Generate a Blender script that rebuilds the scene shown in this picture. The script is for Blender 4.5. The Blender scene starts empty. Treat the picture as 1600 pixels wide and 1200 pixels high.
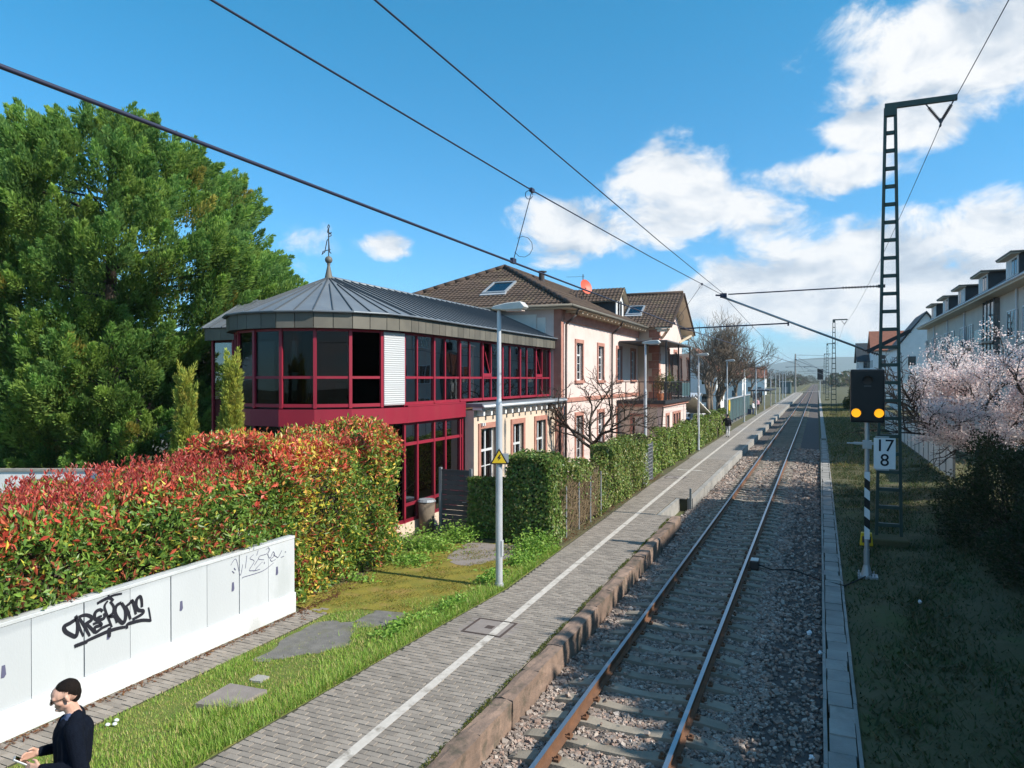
import bpy, bmesh, math, random
import numpy as np
from mathutils import Vector, Matrix

R = math.radians
SC = bpy.context.scene
COL = SC.collection
rng = np.random.default_rng(11)
random.seed(11)

# ------------------------------------------------------------------ camera
F, U0, VH = 1109.0, 800.0, 592.0        # focal length in photo pixels, centre column, horizon row
CAMZ = 4.62                              # metres above the platform surface (z = 0)
TH = R(23.3)                             # camera looks this far left of the track direction (+Y)
S_, C_ = math.sin(TH), math.cos(TH)
cam_d = bpy.data.cameras.new('camera')
cam_d.sensor_width = 36.0
cam_d.lens = 36.0 * F / 1600.0
cam_d.clip_start = 0.05
cam_d.clip_end = 20000
cam = bpy.data.objects.new('camera', cam_d)
COL.objects.link(cam)
cam.location = (0, 0, CAMZ)
cam.rotation_euler = (R(90) - math.atan(8 / F), 0, TH)
SC.camera = cam

# ------------------------------------------------------------------ light
SUN_EL, SUN_AZ = 38.0, 90.0              # sun stands square to the track, on its right
sun_d = bpy.data.lights.new('sun', 'SUN')
sun_d.energy = 5.0
sun_d.angle = R(0.53)
sun_d.color = (1.0, 0.935, 0.83)
sun = bpy.data.objects.new('sun', sun_d)
COL.objects.link(sun)
sun.rotation_euler = (0, R(90 - SUN_EL), 0)
sun.location = (40, 0, 60)
SC.view_settings.view_transform = 'Standard'
SC.view_settings.look = 'None'
SC.view_settings.exposure = 0.47
SC.view_settings.gamma = 1.0
SC.view_settings.use_curve_mapping = False

# pixel of the photograph -> direction / point on a known plane
def G(u, v, z=0.0):
    d = F * (CAMZ - z) / (v - VH)
    r = (u - U0) / F
    return Vector((d * (-S_ + r * C_), d * (C_ + r * S_), z))
def PX(u, v, X):
    r = (u - U0) / F
    b = (r * C_ - S_) / (C_ + r * S_)
    Y = X / b
    d = -X * S_ + Y * C_
    return Vector((X, Y, CAMZ + d * (VH - v) / F))
def PY(u, v, Y):
    r = (u - U0) / F
    b = (r * C_ - S_) / (C_ + r * S_)
    X = Y * b
    d = -X * S_ + Y * C_
    return Vector((X, Y, CAMZ + d * (VH - v) / F))

# ------------------------------------------------------------------ node helpers
def nd(nt, kind, **kw):
    n = nt.nodes.new(kind)
    for k, v in kw.items():
        if k == 'op': n.operation = v
        elif hasattr(n, k) and k not in ('inputs',): setattr(n, k, v)
    return n
def mth(nt, op, a, b=None, c=None, clamp=False):
    n = nt.nodes.new('ShaderNodeMath'); n.operation = op; n.use_clamp = clamp
    for i, x in enumerate((a, b, c)):
        if x is None: continue
        if isinstance(x, (int, float)): n.inputs[i].default_value = x
        else: nt.links.new(x, n.inputs[i])
    return n.outputs[0]
def ramp(nt, fac, stops, interp='LINEAR'):
    n = nt.nodes.new('ShaderNodeValToRGB'); n.color_ramp.interpolation = interp
    el = n.color_ramp.elements
    while len(el) < len(stops): el.new(0.5)
    for e, (p, c) in zip(el, stops):
        e.position = p; e.color = (c[0], c[1], c[2], 1) if not isinstance(c, (int, float)) else (c, c, c, 1)
    nt.links.new(fac, n.inputs[0])
    return n.outputs[0]
def mixc(nt, fac, a, b, mode='MIX'):
    n = nt.nodes.new('ShaderNodeMix'); n.data_type = 'RGBA'; n.blend_type = mode
    for i, x in ((0, fac), (6, a), (7, b)):
        if isinstance(x, (int, float)): n.inputs[i].default_value = x
        elif isinstance(x, (tuple, list)): n.inputs[i].default_value = (x[0], x[1], x[2], 1)
        else: nt.links.new(x, n.inputs[i])
    return n.outputs[2]
def noise(nt, vec, scale, detail=4, rough=0.55, dist=0.0, out=0):
    n = nt.nodes.new('ShaderNodeTexNoise')
    n.inputs['Scale'].default_value = scale; n.inputs['Detail'].default_value = detail
    n.inputs['Roughness'].default_value = rough; n.inputs['Distortion'].default_value = dist
    if vec is not None: nt.links.new(vec, n.inputs['Vector'])
    return n.outputs[out]

# ------------------------------------------------------------------ sky
def make_world():
    w = bpy.data.worlds.new('World'); SC.world = w; w.use_nodes = True
    nt = w.node_tree; nt.nodes.clear()
    out = nt.nodes.new('ShaderNodeOutputWorld'); bg = nt.nodes.new('ShaderNodeBackground')
    sky = nt.nodes.new('ShaderNodeTexSky'); sky.sky_type = 'NISHITA'; sky.sun_disc = False
    sky.sun_elevation = R(SUN_EL); sky.sun_rotation = R(SUN_AZ)
    sky.altitude = 200; sky.air_density = 1.0; sky.dust_density = 0.25; sky.ozone_density = 3.0
    bg.inputs['Strength'].default_value = 0.076
    # deeper, slightly cyan blue of the photograph
    tcg = nt.nodes.new('ShaderNodeTexCoord'); sg = nt.nodes.new('ShaderNodeSeparateXYZ'); nt.links.new(tcg.outputs['Generated'], sg.inputs[0])
    tint = ramp(nt, sg.outputs[2], [(0.0, (0.84, 1.34, 1.78)), (0.45, (0.44, 1.70, 1.88))])
    skc = mixc(nt, 1.0, sky.outputs[0], tint, 'MULTIPLY')
    hs = nt.nodes.new('ShaderNodeHueSaturation'); hs.inputs['Saturation'].default_value = 1.02; hs.inputs['Value'].default_value = 1.0
    nt.links.new(skc, hs.inputs['Color']); skc = hs.outputs[0]
    tc = nt.nodes.new('ShaderNodeTexCoord'); v = tc.outputs['Generated']
    sep = nt.nodes.new('ShaderNodeSeparateXYZ'); nt.links.new(v, sep.inputs[0])
    x, y, z = sep.outputs
    az = mth(nt, 'ARCTAN2', x, y); el = mth(nt, 'ARCSINE', z)
    # cumulus clouds: (photo column, row, half width, half height)
    px = [(1450, 95, 230, 105), (1590, 20, 150, 90), (1400, 190, 130, 52), (1290, 275, 130, 36), (1180, 300, 60, 30),
          (905, 360, 120, 55), (1050, 318, 120, 82), (1150, 335, 110, 50), (1255, 425, 160, 62), (1400, 400, 150, 72),
          (1560, 385, 150, 90), (1330, 480, 330, 65), (612, 383, 30, 18), (470, 420, 60, 44),
          (1036, 238, 46, 40), (1150, 470, 170, 45)]
    blobs = []
    for (u, vv, su, sv) in px:
        ar = math.atan((u - U0) / F)
        e = math.atan((VH - vv) / F * math.cos(ar))
        blobs.append((ar - TH, e, su / F * math.cos(ar) ** 2, sv / F * math.cos(ar), 0.30 if su < 70 else 1.0))
    m = None
    for (a, e, sa, se, am) in blobs:
        p = mth(nt, 'MULTIPLY_ADD', az, 1 / sa, -a / sa); q = mth(nt, 'MULTIPLY_ADD', el, 1 / se, -e / se)
        rr = mth(nt, 'MULTIPLY_ADD', q, q, mth(nt, 'MULTIPLY', p, p))
        k = mth(nt, 'MULTIPLY_ADD', rr, -am, am)
        m = k if m is None else mth(nt, 'SMOOTH_MAX', m, k, 0.25)
    m = mth(nt, 'MAXIMUM', m, -1.5)
    # the rest of the sky: the same sort of scattered cumulus
    cmb = nt.nodes.new('ShaderNodeCombineXYZ'); nt.links.new(az, cmb.inputs[0]); nt.links.new(mth(nt, 'MULTIPLY', el, 2.2), cmb.inputs[1])
    n0 = noise(nt, cmb.outputs[0], 2.3, 2, 0.5)
    oth = mth(nt, 'MULTIPLY_ADD', n0, 5.0, -2.75)
    d0 = mth(nt, 'ABSOLUTE', mth(nt, 'ADD', az, TH))
    outw = mth(nt, 'MULTIPLY_ADD', d0, 8.0, -6.0, True)
    oth = mth(nt, 'ADD', mth(nt, 'MULTIPLY', oth, outw), mth(nt, 'MULTIPLY_ADD', outw, 1.5, -1.5))
    m = mth(nt, 'MAXIMUM', m, oth)
    mp = nt.nodes.new('ShaderNodeMapping'); mp.inputs['Scale'].default_value = (1, 1, 1.6); nt.links.new(v, mp.inputs[0])
    n1 = noise(nt, mp.outputs[0], 9.0, 9, 0.60, 0.35)
    mp2 = nt.nodes.new('ShaderNodeMapping'); mp2.inputs['Scale'].default_value = (1, 1, 1.6); mp2.inputs['Location'].default_value = (-0.018, 0, -0.028)
    nt.links.new(v, mp2.inputs[0])
    n2 = noise(nt, mp2.outputs[0], 9.0, 7, 0.56, 0.35)
    dens = mth(nt, 'ADD', mth(nt, 'MULTIPLY', m, 0.78), mth(nt, 'MULTIPLY_ADD', n1, 2.9, -1.50))
    a = nt.nodes.new('ShaderNodeMapRange'); a.interpolation_type = 'SMOOTHSTEP'
    nt.links.new(dens, a.inputs[0]); a.inputs[1].default_value = -0.12; a.inputs[2].default_value = 0.50
    alpha = mth(nt, 'MULTIPLY', a.outputs[0], 0.96)
    lit = mth(nt, 'MULTIPLY_ADD', mth(nt, 'SUBTRACT', n1, n2), 3.0, 0.62, True)
    thick = mth(nt, 'MULTIPLY_ADD', dens, -0.22, 0.30)
    lit = mth(nt, 'ADD', lit, thick, None, True)
    cc = ramp(nt, lit, [(0.0, (4.3, 5.1, 6.2)), (0.45, (6.2, 6.9, 7.7)), (0.85, (9.0, 9.2, 9.4)), (1.0, (9.9, 9.9, 9.8))])
    col = mixc(nt, alpha, skc, cc)
    nt.links.new(col, bg.inputs[0]); nt.links.new(bg.outputs[0], out.inputs[0])
make_world()

# ------------------------------------------------------------------ materials
MATS = {}
def mat(name, c1, c2=None, scale=3.0, rough=0.75, metal=0.0, bump=0.0, bscale=None, detail=5, spec=0.4, rnd=0.0,
        c3=None, scale3=0.6, amt3=0.5, island=0.0, attr=None, trans=0.0, emis=None, stretch=None, world=True, coat=0.0):
    m = bpy.data.materials.new(name); m.use_nodes = True
    nt = m.node_tree; b = nt.nodes['Principled BSDF']
    b.inputs['Roughness'].default_value = rough; b.inputs['Metallic'].default_value = metal
    b.inputs['Specular IOR Level'].default_value = spec
    if coat: b.inputs['Coat Weight'].default_value = coat; b.inputs['Coat Roughness'].default_value = 0.15
    if world:
        g = nt.nodes.new('ShaderNodeNewGeometry'); vec = g.outputs['Position']
    else:
        g = nt.nodes.new('ShaderNodeTexCoord'); vec = g.outputs['Object']
    if stretch:
        mp = nt.nodes.new('ShaderNodeMapping'); mp.inputs['Scale'].default_value = stretch
        nt.links.new(vec, mp.inputs[0]); vec = mp.outputs[0]
    col = None
    if attr:
        at = nt.nodes.new('ShaderNodeAttribute'); at.attribute_name = attr; col = at.outputs['Color']
        if c2 is not None: col = mixc(nt, mth(nt, 'MULTIPLY', noise(nt, vec, scale, detail), 0.6), col, c2)
    elif c2 is not None:
        f = ramp(nt, noise(nt, vec, scale, detail), [(0.3, 0.0), (0.7, 1.0)])
        col = mixc(nt, f, c1, c2)
    else:
        rg = nt.nodes.new('ShaderNodeRGB'); rg.outputs[0].default_value = (*c1, 1); col = rg.outputs[0]
    if c3 is not None:
        f = ramp(nt, noise(nt, vec, scale3, 6, 0.65), [(0.52, 0.0), (0.66, 1.0)])
        col = mixc(nt, mth(nt, 'MULTIPLY', f, amt3), col, c3)
    if rnd or island:
        if island:
            gi = nt.nodes.new('ShaderNodeNewGeometry'); rv = gi.outputs['Random Per Island']; k = island
        else:
            oi = nt.nodes.new('ShaderNodeObjectInfo'); rv = oi.outputs['Random']; k = rnd
        br = mth(nt, 'MULTIPLY_ADD', rv, 2 * k, 1 - k)
        cm = nt.nodes.new('ShaderNodeVectorMath'); cm.operation = 'SCALE'
        nt.links.new(col, cm.inputs[0]); nt.links.new(br, cm.inputs['Scale']); col = cm.outputs[0]
    nt.links.new(col, b.inputs['Base Color'])
    if bump:
        bp = nt.nodes.new('ShaderNodeBump'); bp.inputs['Strength'].default_value = min(1, bump); bp.inputs['Distance'].default_value = 0.02 * max(1, bump)
        nt.links.new(noise(nt, vec, bscale or scale * 6, 6, 0.6), bp.inputs['Height']); nt.links.new(bp.outputs[0], b.inputs['Normal'])
    if emis:
        b.inputs['Emission Color'].default_value = (*emis[:3], 1); b.inputs['Emission Strength'].default_value = emis[3]
    if trans:
        o = nt.nodes['Material Output']; t = nt.nodes.new('ShaderNodeBsdfTranslucent'); mx = nt.nodes.new('ShaderNodeMixShader')
        nt.links.new(col, t.inputs[0]); mx.inputs[0].default_value = trans
        nt.links.new(b.outputs[0], mx.inputs[1]); nt.links.new(t.outputs[0], mx.inputs[2]); nt.links.new(mx.outputs[0], o.inputs[0])
    MATS[name] = m
    return m
def glass_mat(name, tint, refl=0.12, rough=0.015):
    m = bpy.data.materials.new(name); m.use_nodes = True; nt = m.node_tree; nt.nodes.clear()
    o = nt.nodes.new('ShaderNodeOutputMaterial'); t = nt.nodes.new('ShaderNodeBsdfTransparent'); g = nt.nodes.new('ShaderNodeBsdfGlossy')
    t.inputs[0].default_value = (*tint, 1); g.inputs['Roughness'].default_value = rough; g.inputs[0].default_value = (0.95, 0.97, 1, 1)
    lw = nt.nodes.new('ShaderNodeFresnel'); lw.inputs[0].default_value = 1.5
    bp = nt.nodes.new('ShaderNodeBump'); bp.inputs['Strength'].default_value = 0.06; bp.inputs['Distance'].default_value = 0.05
    ge = nt.nodes.new('ShaderNodeNewGeometry'); nt.links.new(noise(nt, ge.outputs['Position'], 0.8, 1), bp.inputs['Height']); nt.links.new(bp.outputs[0], g.inputs['Normal'])
    mx = nt.nodes.new('ShaderNodeMixShader')
    f = mth(nt, 'MULTIPLY_ADD', lw.outputs[0], 0.28, refl - 0.012, True)
    nt.links.new(f, mx.inputs[0]); nt.links.new(t.outputs[0], mx.inputs[1]); nt.links.new(g.outputs[0], mx.inputs[2]); nt.links.new(mx.outputs[0], o.inputs[0])
    MATS[name] = m
    return m

# ------------------------------------------------------------------ object helpers
ORIG = {}
def tag(o, label, cat=None, group=None, kind=None):
    if label: o['label'] = label
    if cat: o['category'] = cat
    if group: o['group'] = group
    if kind: o['kind'] = kind
    return o
def thing(name, label, cat, loc=(0, 0, 0), group=None, kind=None):
    o = bpy.data.objects.new(name, None); COL.objects.link(o); o.location = loc; o.empty_display_size = 0.3
    ORIG[o.name] = Vector(loc)
    return tag(o, label, cat, group, kind)
def link_mesh(name, me, mats, parent=None, loc=None):
    o = bpy.data.objects.new(name, me); COL.objects.link(o)
    for m in (mats if isinstance(mats, (list, tuple)) else [mats]):
        if m is not None and m.name not in [x.name for x in me.materials if x]: me.materials.append(m)
    if parent is not None:
        o.parent = parent
        if loc is not None: o.location = Vector(loc) - ORIG[parent.name]
        ORIG[o.name] = ORIG[parent.name] if loc is None else Vector(loc)
    else:
        if loc is not None: o.location = loc
        ORIG[o.name] = Vector(loc) if loc is not None else Vector((0, 0, 0))
    return o
class MB:
    """collects faces in world coordinates and links them as one mesh object"""
    def __init__(s): s.v = []; s.f = []
    def add(s, vs, fs):
        k = len(s.v); s.v += [tuple(p) for p in vs]; s.f += [tuple(i + k for i in f) for f in fs]; return s
    def box(s, x0, x1, y0, y1, z0, z1):
        return s.add([(x0, y0, z0), (x1, y0, z0), (x1, y1, z0), (x0, y1, z0), (x0, y0, z1), (x1, y0, z1), (x1, y1, z1), (x0, y1, z1)],
                     [(3, 2, 1, 0), (4, 5, 6, 7), (0, 1, 5, 4), (1, 2, 6, 5), (2, 3, 7, 6), (3, 0, 4, 7)])
    def obox(s, c, ax, ay, az):
        c = Vector(c); ax = Vector(ax); ay = Vector(ay); az = Vector(az)
        p = [c + i * ax + j * ay + k * az for k in (-1, 1) for (i, j) in ((-1, -1), (1, -1), (1, 1), (-1, 1))]
        return s.add(p, [(3, 2, 1, 0), (4, 5, 6, 7), (0, 1, 5, 4), (1, 2, 6, 5), (2, 3, 7, 6), (3, 0, 4, 7)])
    def bar(s, a, b, w, h=None, up=(0, 0, 1)):
        a = Vector(a); b = Vector(b); h = w if h is None else h; d = (b - a); L = d.length; d.normalize()
        up = Vector(up)
        if abs(d.dot(up)) > 0.99: up = Vector((1, 0, 0))
        sd = d.cross(up).normalized(); u2 = sd.cross(d).normalized()
        return s.obox((a + b) / 2, sd * w / 2, d * L / 2, u2 * h / 2)
    def tube(s, a, b, r0, r1=None, n=8, caps=True):
        a = Vector(a); b = Vector(b); r1 = r0 if r1 is None else r1; d = (b - a).normalized()
        e = d.orthogonal().normalized(); g = d.cross(e)
        vs = []
        for (p, r) in ((a, r0), (b, r1)):
            for i in range(n):
                t = 2 * math.pi * i / n; vs.append(p + (e * math.cos(t) + g * math.sin(t)) * r)
        fs = [(i, (i + 1) % n, n + (i + 1) % n, n + i) for i in range(n)]
        if caps: fs += [tuple(reversed(range(n))), tuple(range(n, 2 * n))]
        return s.add(vs, fs)
    def path(s, pts, r, n=6):
        for a, b in zip(pts[:-1], pts[1:]): s.tube(a, b, r, r, n)
        return s
    def prism(s, pts, d):
        d = Vector(d); n = len(pts); P = [Vector(p) for p in pts]
        return s.add(P + [p + d for p in P], [tuple(reversed(range(n))), tuple(range(n, 2 * n))] + [(i, (i + 1) % n, n + (i + 1) % n, n + i) for i in range(n)])
    def poly(s, pts): return s.add(pts, [tuple(range(len(pts)))])
    def ball(s, c, rx, ry=None, rz=None, n=12, m=8):
        ry = rx if ry is None else ry; rz = rx if rz is None else rz; c = Vector(c); vs = []
        for j in range(1, m):
            t = math.pi * j / m
            for i in range(n):
                a = 2 * math.pi * i / n; vs.append(c + Vector((rx * math.sin(t) * math.cos(a), ry * math.sin(t) * math.sin(a), rz * math.cos(t))))
        k = len(vs); vs += [c + Vector((0, 0, rz)), c - Vector((0, 0, rz))]
        fs = []
        for j in range(m - 2):
            for i in range(n): fs.append((j * n + i, (j + 1) * n + i, (j + 1) * n + (i + 1) % n, j * n + (i + 1) % n))
        for i in range(n):
            fs.append((k, i, (i + 1) % n)); fs.append((k + 1, (m - 2) * n + (i + 1) % n, (m - 2) * n + i))
        return s.add(vs, fs)
    def build(s, name, m, parent=None, smooth=False, kind=None, loc=None, label=None):
        org = ORIG[parent.name] if parent is not None else (Vector(loc) if loc is not None else Vector((0, 0, 0)))
        me = bpy.data.meshes.new(name)
        me.from_pydata([tuple(Vector(p) - org) for p in s.v], [], s.f); me.update()
        if smooth: me.polygons.foreach_set('use_smooth', [True] * len(me.polygons))
        o = link_mesh(name, me, m, parent, None)
        if parent is None: o.location = org; ORIG[o.name] = org
        if kind: o['kind'] = kind
        if label: o['label'] = label
        return o
def recalc(o):
    bm = bmesh.new(); bm.from_mesh(o.data); bmesh.ops.recalc_face_normals(bm, faces=bm.faces); bm.to_mesh(o.data); bm.free(); return o
def autosmooth(o, deg=40):
    me = o.data
    me.polygons.foreach_set('use_smooth', [True] * len(me.polygons))
    try: me.set_sharp_from_angle(angle=R(deg))
    except Exception: pass
    return o
def bevel(o, w=0.01, seg=1):
    bm = bmesh.new(); bm.from_mesh(o.data); bmesh.ops.bevel(bm, geom=bm.edges[:], offset=w, segments=seg, affect='EDGES', profile=0.7); bm.to_mesh(o.data); bm.free(); return o
def ngon_mesh(name, V, k, m, parent=None, col=None, kind='stuff', smooth=False):
    """V: (n, k, 3) array of n separate k-gons; col (n, 3) colour per face"""
    V = np.asarray(V, dtype=np.float32); n = V.shape[0]
    if parent is not None: V = V - np.array(ORIG[parent.name], dtype=np.float32)
    me = bpy.data.meshes.new(name)
    me.vertices.add(n * k); me.vertices.foreach_set('co', V.reshape(-1))
    me.loops.add(n * k); me.loops.foreach_set('vertex_index', np.arange(n * k, dtype=np.int32))
    me.polygons.add(n); me.polygons.foreach_set('loop_start', np.arange(0, n * k, k, dtype=np.int32))
    try: me.polygons.foreach_set('loop_total', np.full(n, k, dtype=np.int32))
    except Exception: pass
    me.polygons.foreach_set('use_smooth', np.full(n, smooth, dtype=bool))
    me.update(calc_edges=True)
    if col is not None:
        at = me.color_attributes.new('col', 'FLOAT_COLOR', 'POINT')
        c = np.ones((n, k, 4), dtype=np.float32); c[:, :, :3] = np.asarray(col, dtype=np.float32)[:, None, :]
        at.data.foreach_set('color', c.reshape(-1))
    o = link_mesh(name, me, m, parent)
    if kind: o['kind'] = kind
    return o
def solid_mesh(name, V, faces, m, parent=None, col=None, kind='stuff'):
    """V: (n, k, 3) array of n copies of one small solid with the same face list (all quads or all tris)"""
    V = np.asarray(V, dtype=np.float32); n, k = V.shape[:2]; fc = np.asarray(faces, dtype=np.int32); q = fc.shape[1]
    if parent is not None: V = V - np.array(ORIG[parent.name], dtype=np.float32)
    me = bpy.data.meshes.new(name)
    me.vertices.add(n * k); me.vertices.foreach_set('co', V.reshape(-1))
    idx = (fc[None] + (np.arange(n, dtype=np.int32) * k)[:, None, None]).reshape(-1)
    nf = n * fc.shape[0]
    me.loops.add(nf * q); me.loops.foreach_set('vertex_index', idx)
    me.polygons.add(nf); me.polygons.foreach_set('loop_start', np.arange(0, nf * q, q, dtype=np.int32))
    try: me.polygons.foreach_set('loop_total', np.full(nf, q, dtype=np.int32))
    except Exception: pass
    me.polygons.foreach_set('use_smooth', np.zeros(nf, dtype=bool))
    me.update(calc_edges=True)
    if col is not None:
        at = me.color_attributes.new('col', 'FLOAT_COLOR', 'POINT')
        c = np.ones((n, k, 4), dtype=np.float32); c[:, :, :3] = np.asarray(col, dtype=np.float32)[:, None, :]
        at.data.foreach_set('color', c.reshape(-1))
    o = link_mesh(name, me, m, parent)
    if kind: o['kind'] = kind
    return o
CUBE = np.array([[-1, -1, -1], [1, -1, -1], [1, 1, -1], [-1, 1, -1], [-1, -1, 1], [1, -1, 1], [1, 1, 1], [-1, 1, 1]], dtype=np.float32)
CUBEF = [(3, 2, 1, 0), (4, 5, 6, 7), (0, 1, 5, 4), (1, 2, 6, 5), (2, 3, 7, 6), (3, 0, 4, 7)]
def unit(a): return a / np.maximum(np.linalg.norm(a, axis=-1, keepdims=True), 1e-9)
def leaves(name, c, d, L, W, col, m, parent=None, fold=0.25, kind='stuff', jit=None):
    """diamond leaves: centre c, direction d, length L, width W"""
    n = len(c); d = unit(d); rv = rng.normal(size=(n, 3)) if jit is None else jit
    s = unit(np.cross(d, rv)); nr = np.cross(s, d)
    L = np.broadcast_to(np.asarray(L, dtype=float), (n,))[:, None]; W = np.broadcast_to(np.asarray(W, dtype=float), (n,))[:, None]
    V = np.empty((n, 4, 3))
    V[:, 0] = c - d * L / 2; V[:, 2] = c + d * L / 2 - nr * L * fold * 0.4
    mid = c + d * L * 0.03 + nr * L * fold * 0.15
    V[:, 1] = mid + s * W / 2; V[:, 3] = mid - s * W / 2
    return ngon_mesh(name, V, 4, m, parent, col, kind)
def copy_tree(o, parent=None, off=(0, 0, 0)):
    c = o.copy(); COL.objects.link(c)
    if parent is None: c.location = o.location + Vector(off); ORIG[c.name] = ORIG[o.name] + Vector(off)
    else: c.parent = parent; ORIG[c.name] = ORIG[parent.name]
    for ch in list(o.children): copy_tree(ch, c)
    return c

# real-world surface colours
mat('red_paint', (0.30, 0.02, 0.042), (0.24, 0.016, 0.034), 1.1, 0.45, spec=0.4, c3=(0.27, 0.035, 0.045), scale3=2.5, amt3=0.5, stretch=(1, 1, 0.3))
mat('zinc_seam', (0.07, 0.08, 0.09), rough=0.6)
mat('zinc', (0.185, 0.21, 0.235), (0.15, 0.17, 0.195), 1.3, 0.50, 0.2, c3=(0.22, 0.24, 0.255), scale3=2.0, amt3=0.5)
mat('zinc_brown', (0.15, 0.137, 0.11), (0.115, 0.106, 0.088), 2.2, 0.6, 0.1, rnd=0.2, c3=(0.19, 0.165, 0.135), amt3=0.5)
mat('dark_frame', (0.03, 0.032, 0.036), rough=0.5)
mat('white_paint', (0.80, 0.80, 0.79), (0.72, 0.73, 0.73), 1.2, 0.65, c3=(0.58, 0.58, 0.56), scale3=1.1, amt3=0.35)
mat('white_gloss', (0.62, 0.63, 0.64), rough=0.4)
mat('wall_plinth', (0.64, 0.65, 0.655), (0.57, 0.58, 0.59), 1.3, 0.8, c3=(0.36, 0.36, 0.34), scale3=1.1, amt3=0.45, bump=0.3, bscale=30)
mat('wall_white', (0.50, 0.52, 0.54), (0.455, 0.475, 0.495), 0.9, 0.7, rnd=0.04, c3=(0.36, 0.385, 0.385), scale3=1.3, amt3=0.45, stretch=(1, 1, 0.35), bump=0.15, bscale=40)
mat('pink_render', (0.70, 0.565, 0.52), (0.64, 0.51, 0.47), 0.8, 0.85, bump=0.2, bscale=60, c3=(0.50, 0.38, 0.33), scale3=0.9, amt3=0.35)
mat('beige_render', (0.66, 0.53, 0.42), (0.60, 0.48, 0.38), 0.9, 0.85, bump=0.2, bscale=60, c3=(0.58, 0.45, 0.36), amt3=0.35)
mat('sandstone', (0.46, 0.215, 0.165), (0.36, 0.165, 0.125), 2.5, 0.85, bump=0.3, bscale=25, c3=(0.52, 0.30, 0.23), scale3=3, amt3=0.5)
mat('kerb_stone', (0.27, 0.185, 0.14), (0.165, 0.12, 0.095), 5.0, 0.9, bump=0.6, bscale=22, c3=(0.085, 0.075, 0.055), scale3=3.0, amt3=0.85, rnd=0.2)
mat('roof_tile', (0.105, 0.07, 0.05), (0.07, 0.048, 0.037), 2.5, 0.85, bump=0.2, bscale=20, c3=(0.13, 0.105, 0.055), scale3=1.2, amt3=0.55, island=0.15)
mat('ridge_tile', (0.085, 0.055, 0.042), (0.06, 0.042, 0.033), 2.5, 0.85, bump=0.3, bscale=18)
mat('cream_wood', (0.60, 0.50, 0.37), (0.52, 0.43, 0.31), 2.0, 0.7)
mat('dark_pipe', (0.055, 0.042, 0.038), rough=0.5)
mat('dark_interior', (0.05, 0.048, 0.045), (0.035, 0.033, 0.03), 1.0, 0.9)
mat('curtain', (0.42, 0.37, 0.28), (0.34, 0.3, 0.23), 4.0, 0.9)
mat('wood_floor', (0.14, 0.085, 0.05), (0.1, 0.06, 0.035), 3.0, 0.6)
mat('blind', (0.52, 0.53, 0.54), rough=0.5)
glass_mat('glass', (0.20, 0.225, 0.235), 0.02)
glass_mat('glass_far', (0.14, 0.16, 0.18), 0.20)
mat('steel_grey', (0.46, 0.48, 0.50), (0.40, 0.42, 0.44), 3, 0.45, 0.45)
mat('galv', (0.60, 0.62, 0.65), (0.52, 0.54, 0.57), 2.0, 0.5, 0.35, c3=(0.42, 0.43, 0.45), scale3=2.5, amt3=0.4)
mat('lamp_head', (0.60, 0.60, 0.58), (0.5, 0.5, 0.48), 6, 0.5)
mat('lamp_glass', (0.55, 0.45, 0.40), rough=0.2)
mat('mast_green', (0.040, 0.075, 0.062), (0.03, 0.055, 0.048), 3.0, 0.5, spec=0.5)
mat('wire', (0.045, 0.05, 0.085), rough=0.5, metal=0.4)
mat('tube_alu', (0.38, 0.40, 0.42), rough=0.4, metal=0.6)
mat('insulator', (0.055, 0.035, 0.035), rough=0.3, spec=0.6)
mat('signal_black', (0.012, 0.012, 0.013), rough=0.45)
mat('lamp_yellow', (0.9, 0.5, 0.02), rough=0.3, emis=(1.0, 0.42, 0.01, 0.85))
mat('sign_white', (0.80, 0.82, 0.84), (0.74, 0.76, 0.78), 4, 0.5)
mat('ink', (0.012, 0.012, 0.02), rough=0.7)
mat('ink_faint', (0.10, 0.10, 0.17), rough=0.8)
mat('yellow_paint', (0.72, 0.50, 0.02), (0.66, 0.44, 0.02), 3, 0.5)
mat('rail_rust', (0.185, 0.088, 0.045), (0.115, 0.06, 0.036), 6, 0.8, bump=0.2)
mat('rail_top', (0.42, 0.44, 0.47), rough=0.32, metal=0.9)
mat('sleeper', (0.31, 0.27, 0.215), (0.225, 0.195, 0.155), 3.0, 0.92, bump=0.35, bscale=30, rnd=0.15)
mat('concrete', (0.35, 0.335, 0.31), (0.25, 0.24, 0.225), 2.5, 0.92, bump=0.3, bscale=30, rnd=0.12, c3=(0.19, 0.19, 0.17), scale3=2.2, amt3=0.5)
mat('paver', (0.29, 0.252, 0.215), (0.24, 0.208, 0.178), 6.0, 0.9, bump=0.25, bscale=60, rnd=0.17, c3=(0.20, 0.175, 0.15), scale3=0.7, amt3=0.6)
mat('paver_set', (0.30, 0.26, 0.222), (0.245, 0.213, 0.182), 6.0, 0.9, bump=0.25, bscale=60, island=0.17, c3=(0.20, 0.175, 0.15), scale3=0.7, amt3=0.6)
mat('joint', (0.06, 0.053, 0.04), (0.05, 0.055, 0.025), 2.0, 0.95)
mat('lawn', (0.15, 0.18, 0.035), (0.10, 0.14, 0.03), 3.0, 0.95, bump=0.8, bscale=50, c3=(0.22, 0.20, 0.06), scale3=2.0, amt3=0.8)
mat('line_paint', (0.58, 0.54, 0.49), (0.46, 0.42, 0.375), 7, 0.85, c3=(0.26, 0.23, 0.195), scale3=4, amt3=0.95)
mat('cover_plate', (0.27, 0.235, 0.215), (0.22, 0.19, 0.175), 6, 0.85, bump=0.3)
mat('cover_frame', (0.075, 0.055, 0.048), rough=0.8)
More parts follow.
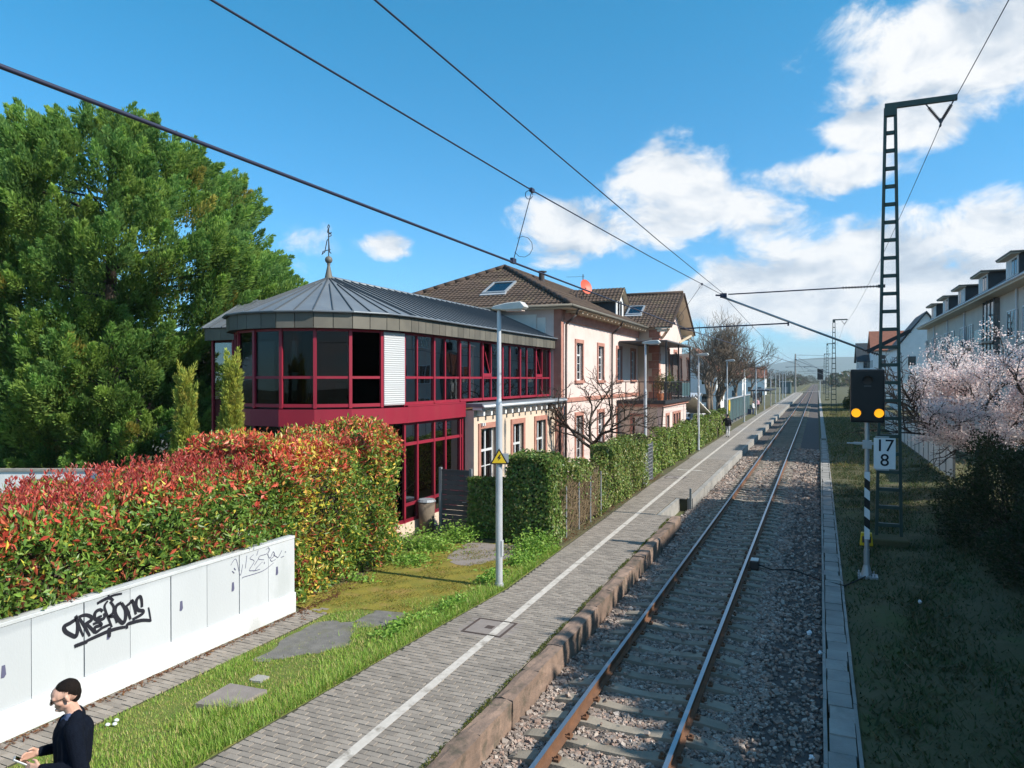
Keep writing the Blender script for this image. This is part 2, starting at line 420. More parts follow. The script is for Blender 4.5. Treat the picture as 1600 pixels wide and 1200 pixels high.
mat('asphalt_old', (0.20, 0.19, 0.175), (0.125, 0.12, 0.112), 5.0, 0.95, bump=0.6, bscale=60, c3=(0.15, 0.15, 0.075), scale3=2.2, amt3=0.7)
mat('ballast_bed', (0.115, 0.098, 0.09), (0.07, 0.06, 0.055), 22.0, 0.95, bump=0.8, bscale=30)
mat('ballast', (0.3, 0.27, 0.26), attr='col', rough=0.9, bump=0.2, bscale=60)
mat('soil', (0.115, 0.10, 0.05), (0.075, 0.075, 0.032), 1.4, 0.95, bump=0.6, bscale=16, c3=(0.085, 0.11, 0.03), scale3=0.7, amt3=0.7)
mat('moss', (0.27, 0.215, 0.03), (0.14, 0.15, 0.022), 3.0, 0.95, bump=1.0, bscale=30, c3=(0.30, 0.20, 0.055), scale3=1.5, amt3=0.9)
mat('leaf', (0.06, 0.1, 0.03), attr='col', rough=0.5, spec=0.35, trans=0.40)
mat('leaf_gloss', (0.06, 0.1, 0.03), attr='col', rough=0.42, spec=0.45, trans=0.30)
mat('needle', (0.06, 0.1, 0.03), attr='col', rough=0.65, spec=0.25, trans=0.45)
mat('petal', (0.7, 0.55, 0.55), attr='col', rough=0.7, spec=0.2, trans=0.65)
mat('bark', (0.085, 0.064, 0.048), (0.05, 0.038, 0.03), 6.0, 0.9, bump=0.6, bscale=20)
mat('bark_grey', (0.20, 0.155, 0.115), (0.13, 0.10, 0.075), 6.0, 0.9, bump=0.5, bscale=20)
mat('dry_stem', (0.30, 0.225, 0.135), (0.20, 0.145, 0.085), 8, 0.9)
mat('dark_red_wall', (0.12, 0.022, 0.02), (0.09, 0.016, 0.015), 1.0, 0.8)
mat('slate_roof', (0.035, 0.045, 0.052), (0.026, 0.034, 0.04), 2.5, 0.6, bump=0.2)
mat('grey_render', (0.56, 0.52, 0.46), (0.50, 0.46, 0.41), 0.8, 0.85)
mat('clay_roof', (0.26, 0.10, 0.06), (0.19, 0.075, 0.05), 2.5, 0.85)
mat('car_silver', (0.50, 0.52, 0.54), rough=0.3, metal=0.5, coat=0.5)
mat('car_blue', (0.03, 0.06, 0.14), rough=0.25, metal=0.3, coat=0.8)
mat('car_white', (0.75, 0.76, 0.77), rough=0.3, coat=0.5)
mat('rubber', (0.02, 0.02, 0.02), rough=0.8)
mat('canvas_white', (0.78, 0.75, 0.70), (0.7, 0.67, 0.62), 2, 0.8)
mat('dish_red', (0.60, 0.10, 0.05), rough=0.5)
mat('fence_grey', (0.30, 0.32, 0.34), rough=0.5, metal=0.3)
mat('slat_grey', (0.105, 0.105, 0.11), (0.08, 0.08, 0.085), 4.0, 0.6, rnd=0.12)
mat('teal_panel', (0.06, 0.11, 0.12), rough=0.4)
mat('hill', (0.05, 0.09, 0.035), (0.035, 0.07, 0.03), 0.004, 0.95)
mat('skin', (0.60, 0.36, 0.265), (0.53, 0.30, 0.22), 20, 0.5, spec=0.35)
mat('navy_knit', (0.006, 0.009, 0.017), (0.004, 0.006, 0.012), 30, 0.95, bump=0.3, bscale=90, spec=0.1)
mat('trouser_dark', (0.03, 0.03, 0.035), rough=0.9)
mat('trouser_light', (0.50, 0.50, 0.52), rough=0.9)
mat('jeans', (0.06, 0.085, 0.16), rough=0.9)
mat('cloth_pink', (0.55, 0.32, 0.36), rough=0.9)
mat('cloth_white', (0.70, 0.70, 0.72), rough=0.9)
mat('hair_dark', (0.016, 0.010, 0.008), (0.007, 0.005, 0.004), 60, 0.8, bump=0.5, bscale=160, spec=0.15)
mat('terracotta', (0.40, 0.15, 0.08), rough=0.9)
mat('rubbish', (0.7, 0.72, 0.74), rough=0.6)
# ================================================================== ground, platform, track
def lerp_poly(tab, y):
    ys = [t[0] for t in tab]; return float(np.interp(y, ys, [t[1] for t in tab]))
EDGE_L = [(-20, -6.85), (6, -6.85), (11, -6.55), (14.3, -6.30), (19, -6.42), (30.8, -6.75), (47, -6.95), (80, -7.15), (300, -7.4)]
EDGE_R1 = [(-20, -3.90), (7.5, -3.96), (24.05, -4.17)]
LINE_X = [(-20, -4.95), (6, -5.25), (16.5, -5.50), (36, -5.88), (80, -6.37), (97, -6.5), (300, -6.9)]
def ground_z(x, y):
    z = np.interp(x, [-60, -6.5, -6.35, -4.1, -4.0, 0.05, 0.6, 3.2, 5.5, 9.5, 40], [-0.03, -0.03, -0.5, -0.5, -0.52, -0.52, -0.36, -0.34, -0.12, 0.0, 0.0])
    return z
def build_ground():
    xs = np.unique(np.concatenate([[-6000, -3000, -1500, -700, -350, -180, -100, -60, -45], np.arange(-36, -6.4, 1.0), [-6.5, -6.35, -4.1, -4.0, 0.05], np.arange(0.6, 14, 0.7), [16, 20, 26, 34, 45, 60, 100, 180, 350, 700, 1500, 3000, 6000]]))
    ys = np.unique(np.concatenate([[-200, -100, -50, -25, -12], np.arange(-6, 60, 1.2), np.arange(60, 140, 8), [160, 200, 260, 340, 450, 700, 1200, 2200, 4000, 7500]]))
    X, Y = np.meshgrid(xs, ys)
    Z = ground_z(X, Y)
    bumpy = (X > 0.7) & (X < 20) & (Y < 70)
    Z = Z + np.where(bumpy, 0.06 * np.sin(X * 2.1 + Y * 0.7) * np.sin(Y * 1.3 - X) + 0.02 * rng.normal(size=X.shape), 0)
    V = np.stack([X, Y, Z], -1).reshape(-1, 3); nx = len(xs)
    fs = [(j * nx + i, j * nx + i + 1, (j + 1) * nx + i + 1, (j + 1) * nx + i) for j in range(len(ys) - 1) for i in range(nx - 1)]
    me = bpy.data.meshes.new('ground'); me.from_pydata(V.tolist(), [], fs); me.update()
    o = link_mesh('ground', me, MATS['soil']); o['kind'] = 'structure'
build_ground()

def build_platform():
    t = thing('platform', None, None, (-5.4, 12, 0), kind='structure')
    # bedding under the pavers (near part), one solid slab with the true outline
    ys = [-6, 0, 6, 9, 11, 14.3, 19, 24.05]
    top = -0.022
    L = [(lerp_poly(EDGE_L, y), y) for y in ys]; Rr = [(lerp_poly(EDGE_R1, y) - 0.31, y) for y in ys]
    pts = [(x, y, -0.5) for x, y in L] + [(x, y, -0.5) for x, y in reversed(Rr)]
    b = MB(); b.prism(pts, (0, 0, 0.5 + top)); recalc(b.build('bedding', MATS['joint'], t))
    # far part: outline with the notch, then the long platform; brick pattern is too far to pick apart beyond Y = 42
    ys2 = [24.05, 27.8, 30.8, 42]
    ysf = [42, 47, 60, 80, 110, 150, 200, 262]
    def xr(y): return -5.02 if y < 27.79 else float(np.interp(y, [27.8, 60, 95, 262], [-4.40, -4.48, -4.58, -4.9]))
    for (yy, nm, mm, tp) in ((ys2, 'bedding', MATS['joint'], top), (ysf, 'far_paving', None, 0.0)):
        Lp = [(lerp_poly(EDGE_L, y), y) for y in yy]
        Rp = []
        for y in yy:
            if abs(y - 27.8) < 1e-6: Rp += [(-5.02, y), (-4.40 - 0.21, y)]
            else: Rp.append((xr(y) - (0.0 if y < 27.8 else 0.21), y))
        pts = [(x, y, -0.5) for x, y in Lp] + [(x, y, -0.5) for x, y in reversed(Rp)]
        b = MB(); b.prism(pts, (0, 0, 0.5 + tp))
        if mm is None:
            m = bpy.data.materials.new('far_paving'); m.use_nodes = True; nt = m.node_tree; bs = nt.nodes['Principled BSDF']
            g = nt.nodes.new('ShaderNodeNewGeometry'); br = nt.nodes.new('ShaderNodeTexBrick')
            nt.links.new(g.outputs['Position'], br.inputs[0]); br.inputs['Scale'].default_value = 5
            br.inputs['Color1'].default_value = (0.285, 0.258, 0.232, 1); br.inputs['Color2'].default_value = (0.25, 0.227, 0.205, 1)
            br.inputs['Mortar'].default_value = (0.12, 0.105, 0.085, 1); br.inputs['Mortar Size'].default_value = 0.03
            c = mixc(nt, ramp(nt, noise(nt, g.outputs['Position'], 0.5, 5), [(0.4, 0.0), (0.7, 0.5)]), br.outputs[0], (0.33, 0.29, 0.25))
            nt.links.new(c, bs.inputs['Base Color']); bs.inputs['Roughness'].default_value = 0.9; mm = m
        recalc(b.build(nm, mm, t))
    # pavers 20 x 10 cm, laid in running bond across the platform
    spots = []
    y = 3.6; row = 0
    while y < 42:
        w, l = 0.105, 0.205
        if y < 24.0: xr_ = lerp_poly(EDGE_R1, y + 0.05) - 0.34
        elif y < 27.7: xr_ = -5.06
        else: xr_ = xr(max(y, 27.81)) - 0.245
        xl = lerp_poly(EDGE_L, y + 0.05) + 0.05
        skew = -0.0115
        x = xr_ - (l if row % 2 else l / 2)
        first = xr_
        while first > xl + 0.04:
            x0 = max(x, xl)
            if first - x0 > 0.05: spots.append((x0 + 0.005, first - 0.005, y + 0.005, y + w - 0.005))
            first = x; x = x - l
        y += w; row += 1
    A = np.array(spots)
    # leave out the places of the two inspection covers
    m1, m2 = G(765, 981), G(1055, 746)
    keep = np.ones(len(A), bool)
    for (m, h) in ((m1, 0.42), (m2, 0.45)):
        keep &= ~((A[:, 0] > m.x - h - 0.1) & (A[:, 1] < m.x + h + 0.1) & (A[:, 2] > m.y - h - 0.05) & (A[:, 3] < m.y + h + 0.05))
    A = A[keep]
    cx, cy = (A[:, 0] + A[:, 1]) / 2, (A[:, 2] + A[:, 3]) / 2
    d = -cx * S_ + cy * C_; r = (cx * C_ + cy * S_) / d; vv = VH + F * CAMZ / d; uu = U0 + F * r
    vis = (uu > -5) & (uu < 1600) & (vv < 1206)
    full = (A[:, 1] - A[:, 0]) > 0.19
    order = np.argsort(np.where(vis & full, d, 1e9)); near = order[:300]
    me = bpy.data.meshes.new('paver')
    b = MB(); b.box(-0.0975, 0.0975, -0.0475, 0.0475, -0.04, 0)
    me.from_pydata(b.v, [], b.f); me.update()
    bm = bmesh.new(); bm.from_mesh(me); bmesh.ops.bevel(bm, geom=[e for e in bm.edges if all(v.co.z > -0.01 for v in e.verts)], offset=0.006, segments=1, affect='EDGES'); bm.to_mesh(me); bm.free()
    for i in near:
        o = link_mesh('paver', me, MATS['paver'], t, (cx[i], cy[i], rng.normal() * 0.0018))
        o.rotation_euler = (rng.normal() * 0.006, rng.normal() * 0.006, rng.normal() * 0.006)
    rest = np.ones(len(A), bool); rest[near] = False; rest &= (uu > -60) & (uu < 1500) & (vv < 1300)
    B = A[rest]; n = len(B)
    V = np.repeat(CUBE[None], n, 0).copy()
    hx, hy = (B[:, 1] - B[:, 0]) / 2, (B[:, 3] - B[:, 2]) / 2
    V[:, 4:, :2] *= 0.985
    V[:, :, 0] = V[:, :, 0] * hx[:, None] + ((B[:, 0] + B[:, 1]) / 2)[:, None]
    V[:, :, 1] = V[:, :, 1] * hy[:, None] + ((B[:, 2] + B[:, 3]) / 2)[:, None]
    V[:, :, 2] = np.where(V[:, :, 2] > 0, 0, -0.035) + (rng.normal(size=n) * 0.0018)[:, None]
    solid_mesh('paver_field', V, CUBEF[1:], MATS['paver_set'], t)
    # kerb stones: old red sandstone blocks (near), concrete edge beams (far)
    y = -2.0; i = 0
    while y < 24.0:
        l = min(float(rng.uniform(0.85, 1.25)), 24.05 - y)
        if l < 0.3: break
        x1 = lerp_poly(EDGE_R1, y + l / 2) + rng.normal() * 0.012
        b = MB(); nseg = 6
        for k in range(nseg):
            pass
        # worn block: outline subdivided and jittered
        bm = bmesh.new(); bmesh.ops.create_cube(bm, size=1.0)
        bmesh.ops.subdivide_edges(bm, edges=bm.edges[:], cuts=2, use_grid_fill=True)
        for v in bm.verts:
            v.co = Vector((v.co.x * 0.27, v.co.y * (l - 0.012), v.co.z * 0.5))
            edge = (abs(v.co.x) > 0.125) and v.co.z > 0.24
            v.co += Vector((rng.normal() * 0.008, 0, rng.normal() * 0.006 - (0.022 * rng.random() if edge else 0)))
        bme = bpy.data.meshes.new('kerb_stone'); bm.to_mesh(bme); bm.free()
        link_mesh('kerb_stone', bme, MATS['kerb_stone'], t, (x1 - 0.165, y + l / 2, -0.235 + rng.normal() * 0.006))
        y += l; i += 1
    y = 27.8
    while y < 150:
        l = 2.0; x1 = xr(y + 1.0)
        b = MB(); b.box(x1 - 0.2, x1, y + 0.006, y + l - 0.006, -0.5, 0.012); recalc(b.build('edge_beam', MATS['concrete'], t)); y += l
    b = MB(); b.box(xr(200) - 0.1, xr(200) + 0.12, 150, 262, -0.5, 0.012); b.build('edge_beam', MATS['concrete'], t)
    b = MB(); b.box(-5.02, -4.90, 24.06, 27.79, -0.5, -0.005); b.build('edge_beam', MATS['concrete'], t)
    b = MB(); b.box(-4.50, -4.42, 27.62, 27.72, -0.5, 0.42); b.build('marker_post', MATS['concrete'], t)
    # the white safety line, painted on the pavers
    b = MB(); yl = [-2, 2, 6, 11, 16.5, 24, 30, 36, 50, 65, 80, 97, 150, 262]
    for a, c in zip(yl[:-1], yl[1:]):
        xa, xb = lerp_poly(LINE_X, a), lerp_poly(LINE_X, c)
        b.add([(xa - 0.075, a, 0.006), (xa + 0.075, a, 0.006), (xb + 0.075, c, 0.006), (xb - 0.075, c, 0.006)], [(0, 1, 2, 3)])
    b.build('safety_line', MATS['line_paint'], t)
    c = G(1078, 735); w = 0.11
    b = MB(); b.add([(c.x - 0.62, c.y - w, 0.010), (c.x + 0.62, c.y - w, 0.010), (c.x + 0.62, c.y + w, 0.010), (c.x - 0.62, c.y + w, 0.010)], [(0, 1, 2, 3)])
    b.build('cross_bar_mark', MATS['line_paint'], t)
build_platform()
def cover(name, c, h, label):
    t = thing(name, label, 'cover', (c.x, c.y, 0), 'inspection covers in the platform paving')
    b = MB()
    for (x0, x1, y0, y1) in ((-h, h, -h, -h + 0.045), (-h, h, h - 0.045, h), (-h, -h + 0.045, -h + 0.045, h - 0.045), (h - 0.045, h, -h + 0.045, h - 0.045)):
        b.box(c.x + x0, c.x + x1, c.y + y0, c.y + y1, -0.05, 0.006)
    b.build('frame', MATS['cover_frame'], t)
    b = MB(); b.box(c.x - h + 0.05, c.x + h - 0.05, c.y - h + 0.05, c.y + h - 0.05, -0.05, 0.002); b.build('lid', MATS['cover_plate'], t)
    b = MB(); b.box(c.x - 0.075, c.x + 0.075, c.y - 0.075, c.y + 0.075, -0.02, 0.007); b.build('lifting_point', MATS['cover_frame'], t)
    b = MB(); b.box(c.x - h - 0.12, c.x + h + 0.12, c.y - h - 0.07, c.y + h + 0.07, -0.045, -0.004); b.build('surround', MATS['cover_plate'], t)
cover('inspection_cover', G(765, 981), 0.40, 'square inspection cover with dark frame nearest the camera on the platform')
cover('inspection_cover', G(1055, 746), 0.45, 'square inspection cover further along, beside the white cross mark on the platform')

# ------------------------------------------------------------------ track
TX = -2.46; RT = -0.15
def build_track():
    t = thing('railway_track', 'single railway track with rusty rails on concrete sleepers beside the platform', 'railway track', (TX, 10, -0.34))
    prof = [(-0.075, -0.17), (0.075, -0.17), (0.075, -0.155), (0.012, -0.135), (0.009, -0.05), (0.034, -0.036), (0.036, -0.004), (-0.036, -0.004), (-0.034, -0.036), (-0.009, -0.05), (-0.012, -0.135), (-0.075, -0.155)]
    for sx in (-0.752, 0.752):
        b = MB(); b.prism([(TX + sx + x, -8, RT + z) for x, z in prof], (0, 700, 0)); o = recalc(b.build('rail', MATS['rail_rust'], t))
        b = MB(); b.box(TX + sx - 0.031, TX + sx + 0.031, -8, 692, RT - 0.003, RT); b.build('running_surface', MATS['rail_top'], o)
    # sleeper: concrete with a waisted middle and sloping ends
    xs = [-1.3, -1.22, -0.95, -0.55, -0.25, 0.25, 0.55, 0.95, 1.22, 1.3]; hw = [0.11, 0.13, 0.14, 0.135, 0.11, 0.11, 0.135, 0.14, 0.13, 0.11]; zt = [-0.06, -0.03, 0.0, 0.0, -0.035, -0.035, 0.0, 0.0, -0.03, -0.06]
    vs, fs = [], []
    for x, w, z in zip(xs, hw, zt): vs += [(x, -w, -0.2), (x, w, -0.2), (x, w * 0.82, z), (x, -w * 0.82, z)]
    for i in range(len(xs) - 1):
        a = i * 4; c = a + 4
        fs += [(a, a + 1, c + 1, c), (a + 1, a + 2, c + 2, c + 1), (a + 2, a + 3, c + 3, c + 2), (a + 3, a, c, c + 3)]
    fs += [(3, 2, 1, 0), tuple(len(vs) - 4 + i for i in range(4))]
    me = bpy.data.meshes.new('sleeper'); me.from_pydata(vs, [], fs); me.update()
    bm = bmesh.new(); bm.from_mesh(me); bmesh.ops.recalc_face_normals(bm, faces=bm.faces); bm.to_mesh(me); bm.free()
    clip = bpy.data.meshes.new('rail_clip'); b = MB()
    b.box(-0.035, 0.035, -0.06, 0.06, -0.015, 0.035); b.box(-0.016, 0.016, -0.016, 0.016, 0.035, 0.07)
    clip.from_pydata(b.v, [], b.f); clip.update()
    y = 4.3; k = 0
    while k < 230:
        o = link_mesh('sleeper', me, MATS['sleeper'], t, (TX + rng.normal() * 0.015, y, RT - 0.172)); o.rotation_euler = (0, 0, rng.normal() * 0.004)
        if y < 22:
            for sx in (-0.752 - 0.115, -0.752 + 0.115, 0.752 - 0.115, 0.752 + 0.115): c = link_mesh('rail_clip', clip, MATS['rail_rust'], o, None); c.location = (sx, 0, 0.0)
        y += 0.62; k += 1
build_track()
def build_ballast():
    b = MB()
    prof = [(-4.55, -0.43), (-3.9, -0.418), (-0.9, -0.418), (-0.35, -0.46), (0.12, -0.5)]
    ys = [-8, 60, 700]
    for (x0, z0), (x1, z1) in zip(prof[:-1], prof[1:]):
        for y0, y1 in zip(ys[:-1], ys[1:]): b.add([(x0, y0, z0), (x1, y0, z1), (x1, y1, z1), (x0, y1, z0)], [(0, 1, 2, 3)])
    o = b.build('ballast_bed', MATS['ballast_bed']); o['kind'] = 'structure'
    P = []
    for (y0, y1, dens, sz) in ((3.8, 12, 900, 0.021), (12, 20, 620, 0.025), (20, 32, 330, 0.033), (32, 55, 150, 0.046)):
        n = int((y1 - y0) * 4.65 * dens)
        p = np.stack([rng.uniform(-4.55, 0.10, n), rng.uniform(y0, y1, n)], -1)
        # beyond the narrow right rim the stones thin out into soil
        keep = (p[:, 0] < -0.8 + 0.12 * np.sin(p[:, 1] * 1.7)) | (rng.random(n) < 0.22)
        # clear of the rails, the kerbs and most of each sleeper
        keep &= (np.abs(np.abs(p[:, 0] - TX) - 0.752) > 0.06)
        edge = np.where(p[:, 1] < 24.05, np.interp(p[:, 1], [0, 24], [-3.92, -4.17]), np.where(p[:, 1] < 27.8, -4.9, -4.4)); keep &= p[:, 0] > edge + 0.03
        ys_ = np.abs((p[:, 1] - 4.3 + 0.31) % 0.62 - 0.31); on = (ys_ < 0.115) & (np.abs(p[:, 0] - TX) < 1.3)
        keep &= ~on | (rng.random(n) < 0.025)
        on = on[keep]; p = p[keep]; n = len(p)
        z = np.interp(p[:, 0], [a for a, _ in prof], [c for _, c in prof]) + 0.012 + rng.random(n) * 0.02
        z = np.where(on, RT - 0.172 + 0.012, z)
        s = sz * np.exp(rng.normal(size=n) * 0.28)
        P.append(np.concatenate([p, z[:, None], s[:, None]], 1))
    P = np.concatenate(P); n = len(P)
    V = np.repeat(CUBE[None], n, 0) * rng.uniform(0.5, 1.15, size=(n, 8, 3))
    V *= np.stack([rng.uniform(0.8, 1.3, n), rng.uniform(0.8, 1.3, n), rng.uniform(0.55, 0.9, n)], -1)[:, None, :]
    a = rng.uniform(0, 6.28, n); t_ = rng.normal(size=n) * 0.5
    ca, sa = np.cos(a)[:, None], np.sin(a)[:, None]; ct, st = np.cos(t_)[:, None], np.sin(t_)[:, None]
    x, y, z = V[..., 0].copy(), V[..., 1].copy(), V[..., 2].copy()
    y, z = y * ct - z * st, y * st + z * ct
    x, y = x * ca - y * sa, x * sa + y * ca
    V = np.stack([x, y, z], -1) * P[:, 3][:, None, None] + P[:, None, :3]
    base = np.array([(0.34, 0.275, 0.235), (0.27, 0.222, 0.19), (0.41, 0.35, 0.305), (0.20, 0.165, 0.145), (0.35, 0.245, 0.195)])
    col = base[rng.integers(0, 5, n)] * rng.uniform(0.7, 1.2, (n, 1))
    o = solid_mesh('ballast_stones', V, CUBEF, MATS['ballast'], None, col)
    tag(o, 'loose pinkish grey crushed stone ballast around the rails', 'ballast')
build_ballast()

def build_trough():
    t = thing('cable_trough', None, None, (0.3, 10, -0.36), kind='structure')
    y = 3.9
    for i in range(120):
        l = 0.485 + rng.normal() * 0.01
        b = MB(); dx = rng.normal() * 0.012 + 0.0035 * (y - 4) * 0.8; dz = rng.normal() * 0.006
        b.box(0.14 + dx, 0.47 + dx, y + 0.008, y + l - 0.008, -0.42, -0.30 + dz); o = b.build('cover_slab', MATS['concrete'], t)
        y += l
    for k in range(30):
        y0 = 3.9 + k * 2.0; dx = 0.0028 * (y0 - 4)
        for x0 in (0.07, 0.49):
            b = MB(); b.box(x0 + dx, x0 + 0.05 + dx, y0 + 0.01, y0 + 1.99, -0.45, -0.305); b.build('side_wall', MATS['concrete'], t)
    b = MB(); b.box(0.3, 0.68, 64, 330, -0.42, -0.30); b.build('cover_slab', MATS['concrete'], t)
build_trough()

# ------------------------------------------------------------------ left verge: path, slabs, moss, grass
def build_path():
    t = thing('paved_path', None, None, (-9.0, 7, 0), kind='structure')
    b = MB(); b.box(-9.5, -8.86, 0.5, 11.75, -0.1, -0.012); b.build('bedding', MATS['joint'], t)
    spots = []; y = 1.0; row = 0
    while y < 11.6:
        x = -9.48 - (0.1 if row % 2 else 0)
        while x < -8.9:
            x0, x1 = max(x, -9.48), min(x + 0.2, -8.88)
            if x1 - x0 > 0.04: spots.append((x0 + 0.004, x1 - 0.004, y + 0.004, y + 0.1))
            x += 0.2
        y += 0.104; row += 1
    B = np.array(spots); n = len(B); V = np.repeat(CUBE[None], n, 0).copy(); V[:, 4:, :2] *= 0.975
    V[:, :, 0] = V[:, :, 0] * ((B[:, 1] - B[:, 0]) / 2)[:, None] + ((B[:, 0] + B[:, 1]) / 2)[:, None]
    V[:, :, 1] = V[:, :, 1] * ((B[:, 3] - B[:, 2]) / 2)[:, None] + ((B[:, 2] + B[:, 3]) / 2)[:, None]
    V[:, :, 2] = np.where(V[:, :, 2] > 0, 0.004, -0.03) + (rng.normal(size=n) * 0.003)[:, None]
    solid_mesh('paver_field', V, CUBEF[1:], MATS['paver_set'], t)
build_path()
def patch(name, pix, m, z0, z1, label, cat, jitter=0.0):
    P = [G(u, v, z1) for u, v in pix]; Q = []
    for a, b_ in zip(P, P[1:] + P[:1]):
        for k in range(4):
            q = a.lerp(b_, k / 4); Q.append((q.x + (rng.normal() * jitter if k else 0), q.y + (rng.normal() * jitter if k else 0), z0))
    b = MB(); b.prism(Q, (0, 0, z1 - z0)); o = recalc(b.build(name, m)); tag(o, label, cat); return o
patch('asphalt_slab', [(392, 1032), (455, 992), (505, 972), (552, 972), (552, 990), (545, 1008), (500, 1020), (440, 1030)], MATS['asphalt_old'], -0.06, 0.004, 'larger worn dark grey asphalt patch in the grass beside the white wall', 'asphalt patch', 0.055)
patch('asphalt_slab', [(553, 972), (585, 955), (625, 949), (650, 953), (630, 968), (600, 980), (556, 982)], MATS['asphalt_old'], -0.06, 0.004, 'smaller dark grey asphalt patch near the moss, away from the white wall', 'asphalt patch', 0.055)
patch('concrete_slab', [(303, 1101), (358, 1069), (416, 1079), (362, 1107)], MATS['cover_plate'], -0.05, 0.05, 'square concrete shaft lid half overgrown by grass near the platform', 'concrete lid', 0.006)
patch('concrete_slab', [(388, 1063), (402, 1055), (420, 1058), (406, 1066)], MATS['concrete'], -0.05, 0.02, 'small grey stone slab in the grass behind the square concrete lid', 'concrete lid', 0.006)
def build_moss():
    P = [G(u, v, 0) for u, v in [(455, 945), (500, 925), (560, 905), (600, 880), (640, 862), (700, 850), (800, 850), (850, 853), (862, 860), (800, 905), (745, 925), (650, 960), (560, 952), (500, 960)]]
    b = MB(); b.prism([(p.x, p.y, -0.04) for p in P], (0, 0, 0.035 + 0.012)); o = recalc(b.build('moss_ground', MATS['moss'])); tag(o, 'yellow green moss covered ground between hedge and platform', 'moss', kind='stuff')
    P = [G(u, v, 0) for u, v in [(700, 868), (735, 850), (800, 852), (842, 855), (800, 872), (740, 885), (705, 882)]]
    b = MB(); Q = []
    for a, c in zip(P, P[1:] + P[:1]):
        for k in range(5): q = a.lerp(c, k / 5); Q.append((q.x + rng.normal() * 0.05, q.y + rng.normal() * 0.06, -0.03))
    b.prism(Q, (0, 0, 0.03 + 0.012)); o = recalc(b.build('sand_patch', MATS['cover_plate'])); tag(o, 'bare pale sandy patch of ground by the grey gate', 'sand')
build_moss()
def in_poly(p, poly):
    x, y = p[:, 0], p[:, 1]; r = np.zeros(len(p), bool); n = len(poly)
    for i in range(n):
        x0, y0 = poly[i][:2]; x1, y1 = poly[(i + 1) % n][:2]
        c = ((y0 > y) != (y1 > y)) & (x < (x1 - x0) * (y - y0) / (y1 - y0 + 1e-12) + x0); r ^= c
    return r
def build_grass():
    # sward beside the platform: blades, denser and longer along the paving
    poly = [(-8.84, 2.5), (-6.86, 2.5), (-6.86, 6), (-6.55, 11), (-6.33, 14.2), (-6.42, 18.3), (-7.2, 18.3), (-7.05, 15.5), (-7.4, 13.2), (-8.84, 12.0)]
    bl = MB(); bl.prism([(x, y, -0.06) for x, y in poly], (0, 0, 0.06 - 0.012)); ol = recalc(bl.build('lawn', MATS['lawn'])); ol['kind'] = 'structure'
    n = 190000
    p = np.stack([rng.uniform(-8.84, -6.3, n), rng.uniform(2.5, 18.3, n)], -1)
    p = p[in_poly(p, poly)]
    for pix in ([(392, 1032), (455, 992), (505, 972), (552, 972), (545, 1008), (500, 1020), (440, 1030)], [(553, 972), (585, 955), (625, 949), (650, 953), (600, 980)], [(303, 1101), (358, 1069), (416, 1079), (362, 1107)]):
        q = [G(u, v, 0) for u, v in pix]; p = p[~in_poly(p, q) | (rng.random(len(p)) < 0.02)]
    n = len(p)
    den = 0.5 + 0.5 * np.sin(p[:, 0] * 3.1 + 1.0 + p[:, 1] * 0.6) * np.sin(p[:, 1] * 1.9 + 0.5)
    edge = np.exp(-((p[:, 0] - np.interp(p[:, 1], [6, 11, 14.3, 18], [-6.85, -6.55, -6.3, -6.42])) / 0.55) ** 2)
    keep = rng.random(n) < 0.30 + 0.40 * den + 0.4 * edge; p = p[keep]; den = den[keep]; edge = edge[keep]; n = len(p)
    h = (0.018 + 0.03 * den + 0.05 * edge) * np.exp(rng.normal(size=n) * 0.3)
    tuft = (np.abs(p[:, 0] + 7.75) < 0.35) & (np.abs(p[:, 1] - 7.2) < 0.45); h = np.where(tuft, h * 2.2, h)
    a = rng.uniform(0, 6.28, n); lean = rng.uniform(0.1, 0.9, n) * h
    w = 0.005 + 0.004 * rng.random(n)
    base = np.concatenate([p, np.full((n, 1), -0.025)], 1); sd = np.stack([np.cos(a), np.sin(a), np.zeros(n)], -1)
    tip = base + np.stack([-np.sin(a) * lean * 1.4, np.cos(a) * lean * 1.4, h + 0.02], -1)
    V = np.stack([base - sd * w[:, None], base + sd * w[:, None], tip], 1)
    pal = np.array([(0.27, 0.43, 0.06), (0.34, 0.47, 0.09), (0.19, 0.34, 0.05), (0.46, 0.44, 0.13), (0.50, 0.42, 0.18)])
    pr = np.where(rng.random(n) < 0.18 + 0.3 * (1 - edge) * (1 - den), rng.integers(3, 5, n), rng.integers(0, 3, n))
    o = ngon_mesh('lawn_grass', V, 3, MATS['leaf'], None, pal[pr] * rng.uniform(0.8, 1.25, (n, 1)), 'stuff'); tag(o, 'short bright green grass on the verge beside the platform', 'grass')
    # mossy tufts and thin grass over the moss ground
    mp = [G(u, v, 0) for u, v in [(470, 945), (520, 918), (600, 882), (650, 862), (700, 852), (850, 853), (862, 860), (800, 905), (745, 925), (650, 960), (560, 952)]]
    n = 26000; q = np.stack([rng.uniform(-10.6, -6.4, n), rng.uniform(11.5, 18.5, n)], -1); q = q[in_poly(q, mp)]; n = len(q)
    cl = np.sin(q[:, 0] * 4.1 + 1) * np.sin(q[:, 1] * 3.3) + np.sin(q[:, 0] * 9 - q[:, 1] * 7) * 0.5 + rng.normal(size=n) * 0.4; q = q[cl > 0.0]; cl = cl[cl > 0.0]; n = len(q)
    pal = np.array([(0.30, 0.25, 0.04), (0.22, 0.22, 0.035), (0.17, 0.22, 0.035), (0.36, 0.25, 0.07)])
